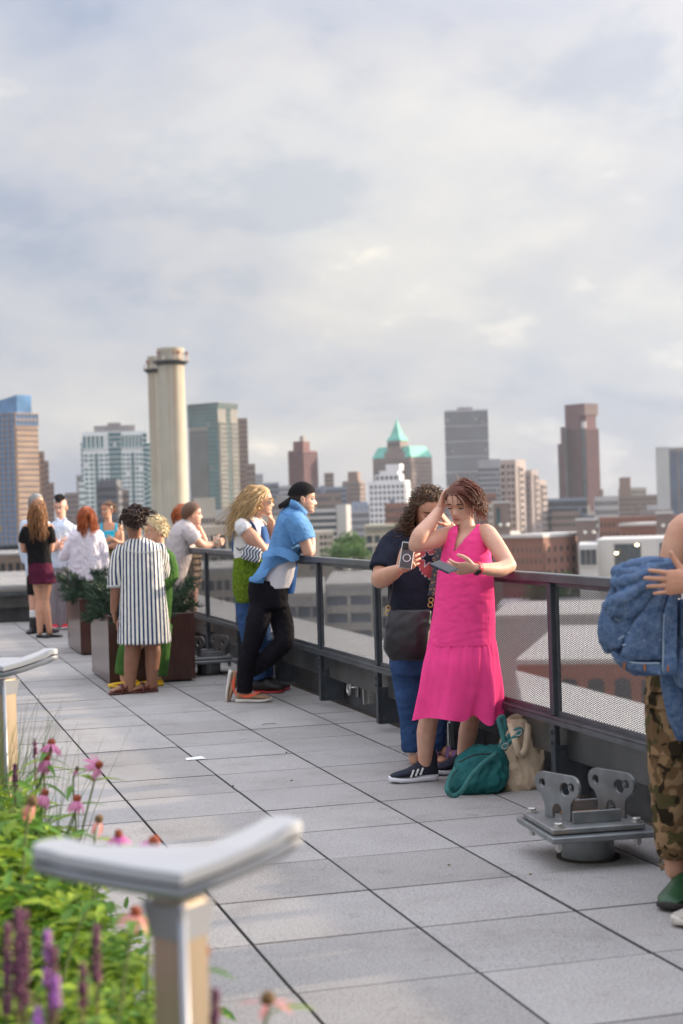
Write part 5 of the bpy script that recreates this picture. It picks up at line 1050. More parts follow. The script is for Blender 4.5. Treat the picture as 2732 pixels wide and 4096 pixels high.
garment(t,'t_shirt',M_wt,[lambda m:m.loft(rows([(2215,1085,1184,.04,.155),(2270,1062,1182,.04,.158),(2320,1046,1172,.04,.150),(2352,1052,1158,.04,.140)],D))],.008,.004,6,.6,25)
m=MB(); m.loft(rows([(2255,1160,1190,.10,.10),(2320,1150,1184,.10,.11),(2372,1140,1176,.10,.10)],D)); v,f,nn=vox(m,.009,2); put(folds(v,nn,.004,14,.5,2),f,'shirt_tail',clothmat('denim_deep',(.04,.12,.34)),t)
M_blj=clothmat('jeans_black',(.009,.008,.012),.2,8,.25,350,.8)
garment(t,'jeans',M_blj,[lambda m:m.loft(rows([(2322,995,1150,.03,.13),(2370,993,1152,.03,.14),(2430,1002,1150,.03,.14)],D)),
 lambda m:limb(m,[q(1055,2395,.03),q(1032,2480,-.04),q(1012,2560,-.05),q(985,2650,-.04),q(977,2768,-.02)],[.092,.097,.077,.068,.064],rnd='s'),
 lambda m:limb(m,[q(1100,2400,.08),q(1128,2490,.05),q(1140,2565,-.06)],[.092,.092,.075]),
 lambda m:limb(m,[q(1138,2565,-.06),q(1080,2625,-.03),q(1020,2670,.04),q(968,2705,.08)],[.076,.074,.064,.056])],.0085,.004,9,1.2,26,sm=9)
M_tan=clothmat('sneaker_tan',(.36,.225,.14),.1,20,.3,250); M_org=mat('swoosh_orange',(.85,.12,.05),.5,var=0); M_ow=mat('sole_offwhite',(.62,.58,.52),.6,var=.06)
def swoosh(o,hl,f,u,s,L,side):
    pts=[(.10,.050,.003),(.20,.042,.008),(.32,.040,.012),(.46,.048,.010),(.60,.062,.005),(.70,.072,.001)]; R_=[]
    for x,z,h in pts:
        c=hl+f*L*x+u*(z+.012); w=np.interp(x,[0,.1,.3,.5,.7],[.031,.037,.0385,.039,.038])*1.04; R_.append(np.array([c+s*side*w-u*h,c+s*side*w+u*h,c+s*side*(w-.02)+u*h,c+s*side*(w-.02)-u*h]))
    m=MB(); m.loft(R_); m.build('side_stripe',M_org,o); MB().bev(hl+f*L*.02+u*.075,(.012,.045,.045),.004,np.array([f,s,u])).build('heel_patch',M_org,o)
o,fr_=shoe(t,q(978,2752,-.02)*V3(1,1,0),_R0*.99-_F*.10,L=.285,mats=(M_tan,M_ow),sole=.026,hi=.105); swoosh(o,*fr_,side=(-1 if fr_[3]@_F>0 else 1))
m=MB(); hl,f,u,s,L=fr_
for k in range(5): c=hl+f*L*(.42+.06*k)+u*(.094-.010*k); m.tube([c-s*.02-u*.004,c+u*.003,c+s*.02-u*.004],.003,5)
m.build('laces',M_wht,o)
tp=q(928,2775,.02); ak=q(962,2712,.08)
o,fr_=shoe(t,ak-_R0*.105,-Z*.93-_R0*.16,up=_R0+Z*.1,L=.27,mats=(M_tan,M_ow),sole=.026,hi=.100); swoosh(o,*fr_,side=(-1 if fr_[3]@_F>0 else 1))
# ---------------------------------------------------------------- blond woman in sunglasses
D=13.45; q=lambda u,v,dd=0.: at(u,v,D+dd); FX=nrm(V3(1,-.10,0))
t=person(D,(1060,2745),'blond woman in round sunglasses and green knitted skirt beside the man in the cap')
hd=Head(q(1042,2004,.0),FX+V3(0,0,-.02),Z,.245)
lw=q(1086,2085,.16)
body(t,[lambda m:limb(m,[hd.w((0,-.12,-.22))[0],q(1022,2060,.02),q(1005,2095,.03)],[.056,.056,.075]),
 lambda m:m.loft(rows([(2080,975,1035,.03,.15),(2150,960,1065,.03,.16),(2240,950,1060,.03,.15)],D)),lambda m:limb(m,[q(1015,2110,.05),q(1030,2120,.2)],[.07,.06]),
 lambda m:limb(m,[q(972,2105,-.14),q(1010,2155,-.16),q(1050,2200,-.14)],[.062,.064,.052]),
 lambda m:limb(m,[q(1050,2200,-.14),q(1085,2195,.0),q(1105,2190,.10)],[.05,.046,.034]),
 lambda m:limb(m,[q(1030,2120,.2),q(1085,2170,.22),lw],[.06,.05,.03])],SK2,.009,hd,(hand(lw,Z*.8-_R0*.15,-_R0*.8+Z*.1,-_F,1.,(.8,.85,.9,.9),.5),))
hd.face(t,H_bld)
m=MB(); 
for sx in (-1,1): torus(m,hd.w((sx*.15,.40,.0))[0],.024,.0022,hd.r,hd.u,18,5); m.tube(hd.w([(sx*.25,.38,.02),(sx*.34,.2,.02),(sx*.35,-.05,.0)]),.0022,5)
m.tube(hd.w([(-.05,.42,.03),(.05,.42,.03)]),.002,5); gl=m.build('sunglasses',M_gold,t)
for sx in (-1,1): MB().ball(hd.w((sx*.15,.405,.0))[0],(.023,.004,.023),14,6,np.array([hd.r,hd.f,hd.u])).build('lens',mat('lens_brown',(.10,.06,.03),.1,var=0),gl,smooth=True)
m=MB(); torus(m,hd.w((-.40,-.03,-.22))[0],.017,.003,hd.f,hd.u,16,5); m.build('earring',M_gold,t,smooth=True); m=MB(); torus(m,hd.w((.40,-.03,-.22))[0],.017,.003,hd.f,hd.u,16,5); m.build('earring',M_gold,t,smooth=True)
m=MB(); a=np.linspace(0,2*np.pi,26,endpoint=False)
for k in a: m.ball(q(1014,2078,.0)+V3(1,0,0)*.072*np.cos(k)+V3(0,1,0)*.072*np.sin(k)-Z*.03*np.cos(k),.0065,6,4)
m.build('bead_necklace',mat('beads',(.75,.62,.55),.3,var=.1,vs=60),t,smooth=True)
wd_=tuple(-_R0*.42)
hair(t,H_bld,cap_shell(hd,scalp,.04),grow(hd,460,scalp,.34,lambda th,ph,rg:(.35*np.sign(th),-.75,.0),.0042,14,grav=.95,wind=wd_,seed=3,stiff=.6,jit=.22,curl=.006,cf=6,sides=4,lift=.012),
 grow(hd,60,lambda th,ph:abs(th)>1.5 and ph<.6,.44,(0,-1,0),.0016,14,grav=.7,wind=tuple(-_R0*.9),seed=13,stiff=.5,jit=.6,sides=3,curl=.008,cf=5))
M_wtee=clothmat('ribbed_white',(.74,.72,.70),.04,9,.3,500)
garment(t,'t_shirt',M_wtee,[lambda m:m.loft(rows([(2066,978,1030,.03,.10),(2090,958,1048,.03,.155),(2130,940,1060,.03,.165),(2180,934,1068,.03,.165),(2240,938,1062,.03,.165)],D)),
 lambda m:limb(m,[q(985,2095,-.1),q(970,2105,-.15),q(985,2125,-.165)],[.06,.068,.066],rnd=False),lambda m:limb(m,[q(1020,2095,.18),q(1045,2120,.2)],[.07,.07],rnd=False)],.009,.004,13,.7,33)
M_dng=clothmat('dungaree_denim',(.045,.11,.27),.15,7,.25,320)
for P_ in ([q(958,2090,-.06),q(940,2120,-.05),q(934,2170,-.02),q(934,2205,-.0)],[q(960,2080,-.13),q(990,2080,-.16),q(1015,2105,-.16),q(1030,2150,-.14)]): pts=crm(P_,5); ribbon(pts,[-_F*.6-_R0*.6]*len(pts),.035,.006).build('dungaree_strap',M_dng,t,smooth=True)
garment(t,'bib',M_dng,[lambda m:m.loft(rows([(2105,1022,1062,.03,.11),(2150,1035,1076,.03,.13),(2200,1030,1076,.03,.15),(2240,940,1072,.03,.172)],D))],.009,.003,12,.6,35)
M_grn=clothmat('green_knit',(.13,.20,.018),.22,30,1.0,110,.95,bd=.006)
garment(t,'knit_skirt',M_grn,[lambda m:m.loft(rows([(2230,938,1066,.02,.17),(2290,933,1072,.02,.185),(2360,934,1060,.02,.18),(2400,942,1040,.02,.16),(2432,946,975,.02,.07)],D))],.009,.007,16,.9,36)
garment(t,'jeans',M_jean,[lambda m:limb(m,[q(985,2350,-.02),q(990,2480,-.04),q(1010,2600,-.02),q(1035,2715,.0)],[.10,.085,.07,.07],rnd='s'),lambda m:limb(m,[q(1020,2360,.12),q(1040,2500,.14),q(1062,2705,.16)],[.10,.085,.07],rnd='s')],.009,.005,12,.7,37)
M_bkb=mat('boot_black',(.015,.014,.016),.45,var=.15,vs=30,bump=.2,bs=60); M_rds=mat('sole_red',(.45,.03,.03),.6,var=0)
shoe(t,q(1040,2715,.0)*V3(1,1,0),_R0*.96-_F*.15,L=.27,mats=(M_bkb,M_rds),sole=.02,hi=.14); shoe(t,q(1062,2705,.16)*V3(1,1,0),_R0*.98+_F*.1,L=.27,mats=(M_bkb,M_rds),sole=.02,hi=.14)
bt=thing('waist_bag',q(1010,2230,-.2),'small striped pouch hanging at the side of the blond woman','bag')
M_zig=clothmat('wave_stripe',(.70,.68,.62),.04,extra=stripes((.03,.05,.13),1.,.5)); c0=q(1006,2215,-.22)
m=MB(); m.bev(c0,(.165,.05,.125),.02,np.array([nrm(_R0-Z*.35),_F,nrm(Z+_R0*.35)])); v,f,nn=vox(m,.007,3); w1=(v-c0)@nrm(_R0-Z*.35); w2=(v-c0)@nrm(Z+_R0*.35); put(v,f,'pouch',M_zig,bt,{'pat':w1/.026+.30*np.sin(w2*80)})
P_=crm([q(985,2180,-.2),q(960,2200,-.14),q(945,2190,-.08)],5); m=MB(); m.tube(P_,.006,6); m.build('strap',M_str,bt)
# ---------------------------------------------------------------- woman in striped dress
D=13.75; q=lambda u,v,dd=0.: at(u,v,D+dd)
t=person(D,(560,2770),'woman seen from behind in a blue and white striped shirt dress and sandals')
hd=Head(q(535,2086,.0),_F*.90+_R0*.05-_R0*.30,Z,.225)
lw=q(455,2448,.02)
body(t,[lambda m:limb(m,[hd.w((0,-.12,-.22))[0],q(540,2145,-.0),q(545,2180,.0)],[.058,.056,.075]),
 lambda m:m.loft(rows([(2165,505,612,0,.07),(2250,505,625,0,.11),(2500,490,650,0,.13)],D)),
 lambda m:limb(m,[q(487,2200,.0),q(470,2280,-.02),q(466,2345,-.02)],[.06,.056,.046]),lambda m:limb(m,[q(466,2340,-.02),q(460,2395,.0),lw],[.046,.042,.030]),
 lambda m:limb(m,[q(505,2500,0),q(530,2580,0),q(528,2625,-.01),q(523,2680,.0),q(520,2760,.0)],[.09,.070,.069,.060,.040]),
 lambda m:limb(m,[q(640,2490,0.05),q(612,2570,.05),q(612,2608,.04),q(609,2665,.05),q(607,2742,.06)],[.09,.070,.069,.060,.040])],SK4,.009,hd,(hand(lw,-Z+_R0*.12,_R0,_F,1.,(.35,.4,.4,.45),.5),))
M_strp=clothmat('navy_stripe_cotton',(.80,.78,.70),.04,9,.2,420,extra=stripes((.022,.045,.125),1.,.46)); 
def patang(u0,per,D_):
    def fn(v):
        c=at(570,2300,D_); x=(v-c)@_R0; y=(v-c)@_F; w=np.where(y<.05,x+.06*np.sin(x*9),x); return {'pat':(np.arctan2(x,np.maximum(.04,.30-y))*.36+.25*x)/per}
    return fn
garment(t,'shirt_dress',M_strp,[lambda m:m.loft(rows([(2152,520,575,0,.06),(2168,496,618,0,.095),(2190,482,640,0,.120),(2240,482,648,0,.145),(2320,482,655,0,.160),(2420,478,668,0,.175),(2500,474,678,0,.185),(2572,471,686,0,.195)],D,40)),
 lambda m:limb(m,[q(500,2190,0),q(480,2230,-.01),q(466,2290,-.02),q(460,2348,-.02)],[.07,.078,.072,.066],rnd=False),
 lambda m:limb(m,[q(628,2190,0.),q(646,2240,.10),q(654,2300,.20)],[.065,.068,.06],rnd=False)],.0085,.0075,8,.12,43,attrs=patang(570,.036,D),ridge=False)
m=MB(); torus(m,q(461,2345,-.02),.062,.014,_R0,_F,20,7); v,f=m.data(); put(v,f,'rolled_cuff',M_strp,t,{'pat':v[:,2]*60+v[:,0]*45})
m=MB(); m.tube(crm([q(497,2200,-.135),q(560,2210,-.165),q(640,2205,-.14)],6),.004,6); m.build('yoke_seam',clothmat('seam_cream',(.55,.55,.52)),t,smooth=True)
hair(t,H_dk,cap_shell(hd,scalp,.05,noise_=.12),grow(hd,150,scalp,.08,lambda th,ph,rg:(.2*rg.normal(),-.2,.7),.0085,10,curl=.010,cf=14,grav=.5,seed=5,jit=.9,stiff=.2),grow(hd,34,lambda th,ph:ph>.6,.17,(.6,0,.3),.007,14,curl=.008,cf=14,grav=.35,wind=tuple(_R0*1.1),seed=6,jit=.6,stiff=.3))
for sx in (-1,1): m=MB(); torus(m,hd.w((sx*.37,-.08,-.26))[0],.020,.003,_R0,Z,16,5); m.build('earring',M_gold,t,smooth=True)
M_brs=mat('sandal_oxblood',(.10,.022,.018),.45,var=.1); sandal(t,q(520,2765,.0),-_R0*.8-_F*.45,M_brs,SK4,.245,1,True); sandal(t,q(607,2748,.06),-_R0*.85-_F*.35,M_brs,SK4,.245,1,True)
# ---------------------------------------------------------------- person in green with yellow clogs
D=14.28; q=lambda u,v,dd=0.: at(u,v,D+dd)
t=person(D,(560,2735),'person with cropped platinum hair and glasses in green, half hidden by the striped dress')
hd=Head(q(620,2124,.0),-_R0*.80-_F*.35,Z,.225)
body(t,[lambda m:limb(m,[hd.w((0,-.12,-.22))[0],q(632,2175,.02),q(635,2210,.02)],[.055,.055,.07]),lambda m:limb(m,[q(635,2210,.02),q(610,2480,.02),q(530,2600,0),q(498,2690,0),q(500,2725,0)],[.08,.08,.06,.04,.036]),lambda m:limb(m,[q(610,2480,.02),q(635,2600,0),q(630,2690,0),q(628,2730,0)],[.07,.06,.04,.036])],SK1,.009,hd)
hd.face(t,H_plt); m=MB(); torus(m,hd.w((.15,.40,.0))[0],.024,.0022,hd.r,hd.u,16,5); torus(m,hd.w((-.15,.40,.0))[0],.024,.0022,hd.r,hd.u,16,5); m.tube(hd.w([(.25,.38,.02),(.34,.2,.02),(.35,-.05,.0)]),.0022,5); m.tube(hd.w([(-.25,.38,.02),(-.34,.2,.02),(-.35,-.05,.0)]),.0022,5); m.build('glasses',M_gold,t)
hair(t,H_plt,cap_shell(hd,scalp,.05),grow(hd,300,scalp,.055,lambda th,ph,rg:(.3*rg.normal(),.2,.5),.0045,7,grav=.3,seed=4,jit=.7,curl=.006,cf=14,sides=4))
M_olv=clothmat('green_cotton',(.055,.13,.030),.12,8)
garment(t,'green_overall',M_olv,[lambda m:m.loft(rows([(2195,600,672,.02,.08),(2225,575,686,.02,.13),(2300,560,688,.02,.15),(2420,560,686,.02,.16),(2520,540,676,.02,.16)],D)),
 lambda m:limb(m,[q(668,2235,0.),q(682,2300,-.05),q(650,2340,-.12)],[.075,.07,.06]),
 lambda m:limb(m,[q(560,2500,0),q(515,2600,.0),q(497,2698,.0)],[.11,.092,.085],rnd='s'),lambda m:limb(m,[q(640,2500,0),q(638,2600,.0),q(630,2700,.0)],[.11,.092,.088],rnd='s')],.0095,.005,11,.4,53)
M_yel=mat('clog_yellow',(.80,.48,.015),.4,var=.05); 
for (u_,v_) in ((515,2730),(612,2735)): shoe(t,q(u_+10,v_,-.02)*V3(1,1,0),-_R0*.92-_F*.3,L=.27,mats=(M_yel,M_yel),sole=.03,hi=.10,low=True,name='clog')
# ---------------------------------------------------------------- leaning man in striped shirt
D=17.6; q=lambda u,v,dd=0.: at(u,v,D+dd); FX=nrm(V3(1,-.05,0))
t=person(D,(700,2610),'man with cropped hair in a pale striped short-sleeved shirt leaning on the railing')
hd=Head(q(770,2056,.0),FX-Z*.05,Z-FX*.08,.24); lw=q(852,2176,-.06); rw=q(795,2110,.15)
body(t,[lambda m:limb(m,[hd.w((0,-.14,-.22))[0],q(750,2098,.02),q(732,2120,.02)],[.062,.062,.075]),lambda m:m.loft(rows([(2110,690,770,.03,.12),(2300,670,740,.03,.13)],D)),
 lambda m:limb(m,[q(755,2125,-.16),q(785,2160,-.18),q(812,2182,-.14)],[.058,.054,.045]),lambda m:limb(m,[q(812,2182,-.14),q(832,2180,-.1),lw],[.045,.042,.032]),
 lambda m:limb(m,[q(770,2125,.2),q(815,2170,.18),rw],[.055,.05,.032]),
 lambda m:limb(m,[q(722,2400,.0),q(716,2500,0),q(712,2580,0)],[.07,.055,.04]),lambda m:limb(m,[q(768,2360,.2),q(768,2440,.2),q(764,2560,.2)],[.07,.055,.04])],SK1,.011,hd,
 (hand(lw,_R0*.9+Z*.2,_F,Z,1.05,(.6,.6,.6,.6),.5,vx=.005),hand(rw,Z*.9-_R0*.2,-_R0,_F,1.05,(.8,.8,.8,.8),.5,vx=.005)),male=True,stub=.3,jaw=1.05)
hd.face(t,HB); hair(t,H_brn,cap_shell(hd,scalp,.07))
M_sp2=clothmat('pinstripe_shirt',(.66,.60,.58),.05,9,.2,420,extra=stripes((.36,.30,.33),1.,.4))
def patd(D_,ax,per): return lambda v:{'pat':((v-at(700,2200,D_))@ax)/per}
garment(t,'shirt',M_sp2,[lambda m:m.loft(rows([(2078,725,770,.02,.07),(2095,702,776,.02,.13),(2130,680,782,.02,.18),(2190,666,778,.02,.19),(2260,664,756,.02,.18),(2320,672,738,.02,.16),(2345,690,728,.02,.13)],D)),
 lambda m:limb(m,[q(745,2118,-.14),q(770,2145,-.18),q(785,2162,-.18)],[.08,.082,.078],rnd=False),lambda m:limb(m,[q(770,2120,.2),q(795,2150,.2)],[.07,.07],rnd=False)],.011,.007,9,.6,63,attrs=patd(D,nrm(_R0*.9+Z*.25),.017))
garment(t,'shorts',clothmat('shorts_grey',(.20,.18,.17)),[lambda m:m.loft(rows([(2310,672,745,.03,.14),(2380,676,760,.03,.15)],D)),lambda m:limb(m,[q(710,2370,0),q(718,2430,0)],[.10,.10],rnd='s')],.011,.004,12)
for (u_,v_,e_) in ((712,2590,0),(764,2570,.2)): shoe(t,q(u_,v_,e_)*V3(1,1,0),FX,L=.28,mats=(M_bkb,M_wht))
cp=thing('cup',q(868,2155,-.06),'clear plastic cup held over the railing by the leaning man','cup'); m=MB(); a=np.linspace(0,2*np.pi,18,endpoint=False); c=np.stack([np.cos(a),np.sin(a),0*a],1); p0=q(866,2178,-.06); m.loft([c*.028+p0,c*.036+p0+Z*.09],cap=False); m.loft([c*.033+p0+Z*.088,c*.026+p0+Z*.003],cap=False)
M_clr=mat('clear_plastic',(.9,.9,.9),.08,var=0); M_clr.node_tree.nodes['Principled BSDF'].inputs['Transmission Weight'].default_value=.9; m.build('wall',M_clr,cp,smooth=True); MB().loft([c*.0275+p0+Z*.004,c*.030+p0+Z*.035]).build('drink',mat('pale_drink',(.75,.68,.45),.1,var=0),cp,smooth=True)
# person in plaid behind him
D=18.3; q=lambda u,v,dd=0.: at(u,v,D+dd)
t=person(D,(766,2560),'person in a tan and black plaid garment almost hidden behind the leaning man')
hd=Head(q(734,2058,.0),FX,Z,.225); def_=0
body(t,[lambda m:limb(m,[hd.w((0,-.12,-.22))[0],q(740,2110,0)],[.055,.07]),lambda m:limb(m,[q(764,2330,-.02),q(768,2400,-.02),q(764,2540,.0)],[.075,.06,.04]),lambda m:limb(m,[q(745,2330,.12),q(745,2420,.12),q(745,2535,.14)],[.075,.06,.04])],SK1,.012,hd); hair(t,H_cop,cap_shell(hd,scalp,.06),grow(hd,120,scalp,.10,(0,-.8,-.2),.007,8,seed=3))
def plaid(t_,v,out,b):
    w=nd(t_,'ShaderNodeSeparateXYZ'); ln(t_,v,w.inputs[0]); res=out
    for ax,fq in ((1,14.),(2,14.)):
        fr_=mth(t_,'FRACT',mth(t_,'MULTIPLY',w.outputs[ax],fq)); res=cmul(t_,res,ramp(t_,fr_,[(0,(.16,.13,.12)),(.40,(.16,.13,.12)),(.44,(1,1,1)),(.72,(.5,.42,.36)),(.76,(1,1,1))],'CONSTANT'))
    return res
M_pld=clothmat('plaid_wool',(.62,.46,.30),.05,extra=plaid)
garment(t,'plaid_shirt',M_pld,[lambda m:m.loft(rows([(2090,715,765,0,.08),(2130,715,790,0,.14),(2200,722,800,0,.15),(2300,722,804,0,.16),(2348,724,800,0,.16)],D))],.011,.006,11,.4,73)
for (u_,v_,e_) in ((764,2550,0),(745,2545,.14)): shoe(t,q(u_,v_,e_)*V3(1,1,0),FX,L=.26,mats=(M_bkb,M_bkb))
# ---------------------------------------------------------------- far group of five
def glass_(p,label):
    g=thing('wine_glass',p,label,'glass','stemmed glasses of the far group'); a=np.linspace(0,2*np.pi,16,endpoint=False); c=np.stack([np.cos(a),np.sin(a),0*a],1); m=MB()
    m.loft([c*r+p+Z*z for r,z in ((.030,-.10),(.004,-.095),(.004,-.02),(.02,-.008),(.036,.03),(.036,.06),(.031,.085))],cap=False); m.build('glass_body',M_clr,g,smooth=True); return g
D=20.6; q=lambda u,v,dd=0.: at(u,v,D+dd)
t=person(D,(175,2545),'woman with very long light brown hair in a black top and maroon skirt')
hd=Head(q(155,2035,.0),_F*.9+_R0*.25,Z,.225); rw=q(205,2135,.12)
body(t,[lambda m:limb(m,[hd.w((0,-.12,-.22))[0],q(155,2085,0),q(155,2110,0)],[.052,.05,.065]),lambda m:m.loft(rows([(2105,120,190,0,.07),(2300,115,205,0,.12)],D)),
 lambda m:limb(m,[q(104,2110,0),q(92,2160,0),q(95,2200,.02)],[.05,.046,.04]),lambda m:limb(m,[q(95,2200,.02),q(120,2200,.14),q(160,2180,.2)],[.04,.036,.028]),
 lambda m:limb(m,[q(190,2110,0),q(202,2160,0),q(203,2200,.02)],[.05,.046,.04]),lambda m:limb(m,[q(203,2200,.02),q(208,2170,.08),rw],[.04,.036,.028]),
 lambda m:limb(m,[q(150,2290,0),q(155,2360,0),q(160,2400,0),q(158,2440,-.01),q(160,2528,0)],[.085,.066,.052,.055,.036]),lambda m:limb(m,[q(190,2290,.02),q(184,2360,.02),q(182,2400,.02),q(186,2445,.02),q(199,2530,.04)],[.085,.066,.052,.055,.036])],SK2,.011,hd,(hand(rw,Z+_R0*.3,-_R0,-_F,1.,(.6,.6,.6,.6),.5,vx=.005),))
garment(t,'top',clothmat('top_black',(.012,.011,.012),.2,9),[lambda m:m.loft(rows([(2090,135,178,0,.07),(2105,108,196,0,.10),(2140,98,204,0,.12),(2200,108,202,0,.12),(2262,112,208,0,.13)],D)),lambda m:limb(m,[q(112,2110,0),q(98,2140,0),q(92,2172,.0)],[.066,.066,.062],rnd=False),lambda m:limb(m,[q(190,2110,0),q(202,2140,0),q(205,2172,.0)],[.066,.066,.062],rnd=False)],.011,.004,11,.5,83)
garment(t,'skirt',clothmat('skirt_maroon',(.085,.014,.035),.12,9),[lambda m:m.loft(rows([(2250,113,206,0,.13),(2290,113,214,0,.145),(2334,118,226,0,.16)],D,40,mod=lambda a,s:1+.03*s*np.sin(9*a)))],.010,.004,10,.3,84)
hair(t,H_lgt,cap_shell(hd,scalp,.04),grow(hd,260,scalp,.40,lambda th,ph,rg:(.3*np.sign(th),-.7,-.2),.006,16,grav=1.3,seed=3,jit=.2,curl=.008,cf=7,sides=4,wind=tuple(_R0*.10)))
for (u_,e_,du) in ((160,0,_R0*.7-_F*.5),(199,.04,_R0*.9-_F*.3)): shoe(t,q(u_,2530,e_)*V3(1,1,0),du,L=.24,mats=(M_bkb,M_bkb),low=True,sole=.012,hi=.07,name='flat_shoe')
D=21.5; q=lambda u,v,dd=0.: at(u,v,D+dd)
t=person(D,(150,2525),'grey-haired man in a pale shirt, black shorts and boots hidden behind the long-haired woman')
hd=Head(q(147,2012,.0),-_F*.5+_R0*.8,Z,.235)
body(t,[lambda m:limb(m,[hd.w((0,-.12,-.22))[0],q(145,2070,0),q(145,2090,0)],[.06,.06,.075]),lambda m:limb(m,[q(132,2360,0),q(134,2420,0),q(135,2500,0)],[.07,.058,.042]),lambda m:limb(m,[q(175,2360,0),q(175,2420,0),q(180,2500,0)],[.07,.058,.042])],SK1,.012,hd,male=True)
hd.face(t,H_gry); hair(t,H_gry,cap_shell(hd,scalp,.05),grow(hd,140,scalp,.04,(0,-.5,.3),.006,5,seed=2))
garment(t,'shirt',clothmat('shirt_pale_blue',(.58,.66,.78),.05,9),[lambda m:m.loft(rows([(2068,115,175,0,.08),(2095,92,200,0,.13),(2160,95,198,0,.14),(2300,105,195,0,.14)],D)),lambda m:limb(m,[q(100,2100,0),q(94,2180,0),q(100,2240,.0)],[.07,.065,.055])],.012,.005,11,.5,85)
garment(t,'shorts',clothmat('shorts_black',(.014,.013,.014)),[lambda m:m.loft(rows([(2280,108,200,0,.14),(2320,110,202,0,.15)],D)),lambda m:limb(m,[q(132,2310,0),q(136,2378,0)],[.09,.088],rnd='s'),lambda m:limb(m,[q(178,2310,0),q(178,2378,0)],[.09,.088],rnd='s')],.012,.003,11,.5,86)
for (u_,k_) in ((135,0),(182,1)):
    m=MB(); limb(m,[q(u_,2440,0),q(u_,2472,0)],[.056,.054],rnd=False); m.build('sock',mat('sock_white',(.72,.72,.72),.9,var=.05),t,smooth=True); m=MB(); limb(m,[q(u_,2468,0),q(u_,2520,0)],[.062,.056],rnd=False); m.build('boot_shaft',M_bkb,t,smooth=True)
    shoe(t,q(u_,2520,0)*V3(1,1,0),_R0*.8-_F*.5 if k_ else -_R0*.1-_F,L=.29,mats=(M_bkb,M_bkb),thick=1.1,name='boot')
D=22.2; q=lambda u,v,dd=0.: at(u,v,D+dd)
t=person(D,(240,2510),'man with a dark quiff in a pale blue shirt and striped trousers facing the camera')
hd=Head(q(241,2030,.0),-_F*.95-_R0*.15-Z*.12,Z,.245); rw=q(238,2176,-.22); lw=q(262,2190,-.24)
body(t,[lambda m:limb(m,[hd.w((0,-.12,-.22))[0],q(243,2080,0),q(244,2110,0)],[.062,.062,.075]),lambda m:limb(m,[q(204,2165,-.05),q(215,2195,-.15),rw],[.045,.04,.03]),lambda m:limb(m,[q(288,2180,-.05),q(280,2205,-.15),lw],[.045,.04,.03])],SK1,.011,hd,(hand(rw,Z*.5+_R0*.4-_F*.2,_R0,Z,1.05,(.6,.6,.6,.6),.5,vx=.005),hand(lw,Z*.5-_R0*.4-_F*.2,-_R0,Z,1.05,(.6,.6,.6,.6),.5,vx=.005)),male=True,jaw=1.04)
hd.face(t,H_dk); hair(t,H_blk,cap_shell(hd,lambda th,ph:ph>np.interp(abs(th),[0,.5,.7,3.14],[.62,.62,.95,1.0]),.05),grow(hd,160,lambda th,ph:ph>np.interp(abs(th),[0,.6,3.14],[.7,.9,1.1]),.07,(0,.1,.9),.006,6,grav=-.1,seed=4,jit=.3))
M_pb=MATS['shirt_pale_blue']
garment(t,'shirt',M_pb,[lambda m:m.loft(rows([(2080,222,262,0,.07),(2098,200,290,0,.12),(2140,198,294,0,.14),(2200,204,290,0,.14),(2272,205,282,0,.14)],D)),lambda m:limb(m,[q(206,2105,0),q(200,2140,-.02),q(206,2175,-.08)],[.07,.066,.058],rnd=False),lambda m:limb(m,[q(288,2105,0),q(294,2150,-.02),q(288,2185,-.08)],[.07,.066,.058],rnd=False)],.011,.006,11,.6,87)
cl_=crm([q(226,2072,-.06),q(236,2092,-.10),q(243,2112,-.125),q(252,2092,-.10),q(262,2072,-.06)],5); ribbon(cl_,[-_F+Z*.3]*len(cl_),.05,.005).build('collar',M_pb,t,smooth=True)
M_st3=clothmat('trouser_stripe',(.55,.52,.56),.04,extra=stripes((.035,.03,.045),1.,.55))
garment(t,'trousers',M_st3,[lambda m:m.loft(rows([(2255,207,280,0,.13),(2300,205,280,0,.14)],D)),lambda m:limb(m,[q(222,2290,0),q(220,2400,0),q(220,2508,0)],[.10,.095,.105],rnd='s'),lambda m:limb(m,[q(262,2290,0),q(260,2400,0),q(258,2508,0)],[.10,.095,.105],rnd='s')],.011,.005,10,.15,88,attrs=lambda v:{'pat':((v-at(240,2400,22.2))@_R0)/.019})
for u_ in (222,262): shoe(t,q(u_,2510,-.02)*V3(1,1,0),-_F+_R0*.1,L=.28,mats=(M_red,M_wht))
glass_(q(236,2160,-.24),'wine glass held by the man with the quiff, left one'); glass_(q(262,2172,-.26),'wine glass between the man with the quiff and the red-haired woman')
D=21.4; q=lambda u,v,dd=0.: at(u,v,D+dd)
t=person(D,(335,2530),'woman with long copper red hair in an oversized white shirt')
hd=Head(q(345,2062,.0),_F*.9-_R0*.35,Z,.225); lw=q(246,2190,.08)
body(t,[lambda m:limb(m,[hd.w((0,-.12,-.22))[0],q(343,2112,0),q(342,2135,0)],[.052,.05,.065]),lambda m:limb(m,[q(262,2225,.02),q(252,2205,.05),lw],[.036,.034,.028]),lambda m:limb(m,[q(320,2400,0),q(320,2440,0),q(320,2518,0)],[.06,.055,.036]),lambda m:limb(m,[q(362,2400,0),q(362,2440,0),q(362,2518,0)],[.06,.055,.036])],SK1,.011,hd,(hand(lw,Z*.5-_R0*.6,_R0,Z,1.,(.6,.6,.6,.6),.5,vx=.005),))
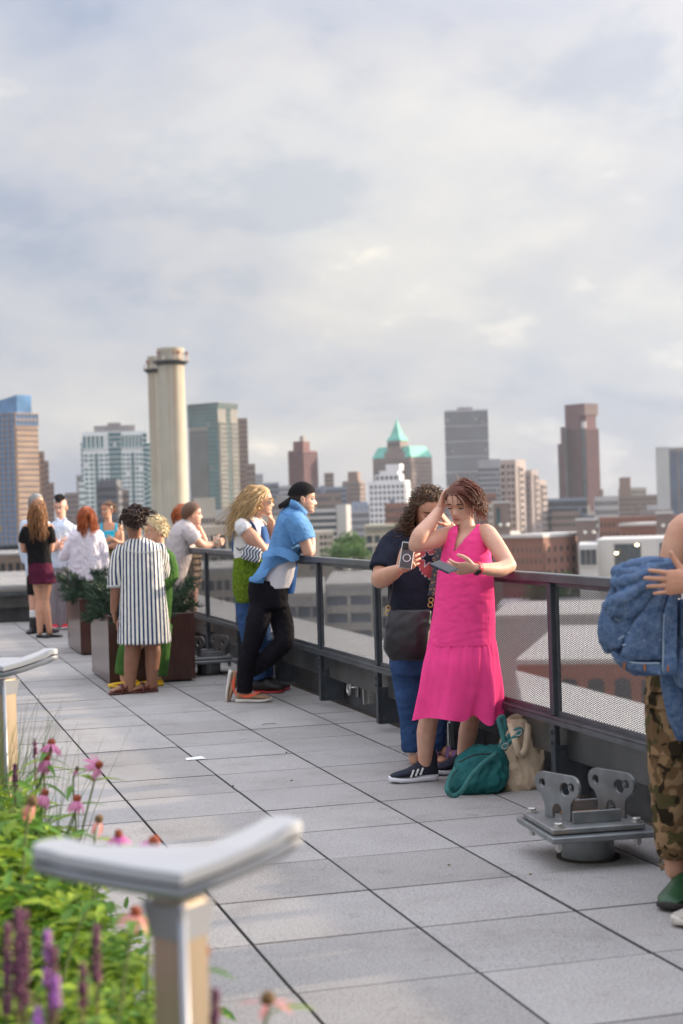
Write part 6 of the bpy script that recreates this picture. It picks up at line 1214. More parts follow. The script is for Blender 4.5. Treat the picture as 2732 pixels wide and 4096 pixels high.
garment(t,'shirt',clothmat('shirt_white_cotton',(.74,.70,.78),.04,9),[lambda m:m.loft(rows([(2112,318,370,0,.07),(2130,292,396,0,.12),(2180,284,406,0,.15),(2250,280,412,0,.16),(2322,278,416,0,.165)],D)),lambda m:limb(m,[q(300,2140,0),q(276,2190,.0),q(258,2228,.02),q(254,2215,.06)],[.072,.070,.064,.055]),lambda m:limb(m,[q(390,2140,0),q(410,2200,.0),q(418,2260,.02),q(422,2310,.02)],[.072,.070,.064,.055])],.010,.008,10,.6,89)
def floral(t_,v,out,b):
    vo=nd(t_,'ShaderNodeTexVoronoi'); vo.inputs['Scale'].default_value=22; ln(t_,v,vo.inputs['Vector']); return cmix(t_,ramp(t_,vo.outputs['Distance'],[(.3,(1,1,1)),(.42,(0,0,0))],'LINEAR'),out,(.75,.35,.42))
garment(t,'floral_skirt',clothmat('floral_red',(.50,.03,.035),.1,extra=floral),[lambda m:m.loft(rows([(2300,284,408,0,.15),(2360,282,410,0,.17),(2430,280,412,0,.18)],D))],.011,.005,11,.3,90)
hair(t,H_cop,cap_shell(hd,scalp,.05),grow(hd,260,scalp,.30,lambda th,ph,rg:(.4*np.sign(th),-.6,-.1),.006,14,grav=1.2,seed=3,jit=.25,curl=.010,cf=7,sides=4))
for u_ in (320,362): shoe(t,q(u_,2520,0)*V3(1,1,0),_F*.6-_R0*.5,L=.25,mats=(M_bkb,M_bkb),low=True,name='flat_shoe')
D=22.9; q=lambda u,v,dd=0.: at(u,v,D+dd)
t=person(D,(440,2500),'woman in a turquoise strappy top and olive skirt facing the camera')
hd=Head(q(427,2040,.0),-_F*.9-_R0*.35-Z*.05,Z,.232); lw=q(452,2158,-.2); rw=q(438,2185,-.2)
body(t,[lambda m:limb(m,[hd.w((0,-.12,-.22))[0],q(432,2085,0),q(436,2110,0)],[.052,.05,.07]),lambda m:m.loft(rows([(2092,415,460,0,.06),(2112,400,480,0,.09),(2200,402,470,0,.11)],D)),
 lambda m:limb(m,[q(404,2108,0),q(398,2150,-.02),q(402,2190,-.05)],[.05,.045,.04]),lambda m:limb(m,[q(402,2190,-.05),q(420,2190,-.15),rw],[.04,.036,.028]),lambda m:limb(m,[q(477,2108,0),q(484,2145,-.02),q(484,2180,-.05)],[.05,.045,.04]),lambda m:limb(m,[q(484,2180,-.05),q(468,2168,-.15),lw],[.04,.036,.028]),
 lambda m:limb(m,[q(425,2290,0),q(425,2400,0),q(425,2485,0)],[.08,.055,.036]),lambda m:limb(m,[q(455,2290,0),q(455,2400,0),q(455,2485,0)],[.08,.055,.036])],SK3,.011,hd,(hand(lw,-_R0-Z*.1,_F,Z,1.,(.5,.5,.5,.5),.5,vx=.005),hand(rw,_R0,_F,Z,1.,(.4,.4,.4,.4),.5,vx=.005)))
hd.face(t,H_dk); hair(t,H_brn,cap_shell(hd,scalp,.03),grow(hd,120,scalp,.09,lambda th,ph,rg:(.3*np.sign(th),-.9,.0),.005,8,grav=.4,seed=3,jit=.15,stiff=.8))
M_trq=clothmat('turquoise_jersey',(.03,.42,.62),.06,9)
garment(t,'top',M_trq,[lambda m:m.loft(rows([(2122,403,476,0,.115),(2150,404,474,0,.125),(2195,406,470,0,.125)],D))],.011,.004,11,.5,91)
for u_ in (405,463): pts=crm([q(u_,2094,.0),q(u_+1,2100,-.06),q(u_+2,2125,-.11)],5); ribbon(pts,[-_F+Z*.3]*len(pts),.035,.005).build('strap',M_trq,t,smooth=True)
garment(t,'skirt',clothmat('skirt_olive',(.16,.15,.065),.1,9),[lambda m:m.loft(rows([(2188,405,472,0,.13),(2240,402,480,0,.15),(2330,398,486,0,.16)],D))],.011,.005,11,.4,92)
for u_ in (425,455): shoe(t,q(u_,2490,0)*V3(1,1,0),-_F,L=.25,mats=(M_bkb,M_bkb),low=True,name='flat_shoe')
# ---------------------------------------------------------------- person in camouflage trousers, right edge
D=6.05; q=lambda u,v,dd=0.: at(u,v,D+dd)
t=person(D,(2740,3580),'person in camouflage trousers and green clogs cut by the right edge, jacket over arm')
hd=Head(q(2860,1900,.05),-_R0*.4-_F*.9,Z,.23); lw=q(2775,2330,-.38); aw=q(2640,2330,-.15)
body(t,[lambda m:limb(m,[hd.w((0,-.12,-.22))[0],q(2855,1990,.03),q(2850,2040,.03)],[.056,.056,.07]),lambda m:m.loft(rows([(2040,2790,2910,0,.07),(2100,2735,2965,0,.10),(2300,2740,2960,0,.12),(2500,2730,2960,0,.13)],D)),
 lambda m:limb(m,[q(2765,2100,-.02),q(2735,2130,-.06),q(2700,2230,-.08),q(2690,2330,-.08)],[.055,.064,.058,.050]),lambda m:limb(m,[q(2690,2330,-.08),q(2660,2330,-.12),aw],[.05,.045,.036]),
 lambda m:limb(m,[q(2950,2110,.0),q(2960,2250,-.1),q(2930,2390,-.2)],[.055,.05,.045]),lambda m:limb(m,[q(2930,2390,-.2),q(2860,2360,-.3),lw],[.046,.042,.030]),
 lambda m:limb(m,[q(2800,2480,0),q(2720,2700,-.02),q(2690,3000,-.04),q(2694,3380,-.0),q(2700,3480,-.0)],[.09,.07,.06,.042,.038]),lambda m:limb(m,[q(2850,2480,0),q(2872,2700,.05),q(2880,3380,.1),q(2880,3480,.1)],[.09,.07,.042,.038])],SK2,.0075,hd,(hand(lw,-_R0*1.+Z*.03-_F*.1,_F,Z,1.06,(.05,.10,.14,.05),-.2,.20),))
hd.face(t,H_dk); hair(t,H_brn,cap_shell(hd,scalp,.04),grow(hd,160,scalp,.2,(0,-.8,-.2),.006,9,seed=3))
garment(t,'tank_top',clothmat('tank_white',(.76,.70,.74),.04),[lambda m:m.loft(rows([(2150,2750,2955,0,.115),(2250,2738,2960,0,.135),(2420,2735,2960,0,.14),(2520,2735,2960,0,.14)],D))],.008,.004,12,.5,93)
def camo(t_,v,out,b):
    res=out
    for sc,th_,c,off in ((19,.50,(.150,.090,.045),0.),(16,.57,(.085,.070,.030),3.),(18,.60,(.030,.021,.012),7.)):
        mp=nd(t_,'ShaderNodeMapping'); mp.inputs['Location'].default_value=(off,off*2,off); ln(t_,v,mp.inputs[0]); n=nd(t_,'ShaderNodeTexNoise'); n.inputs['Scale'].default_value=sc; n.inputs['Detail'].default_value=1.2; n.inputs['Distortion'].default_value=.4; ln(t_,mp.outputs[0],n.inputs['Vector'])
        res=cmix(t_,ramp(t_,n.outputs[0],[(th_-.006,(0,0,0)),(th_+.006,(1,1,1))],'LINEAR'),res,c)
    return res
M_camo=clothmat('camouflage_cotton',(.29,.185,.10),.08,10,.2,400,extra=camo)
tr=garment(t,'trousers',M_camo,[lambda m:m.loft(rows([(2480,2680,2960,0,.14),(2600,2640,2960,0,.15),(2700,2620,2950,.0,.15)],D)),lambda m:limb(m,[q(2700,2660,-.02),q(2690,2850,-.05),q(2690,3000,-.05),q(2694,3200,-.02),q(2700,3420,.0)],[.105,.100,.090,.082,.066],rnd='s'),lambda m:limb(m,[q(2870,2660,.08),q(2880,3000,.06),q(2880,3420,.1)],[.105,.09,.066],rnd='s')],.008,.006,10,.6,94)
v_=[]; m=MB(); c0=q(2655,2990,-.1); m.bev(q(2668,2900,-.125),(.13,.03,.24),.012,np.array([nrm(_R0-_F*.5),nrm(_F+_R0*.5),Z])); m.bev(q(2664,2812,-.140),(.14,.03,.055),.008,np.array([nrm(_R0-_F*.5),nrm(_F+_R0*.5),Z])); m.build('cargo_pocket',M_camo,tr)
m=MB(); m.tube(crm([q(2652,3425,-.06),q(2640,3450,-.08),q(2648,3480,-.08),q(2656,3455,-.08)],5),.004,6); m.build('drawstring',M_camo,tr)
M_clg=mat('clog_green',(.020,.075,.030),.45,var=.1,vs=20)
for (u_,e_,du) in ((2735,0.,-_R0*.45-_F*.85),(2880,.1,_R0*.2-_F)): shoe(t,q(u_,3480,e_)*V3(1,1,0),du,L=.28,mats=(M_clg,mat('clog_sole',(.035,.03,.025),.7)),sole=.028,hi=.115,low=False,thick=1.15,name='clog')
# denim jacket over the forearm
jt=thing('denim_jacket',q(2600,2700,-.2),'washed blue denim jacket draped over the arm of the person in camouflage trousers','jacket')
def denimw(t_,v,out,b):
    n=nd(t_,'ShaderNodeTexNoise'); n.inputs['Scale'].default_value=45; n.inputs['Detail'].default_value=9; n.inputs['Roughness'].default_value=.72; ln(t_,v,n.inputs['Vector']); return cmix(t_,ramp(t_,n.outputs[0],[(.36,(0,0,0)),(.78,(.70,.70,.70))],'LINEAR'),out,(.27,.35,.47))
M_dj=clothmat('washed_denim',(.055,.105,.215),.2,9,.4,260,.9,extra=denimw); M_djs=clothmat('denim_stitch',(.30,.38,.48)); M_djd=clothmat('denim_dark',(.03,.06,.15))
J=-.20
m=MB(); m.loft(rows([(2250,2530,2690,J+.05,.02),(2285,2464,2702,J+.03,.034),(2360,2452,2706,J+.01,.036),(2440,2432,2708,J,.036),(2520,2430,2708,J,.034),(2590,2440,2708,J,.032),(2640,2462,2706,J-.01,.030),(2672,2496,2703,J-.02,.026),(2700,2540,2700,J-.02,.018)],D,44,.016,3.4))
for (P_,r_) in (([(2690,2256,.0),(2600,2254,-.02),(2530,2268,-.03),(2470,2288,-.02)],(.020,.026,.028,.026)),([(2690,2275,-.04),(2600,2288,-.055),(2530,2315,-.06),(2462,2330,-.045)],(.014,.022,.026,.022)),
  ([(2690,2290,-.045),(2600,2325,-.06),(2530,2372,-.07),(2470,2405,-.06),(2428,2425,-.03)],(.012,.021,.027,.028,.02)),([(2660,2315,-.04),(2600,2365,-.055),(2550,2420,-.06),(2500,2455,-.05),(2455,2462,-.03)],(.010,.020,.026,.026,.02)),
  ([(2466,2350,-.02),(2436,2420,-.025),(2418,2490,-.025),(2416,2550,-.02),(2430,2600,-.01)],(.018,.020,.022,.022,.014)),([(2530,2450,-.04),(2500,2490,-.045),(2465,2530,-.04),(2440,2575,-.03)],(.012,.020,.02,.014)),([(2560,2440,-.035),(2535,2500,-.04),(2505,2560,-.035)],(.010,.016,.010))):
    limb(m,[q(a_,b_,J+c_) for a_,b_,c_ in P_],r_,rnd=True)
v,f,nn=vox(m,.0052,1); v=folds(v,nn,.0022,12,1.2,95)
put(v,f,'jacket_body',M_dj,jt)
m=MB(); m.loft(rows([(2400,2715,2790,J+.02,.06),(2480,2712,2800,J,.07),(2600,2700,2800,J,.06),(2730,2705,2800,J-.02,.04),(2750,2720,2790,J-.02,.03)],D,24,.02)); v,f,nn=vox(m,.007,2); put(folds(v,nn,.005,12,.5,96),f,'jacket_front',M_dj,jt)
m=MB(); m.loft(rows([(2680,2640,2760,J+.03,.030),(2780,2650,2760,J+.03,.032),(2880,2676,2760,J+.04,.03),(2965,2704,2756,J+.05,.02)],D,24,.02)); v,f,nn=vox(m,.007,2); put(folds(v,nn,.004,9,.4,97),f,'jacket_sleeve',M_dj,jt)
jb=jt.children[0]
def panel(poly,d0,bulge,nm,seed,gu=0.,gv=0.,stitch=()):
    """cut cloth panel: pillowed front sheet over a flat back, outline from the garment pattern"""
    P=np.array(poly,float); c=P.mean(0); dn=[]
    for i in range(len(P)):
        for s_ in np.linspace(0,1,6,endpoint=False): dn.append(P[i]*(1-s_)+P[(i+1)%len(P)]*s_)
    dn=np.array(dn); W=lambda uv,dz: np.array([q(a_,b_,J+d0+gu*(a_-c[0])/100+gv*(b_-c[1])/100+dz) for a_,b_ in uv])
    R_=[W(c+(dn-c)*.92,.016),W(dn,.004),W(c+(dn-c)*.94,-bulge*.35)]+[W(c+(dn-c)*k,-bulge*(1-k**2.2)-.003) for k in (.8,.62,.44,.26,.1)]
    m=MB(); m.loft(R_); v,f=m.data(); n=-_F; r=1-np.abs(fbm(v*np.array([1,1,.8]),34.,seed))*1.6; v=v+np.outer(r*.0085+.0026*fbm(v,95.,seed+3),n); put(v,f,nm,M_dj,jt)
    for e in stitch:
        pts=np.array([c+(np.array(x,float)-c)*.93 for x in e]); Q=crm(W(pts,-bulge*.42-.004),6); mm=MB(); mm.tube(Q,.0042,5); mm.build('seam',M_djs,jt,smooth=True)
panel([(2464,2272),(2520,2268),(2600,2250),(2690,2246),(2702,2275),(2620,2302),(2540,2348),(2472,2398),(2453,2330)],-.050,.020,'sleeve_fold',1)
panel([(2428,2430),(2445,2470),(2500,2475),(2548,2452),(2522,2525),(2482,2592),(2440,2602),(2417,2560),(2409,2500)],-.042,.016,'sleeve_fold',2,stitch=([(2428,2440),(2470,2478),(2520,2470)],[(2420,2550),(2470,2560),(2500,2545)]))
panel([(2470,2396),(2540,2346),(2640,2290),(2664,2300),(2606,2382),(2562,2444),(2500,2472),(2440,2472),(2427,2432)],-.058,.020,'sleeve_fold',3)
panel([(2592,2385),(2650,2302),(2700,2288),(2656,2440),(2650,2560),(2646,2646),(2472,2646),(2502,2542),(2552,2450)],-.056,.012,'front_panel',4,stitch=([(2576,2402),(2620,2400),(2656,2405)],[(2505,2535),(2570,2532),(2650,2542)],[(2480,2590),(2560,2570),(2648,2566)],[(2530,2500),(2565,2499),(2600,2502)]))
panel([(2445,2602),(2480,2640),(2560,2650),(2648,2650),(2650,2702),(2560,2692),(2490,2674),(2457,2645)],-.060,.007,'hem_band',5,stitch=([(2480,2643),(2560,2653),(2646,2653)],))
panel([(2656,2440),(2690,2330),(2708,2420),(2708,2702),(2648,2706),(2650,2560)],-.066,.006,'placket',6,stitch=([(2656,2450),(2652,2560),(2650,2700)],))
M_cop=mat('button_copper',(.45,.17,.06),.35,metal=.6,var=.1)
for (a,b) in ((2497,2663),(2579,2670),(2672,2672)): MB().bev(q(a,b,J-.078),(.009,.006,.026),.003,np.array([_R0,_F,Z])).build('button',M_cop,jt)
# second person just out of frame, sneaker toe in view
D=5.72; q=lambda u,v,dd=0.: at(u,v,D+dd)
t=person(D,(2830,3740),'person at the right edge of whom only a white sneaker toe shows')
hd=Head(q(2960,1760,.1),-_R0*.9+_F*.2,Z,.23)
body(t,[lambda m:limb(m,[hd.w((0,-.12,-.22))[0],q(2965,1900,.1)],[.056,.075]),lambda m:limb(m,[q(2965,1900,.1),q(2960,2600,.1),q(2880,3100,0),q(2895,3600,0),q(2900,3670,0)],[.08,.08,.05,.04,.036]),lambda m:limb(m,[q(2965,2560,.1),q(3000,3100,.18),q(2990,3560,.2),q(2990,3620,.2)],[.07,.05,.04,.036])],SK2,.011,hd); hair(t,H_brn,cap_shell(hd,scalp,.085),grow(hd,200,scalp,.10,(0,-.8,-.2),.005,8,seed=3)); hd.face(t,H_dk)
garment(t,'shirt',clothmat('shirt_charcoal',(.06,.06,.065)),[lambda m:m.loft(rows([(1920,2930,3010,.1,.08),(1970,2870,3080,.1,.13),(2200,2880,3080,.1,.14),(2560,2870,3080,.1,.15)],D)),lambda m:limb(m,[q(3060,2000,.1),q(3090,2300,.1),q(3085,2560,.1)],[.07,.06,.05])],.012,.005,12)
garment(t,'trousers',M_jean,[lambda m:m.loft(rows([(2520,2875,3080,.1,.15),(2680,2870,3075,.1,.15)],D)),lambda m:limb(m,[q(2920,2660,.05),q(2880,3100,0),q(2897,3630,0)],[.105,.08,.06],rnd='s'),lambda m:limb(m,[q(3020,2660,.15),q(3000,3100,.2),q(2990,3580,.2)],[.105,.08,.06],rnd='s')],.012,.005,12)
for (u_,v_,e_) in ((2900,3690,0.),(3060,3640,.2)): shoe(t,q(u_,v_,e_)*V3(1,1,0),-_R0*.93-_F*.30,L=.27,mats=(clothmat('sneaker_grey',(.42,.38,.34)),M_ow),sole=.03,hi=.105)
# ================================================================ bollard lamps in the foreground
M_slv=mat('bollard_silver',(.30,.32,.36),.42,metal=.35,var=.05,vs=8); M_brz=mat('bollard_bronze',(.42,.34,.25),.36,metal=.55,var=.08,vs=3,aniso_z=(6,6,.4)); M_dif=mat('bollard_diffuser',(.36,.375,.40),.5,var=.03)
def bollard(x,y,label):
    rz=-math.radians(8); t=thing('bollard_lamp',(x,y,0),label,'bollard lamp','V-shaped bollard lamps along the flower bed',rz=rz,world=False); O=(0,0,0); zt=.945
    s=np.array([(0,-.036),(.040,.012),(.040,.030),(-.046,.030),(-.046,.016)]); m=MB(); m.loft([np.c_[s,np.full(5,0.)],np.c_[s,np.full(5,zt-.05)]]); m.build('post',M_brz,t,org=O)
    m=MB(); m.tube([(0,-.036,0),(0,-.036,zt-.05)],.007,10); m.build('edge_trim',M_slv,t,org=O,smooth=True)
    def boom(w,L,z,off=0.):
        """boomerang outline, vertex towards the camera side, wings rising to the tips"""
        D_=[nrm(V3(-.93,.37,0)),nrm(V3(.92,.39,0))]; LL=(L*1.04,L*.90); ri=(.032,.050); P=[]
        def wing(d,l,rise,sg):
            n=V3(d[1],-d[0],0); n=n if n[1]<0 else -n; out=[]
            for s_ in (.25,.5,.75): out.append((d*l*s_+n*w*.5*(1-off*1.6),rise*s_))
            for a in np.linspace(-math.pi/2,math.pi/2,9): out.append((d*(l-w*.3)+(d*math.cos(a)*w*.42-n*math.sin(a)*w*.5)*(1-off*1.6),rise))
            for s_ in (.75,.5): out.append((d*l*s_-n*w*.5*(1-off*1.6),rise*s_))
            return out if sg>0 else out[::-1]
        pts=[(V3(0,-w*.56*(1-off*1.6),0),0.)]+wing(D_[1],LL[1],ri[1],1)+[(V3(0,w*.46*(1-off*1.6),0),.002)]+wing(D_[0],LL[0],ri[0],-1)
        return np.array([[p[0],p[1],z+h] for p,h in pts])
    L,w=.225,.094
    m=MB(); R=[boom(w,L,zt-.043,.12),boom(w,L,zt-.036,.01),boom(w,L,zt-.030,0.),boom(w,L,zt-.024,.012)]; m.loft(R); smooth_by_angle(m.build('head_tray',M_slv,t,org=O),50)
    m=MB(); R=[boom(w,L,zt-.023,.035),boom(w,L,zt-.018,.030)]; m.loft(R); m.build('shadow_gap',M_gap,t,org=O)
    m=MB(); R=[boom(w,L,zt-.0175,.012),boom(w,L,zt-.006,.010),boom(w,L,zt,.03),boom(w*.97,L,zt+.0015,.05)]; m.loft(R); smooth_by_angle(m.build('head_cover',M_dif,t,org=O),24)
    m=MB(); m.loft([np.c_[s*1.05,np.full(5,zt-.11)],np.c_[s*1.35,np.full(5,zt-.056)]]); smooth_by_angle(m.build('neck',M_slv,t,org=O),60)
    return t
bollard(.430,2.50,'nearest V-shaped silver bollard lamp in the foreground flower bed')
bollard(.425,6.28,'second V-shaped silver bollard lamp at the left edge of the picture')
# ================================================================ planting
def leafmat(n,c,c2,tr=.35,rough=.5):
    m=bpy.data.materials.new(n); m.use_nodes=True; t=m.node_tree; b=t.nodes['Principled BSDF']; out=t.nodes['Material Output']
    oi=nd(t,'ShaderNodeObjectInfo'); tc_=nd(t,'ShaderNodeTexCoord'); ns=nd(t,'ShaderNodeTexNoise'); ns.inputs['Scale'].default_value=9.; ns.inputs['Detail'].default_value=4; ln(t,tc_.outputs['Object'],ns.inputs['Vector'])
    f=mth(t,'FRACT',mth(t,'ADD',oi.outputs['Random'],ramp(t,ns.outputs[0],[(.3,(0,0,0)),(.7,(.9,.9,.9))],'LINEAR'))); col=cmix(t,f,c,c2); ln(t,col,b.inputs['Base Color']); b.inputs['Roughness'].default_value=rough; b.inputs['Specular IOR Level'].default_value=.3
    ts=nd(t,'ShaderNodeBsdfTranslucent'); ln(t,col,ts.inputs[0]); mx_=nd(t,'ShaderNodeMixShader'); mx_.inputs[0].default_value=tr; ln(t,b.outputs[0],mx_.inputs[1]); ln(t,ts.outputs[0],mx_.inputs[2]); ln(t,mx_.outputs[0],out.inputs[0]); MATS[n]=m; return m
M_lf=leafmat('leaf_green',(.17,.31,.018),(.30,.40,.04)); M_lf2=leafmat('leaf_deep',(.07,.18,.02),(.12,.25,.035)); M_jun=leafmat('juniper',(.016,.045,.024),(.04,.075,.045),.15); M_stem=mat('stem_green',(.12,.16,.045),.7,var=.2); M_stb=mat('stem_brown',(.12,.08,.045),.8,var=.2)
M_pet=leafmat('petal_pink',(.66,.26,.42),(.62,.20,.40),.3); M_pet2=leafmat('petal_magenta',(.52,.10,.34),(.60,.16,.42),.3); M_pet3=leafmat('petal_salmon',(.70,.30,.28),(.66,.26,.26),.3); M_cone=mat('cone_orange',(.30,.055,.015),.7,var=.5,vs=200); M_spent=mat('cone_spent',(.17,.10,.04),.8,var=.4,vs=150)
M_sal=mat('salvia_purple',(.16,.05,.11),.8,var=.4,vs=150); M_lil=mat('salvia_bloom',(.42,.14,.50),.6,var=.2,vs=100)
def leaf_mesh(L,w,nm,mt,bend=.35,fold=.25):
    m=MB(); n=6; R=[]; 
    for i in range(n+1):
        s=i/n; x=L*s; ww=w*(math.sin(math.pi*min(.98,s*.92+.06))**.8)*(1-.25*s); z=-bend*L*s*s; R.append([(x,-ww/2,z+fold*ww/2),(x,0,z),(x,ww/2,z+fold*ww/2)])
    v=np.array(R).reshape(-1,3); f=[]
    for i in range(n): f+=[(i*3,i*3+1,i*3+4,i*3+3),(i*3+1,i*3+2,i*3+5,i*3+4)]
    m.add(v,f); me=m.mesh(nm,mt,smooth=True); return me
leafA=leaf_mesh(.105,.034,'leaf',M_lf); leafB=leaf_mesh(.085,.028,'leaf',M_lf2,.6); petal_me={}
for k,mt in (('p',M_pet),('m',M_pet2),('s',M_pet3)): petal_me[k]=leaf_mesh(.048,.0165,'petal',mt,.55,-.15)
bed=MB().bb(-1.6,BED_X-.03,1.5,BED_Y,-.04,.03).build('flower_bed',M_soil,kind='structure'); MB().bb(BED_X-.03,BED_X,1.5,BED_Y,-.04,.05).build('bed_edging',M_fasc,bed)
rg=np.random.default_rng(21)
def coneflower(u,v,d,label,kind='p',r=1.,droop=.5,spent=False,lean=None,nl=9,face=None):
    r*=.74
    hp=at(u,v,d); base=V3(min(hp[0]-.10+rg.normal()*.04,BED_X-.06),hp[1]+rg.normal()*.06,0.03)
    t=thing('coneflower_plant',base,label,'flower','coneflowers in the foreground bed'); mid=(base+hp)/2+V3(rg.normal()*.03,rg.normal()*.03,.04); pts=crm([base,mid,hp-Z*.05+V3(-.012,0,0),hp],6); m=MB(); m.tube(pts,np.linspace(.0042,.0030,len(pts)),6); m.build('stem',M_stem,t,smooth=True)
    up=nrm(pts[-1]-pts[-3]+(np.asarray(face)*.05 if face is not None else 0)); x=nrm(np.cross(up,V3(.3,1,.1))); y=np.cross(up,x); fl_=MB(); rings=[]; a=np.linspace(0,2*np.pi,12,endpoint=False)
    for (rr,z) in ((.006,-.006),(.013,-.002),(.0155,.006),(.0135,.015),(.008,.021),(.002,.0235)): rings.append(hp+up*z*r+(np.cos(a)[:,None]*x+np.sin(a)[:,None]*y)*rr*r)
    fl_.loft(rings); 
    for k in range(60): 
        ph=math.acos(1-.95*(k+.5)/60); th=k*2.399; dd=nrm(x*math.sin(ph)*math.cos(th)+y*math.sin(ph)*math.sin(th)+up*math.cos(ph)); p=hp+dd*.0145*r+up*.005; fl_.add([p-x*.0012,p+x*.0012,p+y*.0012,p+dd*.006*r],[(0,1,3),(1,2,3),(2,0,3)])
    fo=fl_.build('flower_head',M_spent if spent else M_cone,t)
    n=13 if not spent else 5
    for k in range(n):
        th=2*np.pi*k/n+rg.normal()*.07; out=x*math.cos(th)+y*math.sin(th); dr=droop+rg.normal()*.12; d0=nrm(out*math.cos(dr)-up*math.sin(dr)); sd=np.cross(up,out); M=Matrix(np.array([d0,sd,np.cross(d0,sd)]).T.tolist()); o=inst('petal',petal_me[kind],fo,(0,0,0)); o.matrix_local=Matrix.Translation(Vector(hp+out*.011*r-base))@(M.to_4x4())@Matrix.Diagonal((r*rg.uniform(.85,1.1),r,r,1))
    for k in range(nl):
        s=rg.uniform(.15,.85); p=pts[int(s*(len(pts)-1))]; th=rg.uniform(0,6.28); d0=nrm(V3(math.cos(th),math.sin(th),rg.uniform(.0,.7))); sd=nrm(np.cross(Z,d0)); M=Matrix(np.array([d0,sd,np.cross(d0,sd)]).T.tolist()); o=inst('leaf',leafA if rg.random()<.6 else leafB,t); sc=rg.uniform(.8,1.35)*(1.15-.4*s); o.matrix_local=Matrix.Translation(Vector(p-base))@M.to_4x4()@Matrix.Diagonal((sc,sc,sc,1))
for a in ((205,2978,5.3,'upper of the two pink coneflowers beside the far bollard post','p',1.15,.35),(184,3038,5.25,'pink coneflower with drooping petals just below the topmost one','p',1.2,.9),(390,3062,5.15,'pink coneflower on a curved stem leaning right over the pavers','p',1.1,.1),
  (178,3180,5.0,'pale coneflower among leaves below the drooping one','p',1.1,.7),(308,3203,4.9,'pale pink coneflower seen side-on right of the leafy stems','p',1.1,.6),(475,3345,3.9,'small pink coneflower left of the magenta one behind the near bollard','m',.9,.2),
  (612,3375,3.75,'magenta coneflower just above the near bollard head','m',1.2,.15),(540,3660,3.1,'salmon pink coneflower left of the near bollard post','s',1.0,.2),(810,3820,2.9,'drooping pink coneflower right of the near bollard post','p',1.15,1.1)):
    coneflower(a[0],a[1],a[2],a[3],a[4],a[5],a[6],face=(V3(.6,-.5,.2) if a[0]==390 else None))
coneflower(393,3285,4.6,'brownish faded coneflower head right of the pale coneflowers','s',1.1,.8,True); coneflower(125,3215,4.2,'tan seed head in front of the far bollard post','s',1.3,1.,True,nl=6); coneflower(1072,4010,2.75,'faded orange coneflower head lowest at right over the pavers','s',1.15,-.3,True,nl=6); coneflower(306,3080,5.1,'green unopened coneflower bud on a bent stem','p',.55,.9,True)
def salvia(u,v0,v1,d,label,bloom=False):
    top=at(u,v0,d); bot=at(u,v1,d); base=V3(min(bot[0],BED_X-.05),bot[1],.03); t=thing('salvia_spike',base,label,'flower','purple salvia spikes in the foreground bed'); m=MB(); m.tube(crm([base,bot,top],5),.0028,5); m.build('stem',M_stb,t,smooth=True); m=MB(); L=np.linalg.norm(top-bot); n=int(L/.0042)
    for k in range(n*3):
        s=rg.random(); th=rg.uniform(0,6.28); p=bot+(top-bot)*s; r=.0070*(1-.45*s); c=p+V3(math.cos(th),math.sin(th),.3)*r; m.ball(c,(.0036,.0036,.0050),5,4)
    m.build('flower_spike',M_lil if bloom else M_sal,t,smooth=True)
    for k in range(5): s=rg.uniform(.3,1.); p=base+(bot-base)*s; th=rg.uniform(0,6.28); d0=nrm(V3(math.cos(th),math.sin(th),.4)); sd=nrm(np.cross(Z,d0)); M=Matrix(np.array([d0,sd,np.cross(d0,sd)]).T.tolist()); o=inst('leaf',leafB,t); o.matrix_local=Matrix.Translation(Vector(p-base))@M.to_4x4()
for k,(u,v0,v1,d,b) in enumerate(((70,3640,4000,2.75,0),(100,3650,4050,2.6,0),(190,3730,3960,2.7,1),(212,3790,4080,2.55,0),(330,3860,4040,2.6,0),(385,3700,3930,2.75,0),(222,3900,4040,2.5,1),(862,3960,4150,2.55,0),(28,3700,4060,2.7,0),(150,4030,4130,2.45,1),(140,2970,3030,5.4,0),(175,2990,3050,5.35,0),(60,3060,3150,5.0,0))):
    salvia(u,v0,v1,d,['leftmost pair of dark salvia spikes, shorter one','tall dark salvia spike near the left edge','lilac salvia spike with fresh blooms left of the near bollard','dark salvia spike below the lilac one','short dark salvia spike midway to the near bollard','dark salvia spike closest to the near bollard on its left','lilac salvia tip beside the dark spikes','dark salvia spike right of the near bollard','salvia spike cut by the left edge','lowest lilac salvia blossom at the bottom left','small salvia spike behind the topmost coneflower','thin salvia spike beside the topmost coneflower','small salvia spike in front of the far bollard post'][k],bool(b))
def leafcloud(nm,n,sampler,mats,Lr,label,cat,seed,up=.4,wr=.32):
    rgl=np.random.default_rng(seed); m=MB()
    for k in range(n):
        p,d0=sampler(rgl); L=rgl.uniform(*Lr); d0=nrm(d0); s=nrm(np.cross(Z,d0)+rgl.normal(size=3)*.3); w=L*wr; z=np.cross(d0,s); m.cur=rgl.integers(0,len(mats))
        m.add([p,p+d0*L*.3-s*w*.5+z*w*.12,p+d0*L*.35-z*w*.05,p+d0*L*.3+s*w*.5+z*w*.12,p+d0*L*.72-s*w*.34-z*L*.06,p+d0*L*.72-z*L*.10,p+d0*L*.72+s*w*.34-z*L*.06,p+d0*L-z*L*.22],[(0,2,1),(0,3,2),(1,2,5,4),(2,3,6,5),(4,5,7),(5,6,7)])
    o=m.build(nm,mats,None,org=(0,0,0),smooth=True); return tag(o,label,cat,kind='stuff')
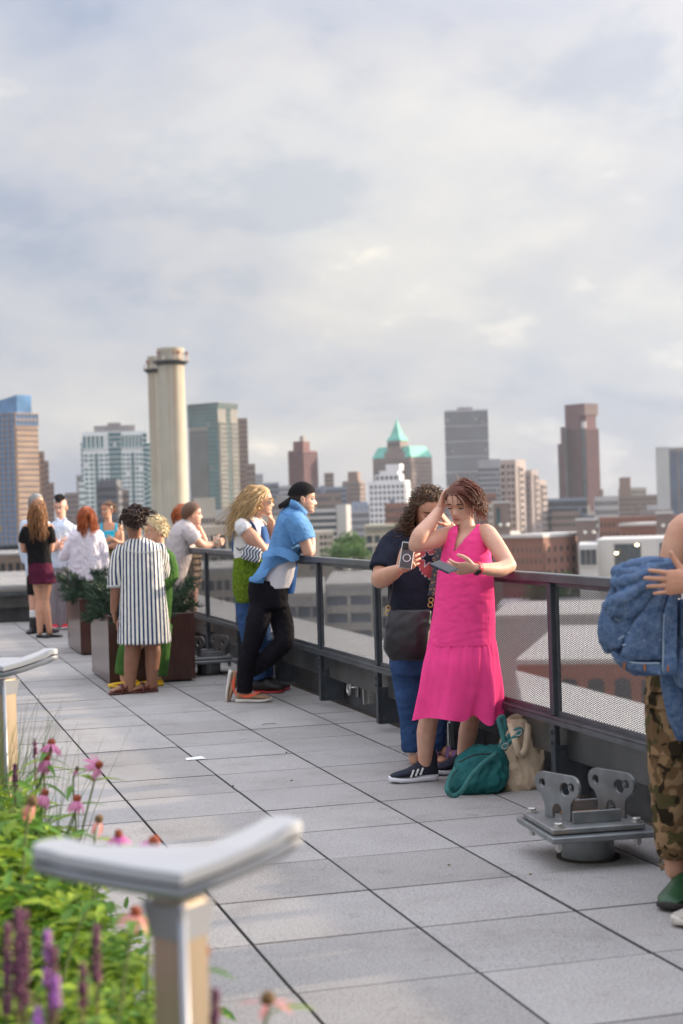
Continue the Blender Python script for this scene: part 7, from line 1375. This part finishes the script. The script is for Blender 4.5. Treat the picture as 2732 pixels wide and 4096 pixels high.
def bedsamp(r):
    y=r.uniform(1.9,6.6); x=BED_X+.03-abs(r.normal())*.34; hmax=np.interp(x,[-1.2,0.0,.40,.56],[.80,.70,.50,.36])*np.interp(y,[1.9,2.6,4.2,5.2,6.6],[.80,.88,.90,.58,.42]); 
    q_=.5+.5*math.sin(x*9+y*5.3)*math.sin(y*7.1-x*4); z=.05+hmax*(r.random()**.55)*(.62+.38*q_); th=r.uniform(0,6.28); return V3(x+r.normal()*.02,y,z),V3(math.cos(th),math.sin(th),r.uniform(-.35,.7))
leafcloud('ground_cover',13500,bedsamp,[M_lf,M_lf,M_lf2],(.04,.085),'dense bright green foliage filling the foreground flower bed','foliage',5)
def midsamp(r):
    x=.40+r.normal()*.13; y=4.9+r.normal()*.45; th=r.uniform(0,6.28); return V3(x,y,.08+.55*r.random()**.7*max(.3,1-((x-.35)/.35)**2)),V3(math.cos(th),math.sin(th),r.uniform(-.4,.7))
leafcloud('ground_cover',2600,midsamp,[M_lf,M_lf2],(.05,.10),'taller leafy stems among the pink coneflowers','foliage',15)
m=MB()
for k in range(260):
    p,_=bedsamp(rg); m.tube([V3(p[0],p[1],.03),p+V3(rg.normal()*.02,rg.normal()*.02,.0)],[.0028,.0015],4)
tag(m.build('plant_stems',[M_stem],None,org=(0,0,0)),'thin stems under the foreground foliage','stems',kind='stuff')
m=MB()
for k in range(420):
    b=V3(.30+rg.normal()*.10,6.0+rg.normal()*.25,.03); tip=b+V3(rg.normal()*.12+.02,rg.normal()*.10,rg.uniform(.45,.80)); mid=(b+tip)/2+Z*.06; pts=crm([b,mid,tip],4); m.tube(pts,np.linspace(.0022,.0004,len(pts)),3)
tag(m.build('ornamental_grass',leafmat('grass_blade',(.09,.17,.03),(.16,.22,.06),.3),None,org=(0,0,0)),'tuft of thin ornamental grass beside the far bollard','grass',kind='stuff')
# juniper in the planters
def juniper(x0,x1,y0,y1,z0,label,seed,hts,spread=.28):
    r=np.random.default_rng(seed); c=V3((x0+x1)/2,(y0+y1)/2,z0); t=thing('juniper_shrub',c,label,'shrub','juniper shrubs in the planters'); mb=MB(); m=MB()
    for k in range(64):
        b=V3(r.uniform(x0+.08,x1-.08),r.uniform(y0+.08,y1-.08),z0-.04); th=math.atan2(b[1]-c[1]+r.normal()*.25,b[0]-c[0]+r.normal()*.25); el=r.uniform(.05,1.2); L=r.uniform(.30,.52)*hts; d=V3(math.cos(th)*math.cos(el),math.sin(th)*math.cos(el),math.sin(el)*1.0); tip=b+d*L+Z*.03; mid=b+d*L*.5+Z*.07; pts=crm([b,mid,tip],7); mb.tube(pts,np.linspace(.006,.0015,len(pts)),4)
        tg=np.gradient(pts,axis=0)
        for j in range(len(pts)*7):
            i=int(r.integers(2,len(pts))); p=pts[i]+r.normal(size=3)*.012; g=nrm(tg[i]); s=nrm(np.cross(g,r.normal(size=3))); dd=nrm(g*.75+s*.75+Z*.12); LL=r.uniform(.04,.085)
            for q_ in range(5):
                e=nrm(dd+r.normal(size=3)*.30); w=nrm(np.cross(e,r.normal(size=3)))*.0032; a0=p+dd*LL*q_*.16; m.add([a0-w,a0+w,a0+e*LL*.55+w*.35,a0+e*LL*.55-w*.35],[(0,1,2,3)])
    mb.build('branches',M_stb,t); m.build('foliage',M_jun,t)
juniper(1.90,2.68,14.45,15.72,.57,'dark green juniper spilling over the rim of the nearer planter',3,.78); juniper(2.04,2.82,17.84,19.13,.57,'dark green juniper filling the farther planter',4,.85)
# ================================================================ litter on the pavers
p=fl(780,3038); o=MB().add([p+V3(-.06,-.03,.004),p+V3(.065,-.02,.004),p+V3(.05,.045,.012),p+V3(-.05,.05,.006),p+V3(0,0,.014)],[(0,1,4),(1,2,4),(2,3,4),(3,0,4)]).build('paper_scrap',mat('paper_white',(.78,.78,.76),.8,var=0),None,org=p,label='crumpled white paper scrap lying on the pavers',cat='litter')
p=fl(1075,2899); o=MB().tube([p+V3(-.05,0,.005),p+V3(0,.004,.008),p+V3(.05,-.004,.005)],.002,5).build('twig',M_stb,None,org=p,label='short tan twig on the pavers in front of the railing',cat='twig')
for k,(u,v,lab) in enumerate(((1166,3124,'dark pebble on the pavers in front of the near shoe of the woman in pink'),(932,3146,'dark crumb caught in the joint left of the large pebble'),(1146,3012,'tiny dark crumb farther back on the pavers'),(858,2733,'dark speck on the pavers left of the crossed tan sneakers'),(2122,3500,'small tan leaf fragment near the galvanised base'),(1796,3462,'small brown leaf fragment on the pavers below the teal backpack'))):
    p=fl(u,v); MB().ball(p+Z*.004,(.007,.005,.003),7,5).build('pebble',mat('debris',(.03,.022,.015),.9) if k<4 else mat('leaf_debris',(.25,.14,.05),.9),None,org=p,label=lab,cat='debris',group='specks of debris on the pavers')
# ================================================================ city trees
M_tre=leafmat('tree_leaf',(.06,.14,.035),(.10,.20,.05),.2)
def tree(u,v,d,r,label,seed):
    c=at(u,v,d); g=GZ; rr=np.random.default_rng(seed); t=thing('street_tree',(c[0],c[1],g),label,'tree','trees between the city blocks'); m=MB(); m.tube([V3(c[0],c[1],g),V3(c[0],c[1],c[2]-r*.3),c+V3(.5,0,r*.5)],[.7,.5,.15],8)
    for k in range(6): a=rr.uniform(0,6.28); m.tube([c-Z*r*.4,c+V3(math.cos(a)*r*.6,math.sin(a)*r*.6,rr.uniform(0,.5)*r)],[.3,.08],5)
    m.build('trunk',M_stb,t); m=MB(); cl=[c+rr.normal(size=3)*r*.45*V3(1.1,1.1,.7) for k in range(16)]
    for k in range(2200): 
        q_=cl[rr.integers(0,16)]; dv=nrm(rr.normal(size=3)); p=q_+dv*r*.42*rr.uniform(.75,1.05); s=nrm(rr.normal(size=3)); e=nrm(np.cross(s,rr.normal(size=3))); L=rr.uniform(.25,.55)*r/5; m.add([p-s*L,p+e*L*.6,p+s*L,p-e*L*.6],[(0,1,2,3)])
    m.build('crown',M_tre,t)
for (u,v,d,r,lab,sd) in ((1360,2205,290,2.3,'green tree crown right of the small cream block',1),(1415,2190,300,2.7,'larger green tree crown left of the cream loft building',2),(1445,2215,280,1.8,'small green tree at the corner of the cream loft building',3),(2160,2345,150,1.8,'green tree seen through the mesh right of the pink dress',4),(2235,2355,155,1.6,'second green tree seen through the mesh right of the pink dress',5),(1560,2330,200,2.2,'tree seen through the mesh under the phone of the curly-haired woman',7),(2330,2350,160,1.7,'tree seen through the mesh left of the denim jacket',8),(1480,2310,210,2.,'tree seen through the mesh left of the navy t-shirt',9)): tree(u,v,d,r,lab,sd)
# ================================================================ haze
hz=MB().bb(-1500,1700,-60,1750,GZ-3,135).build('haze',[],None,org=(0,0,0)); hz['kind']='stuff'; hz['label']='thin bluish summer haze over the city'; hz['category']='haze'
hm=bpy.data.materials.new('haze'); hm.use_nodes=True; ht=hm.node_tree; ht.nodes.clear(); ho=nd(ht,'ShaderNodeOutputMaterial'); hv=nd(ht,'ShaderNodeVolumePrincipled'); hv.inputs['Color'].default_value=(.80,.88,1.,1); hv.inputs['Density'].default_value=.00009; hv.inputs['Anisotropy'].default_value=.2; ln(ht,hv.outputs[0],ho.inputs['Volume']); hz.data.materials.append(hm)
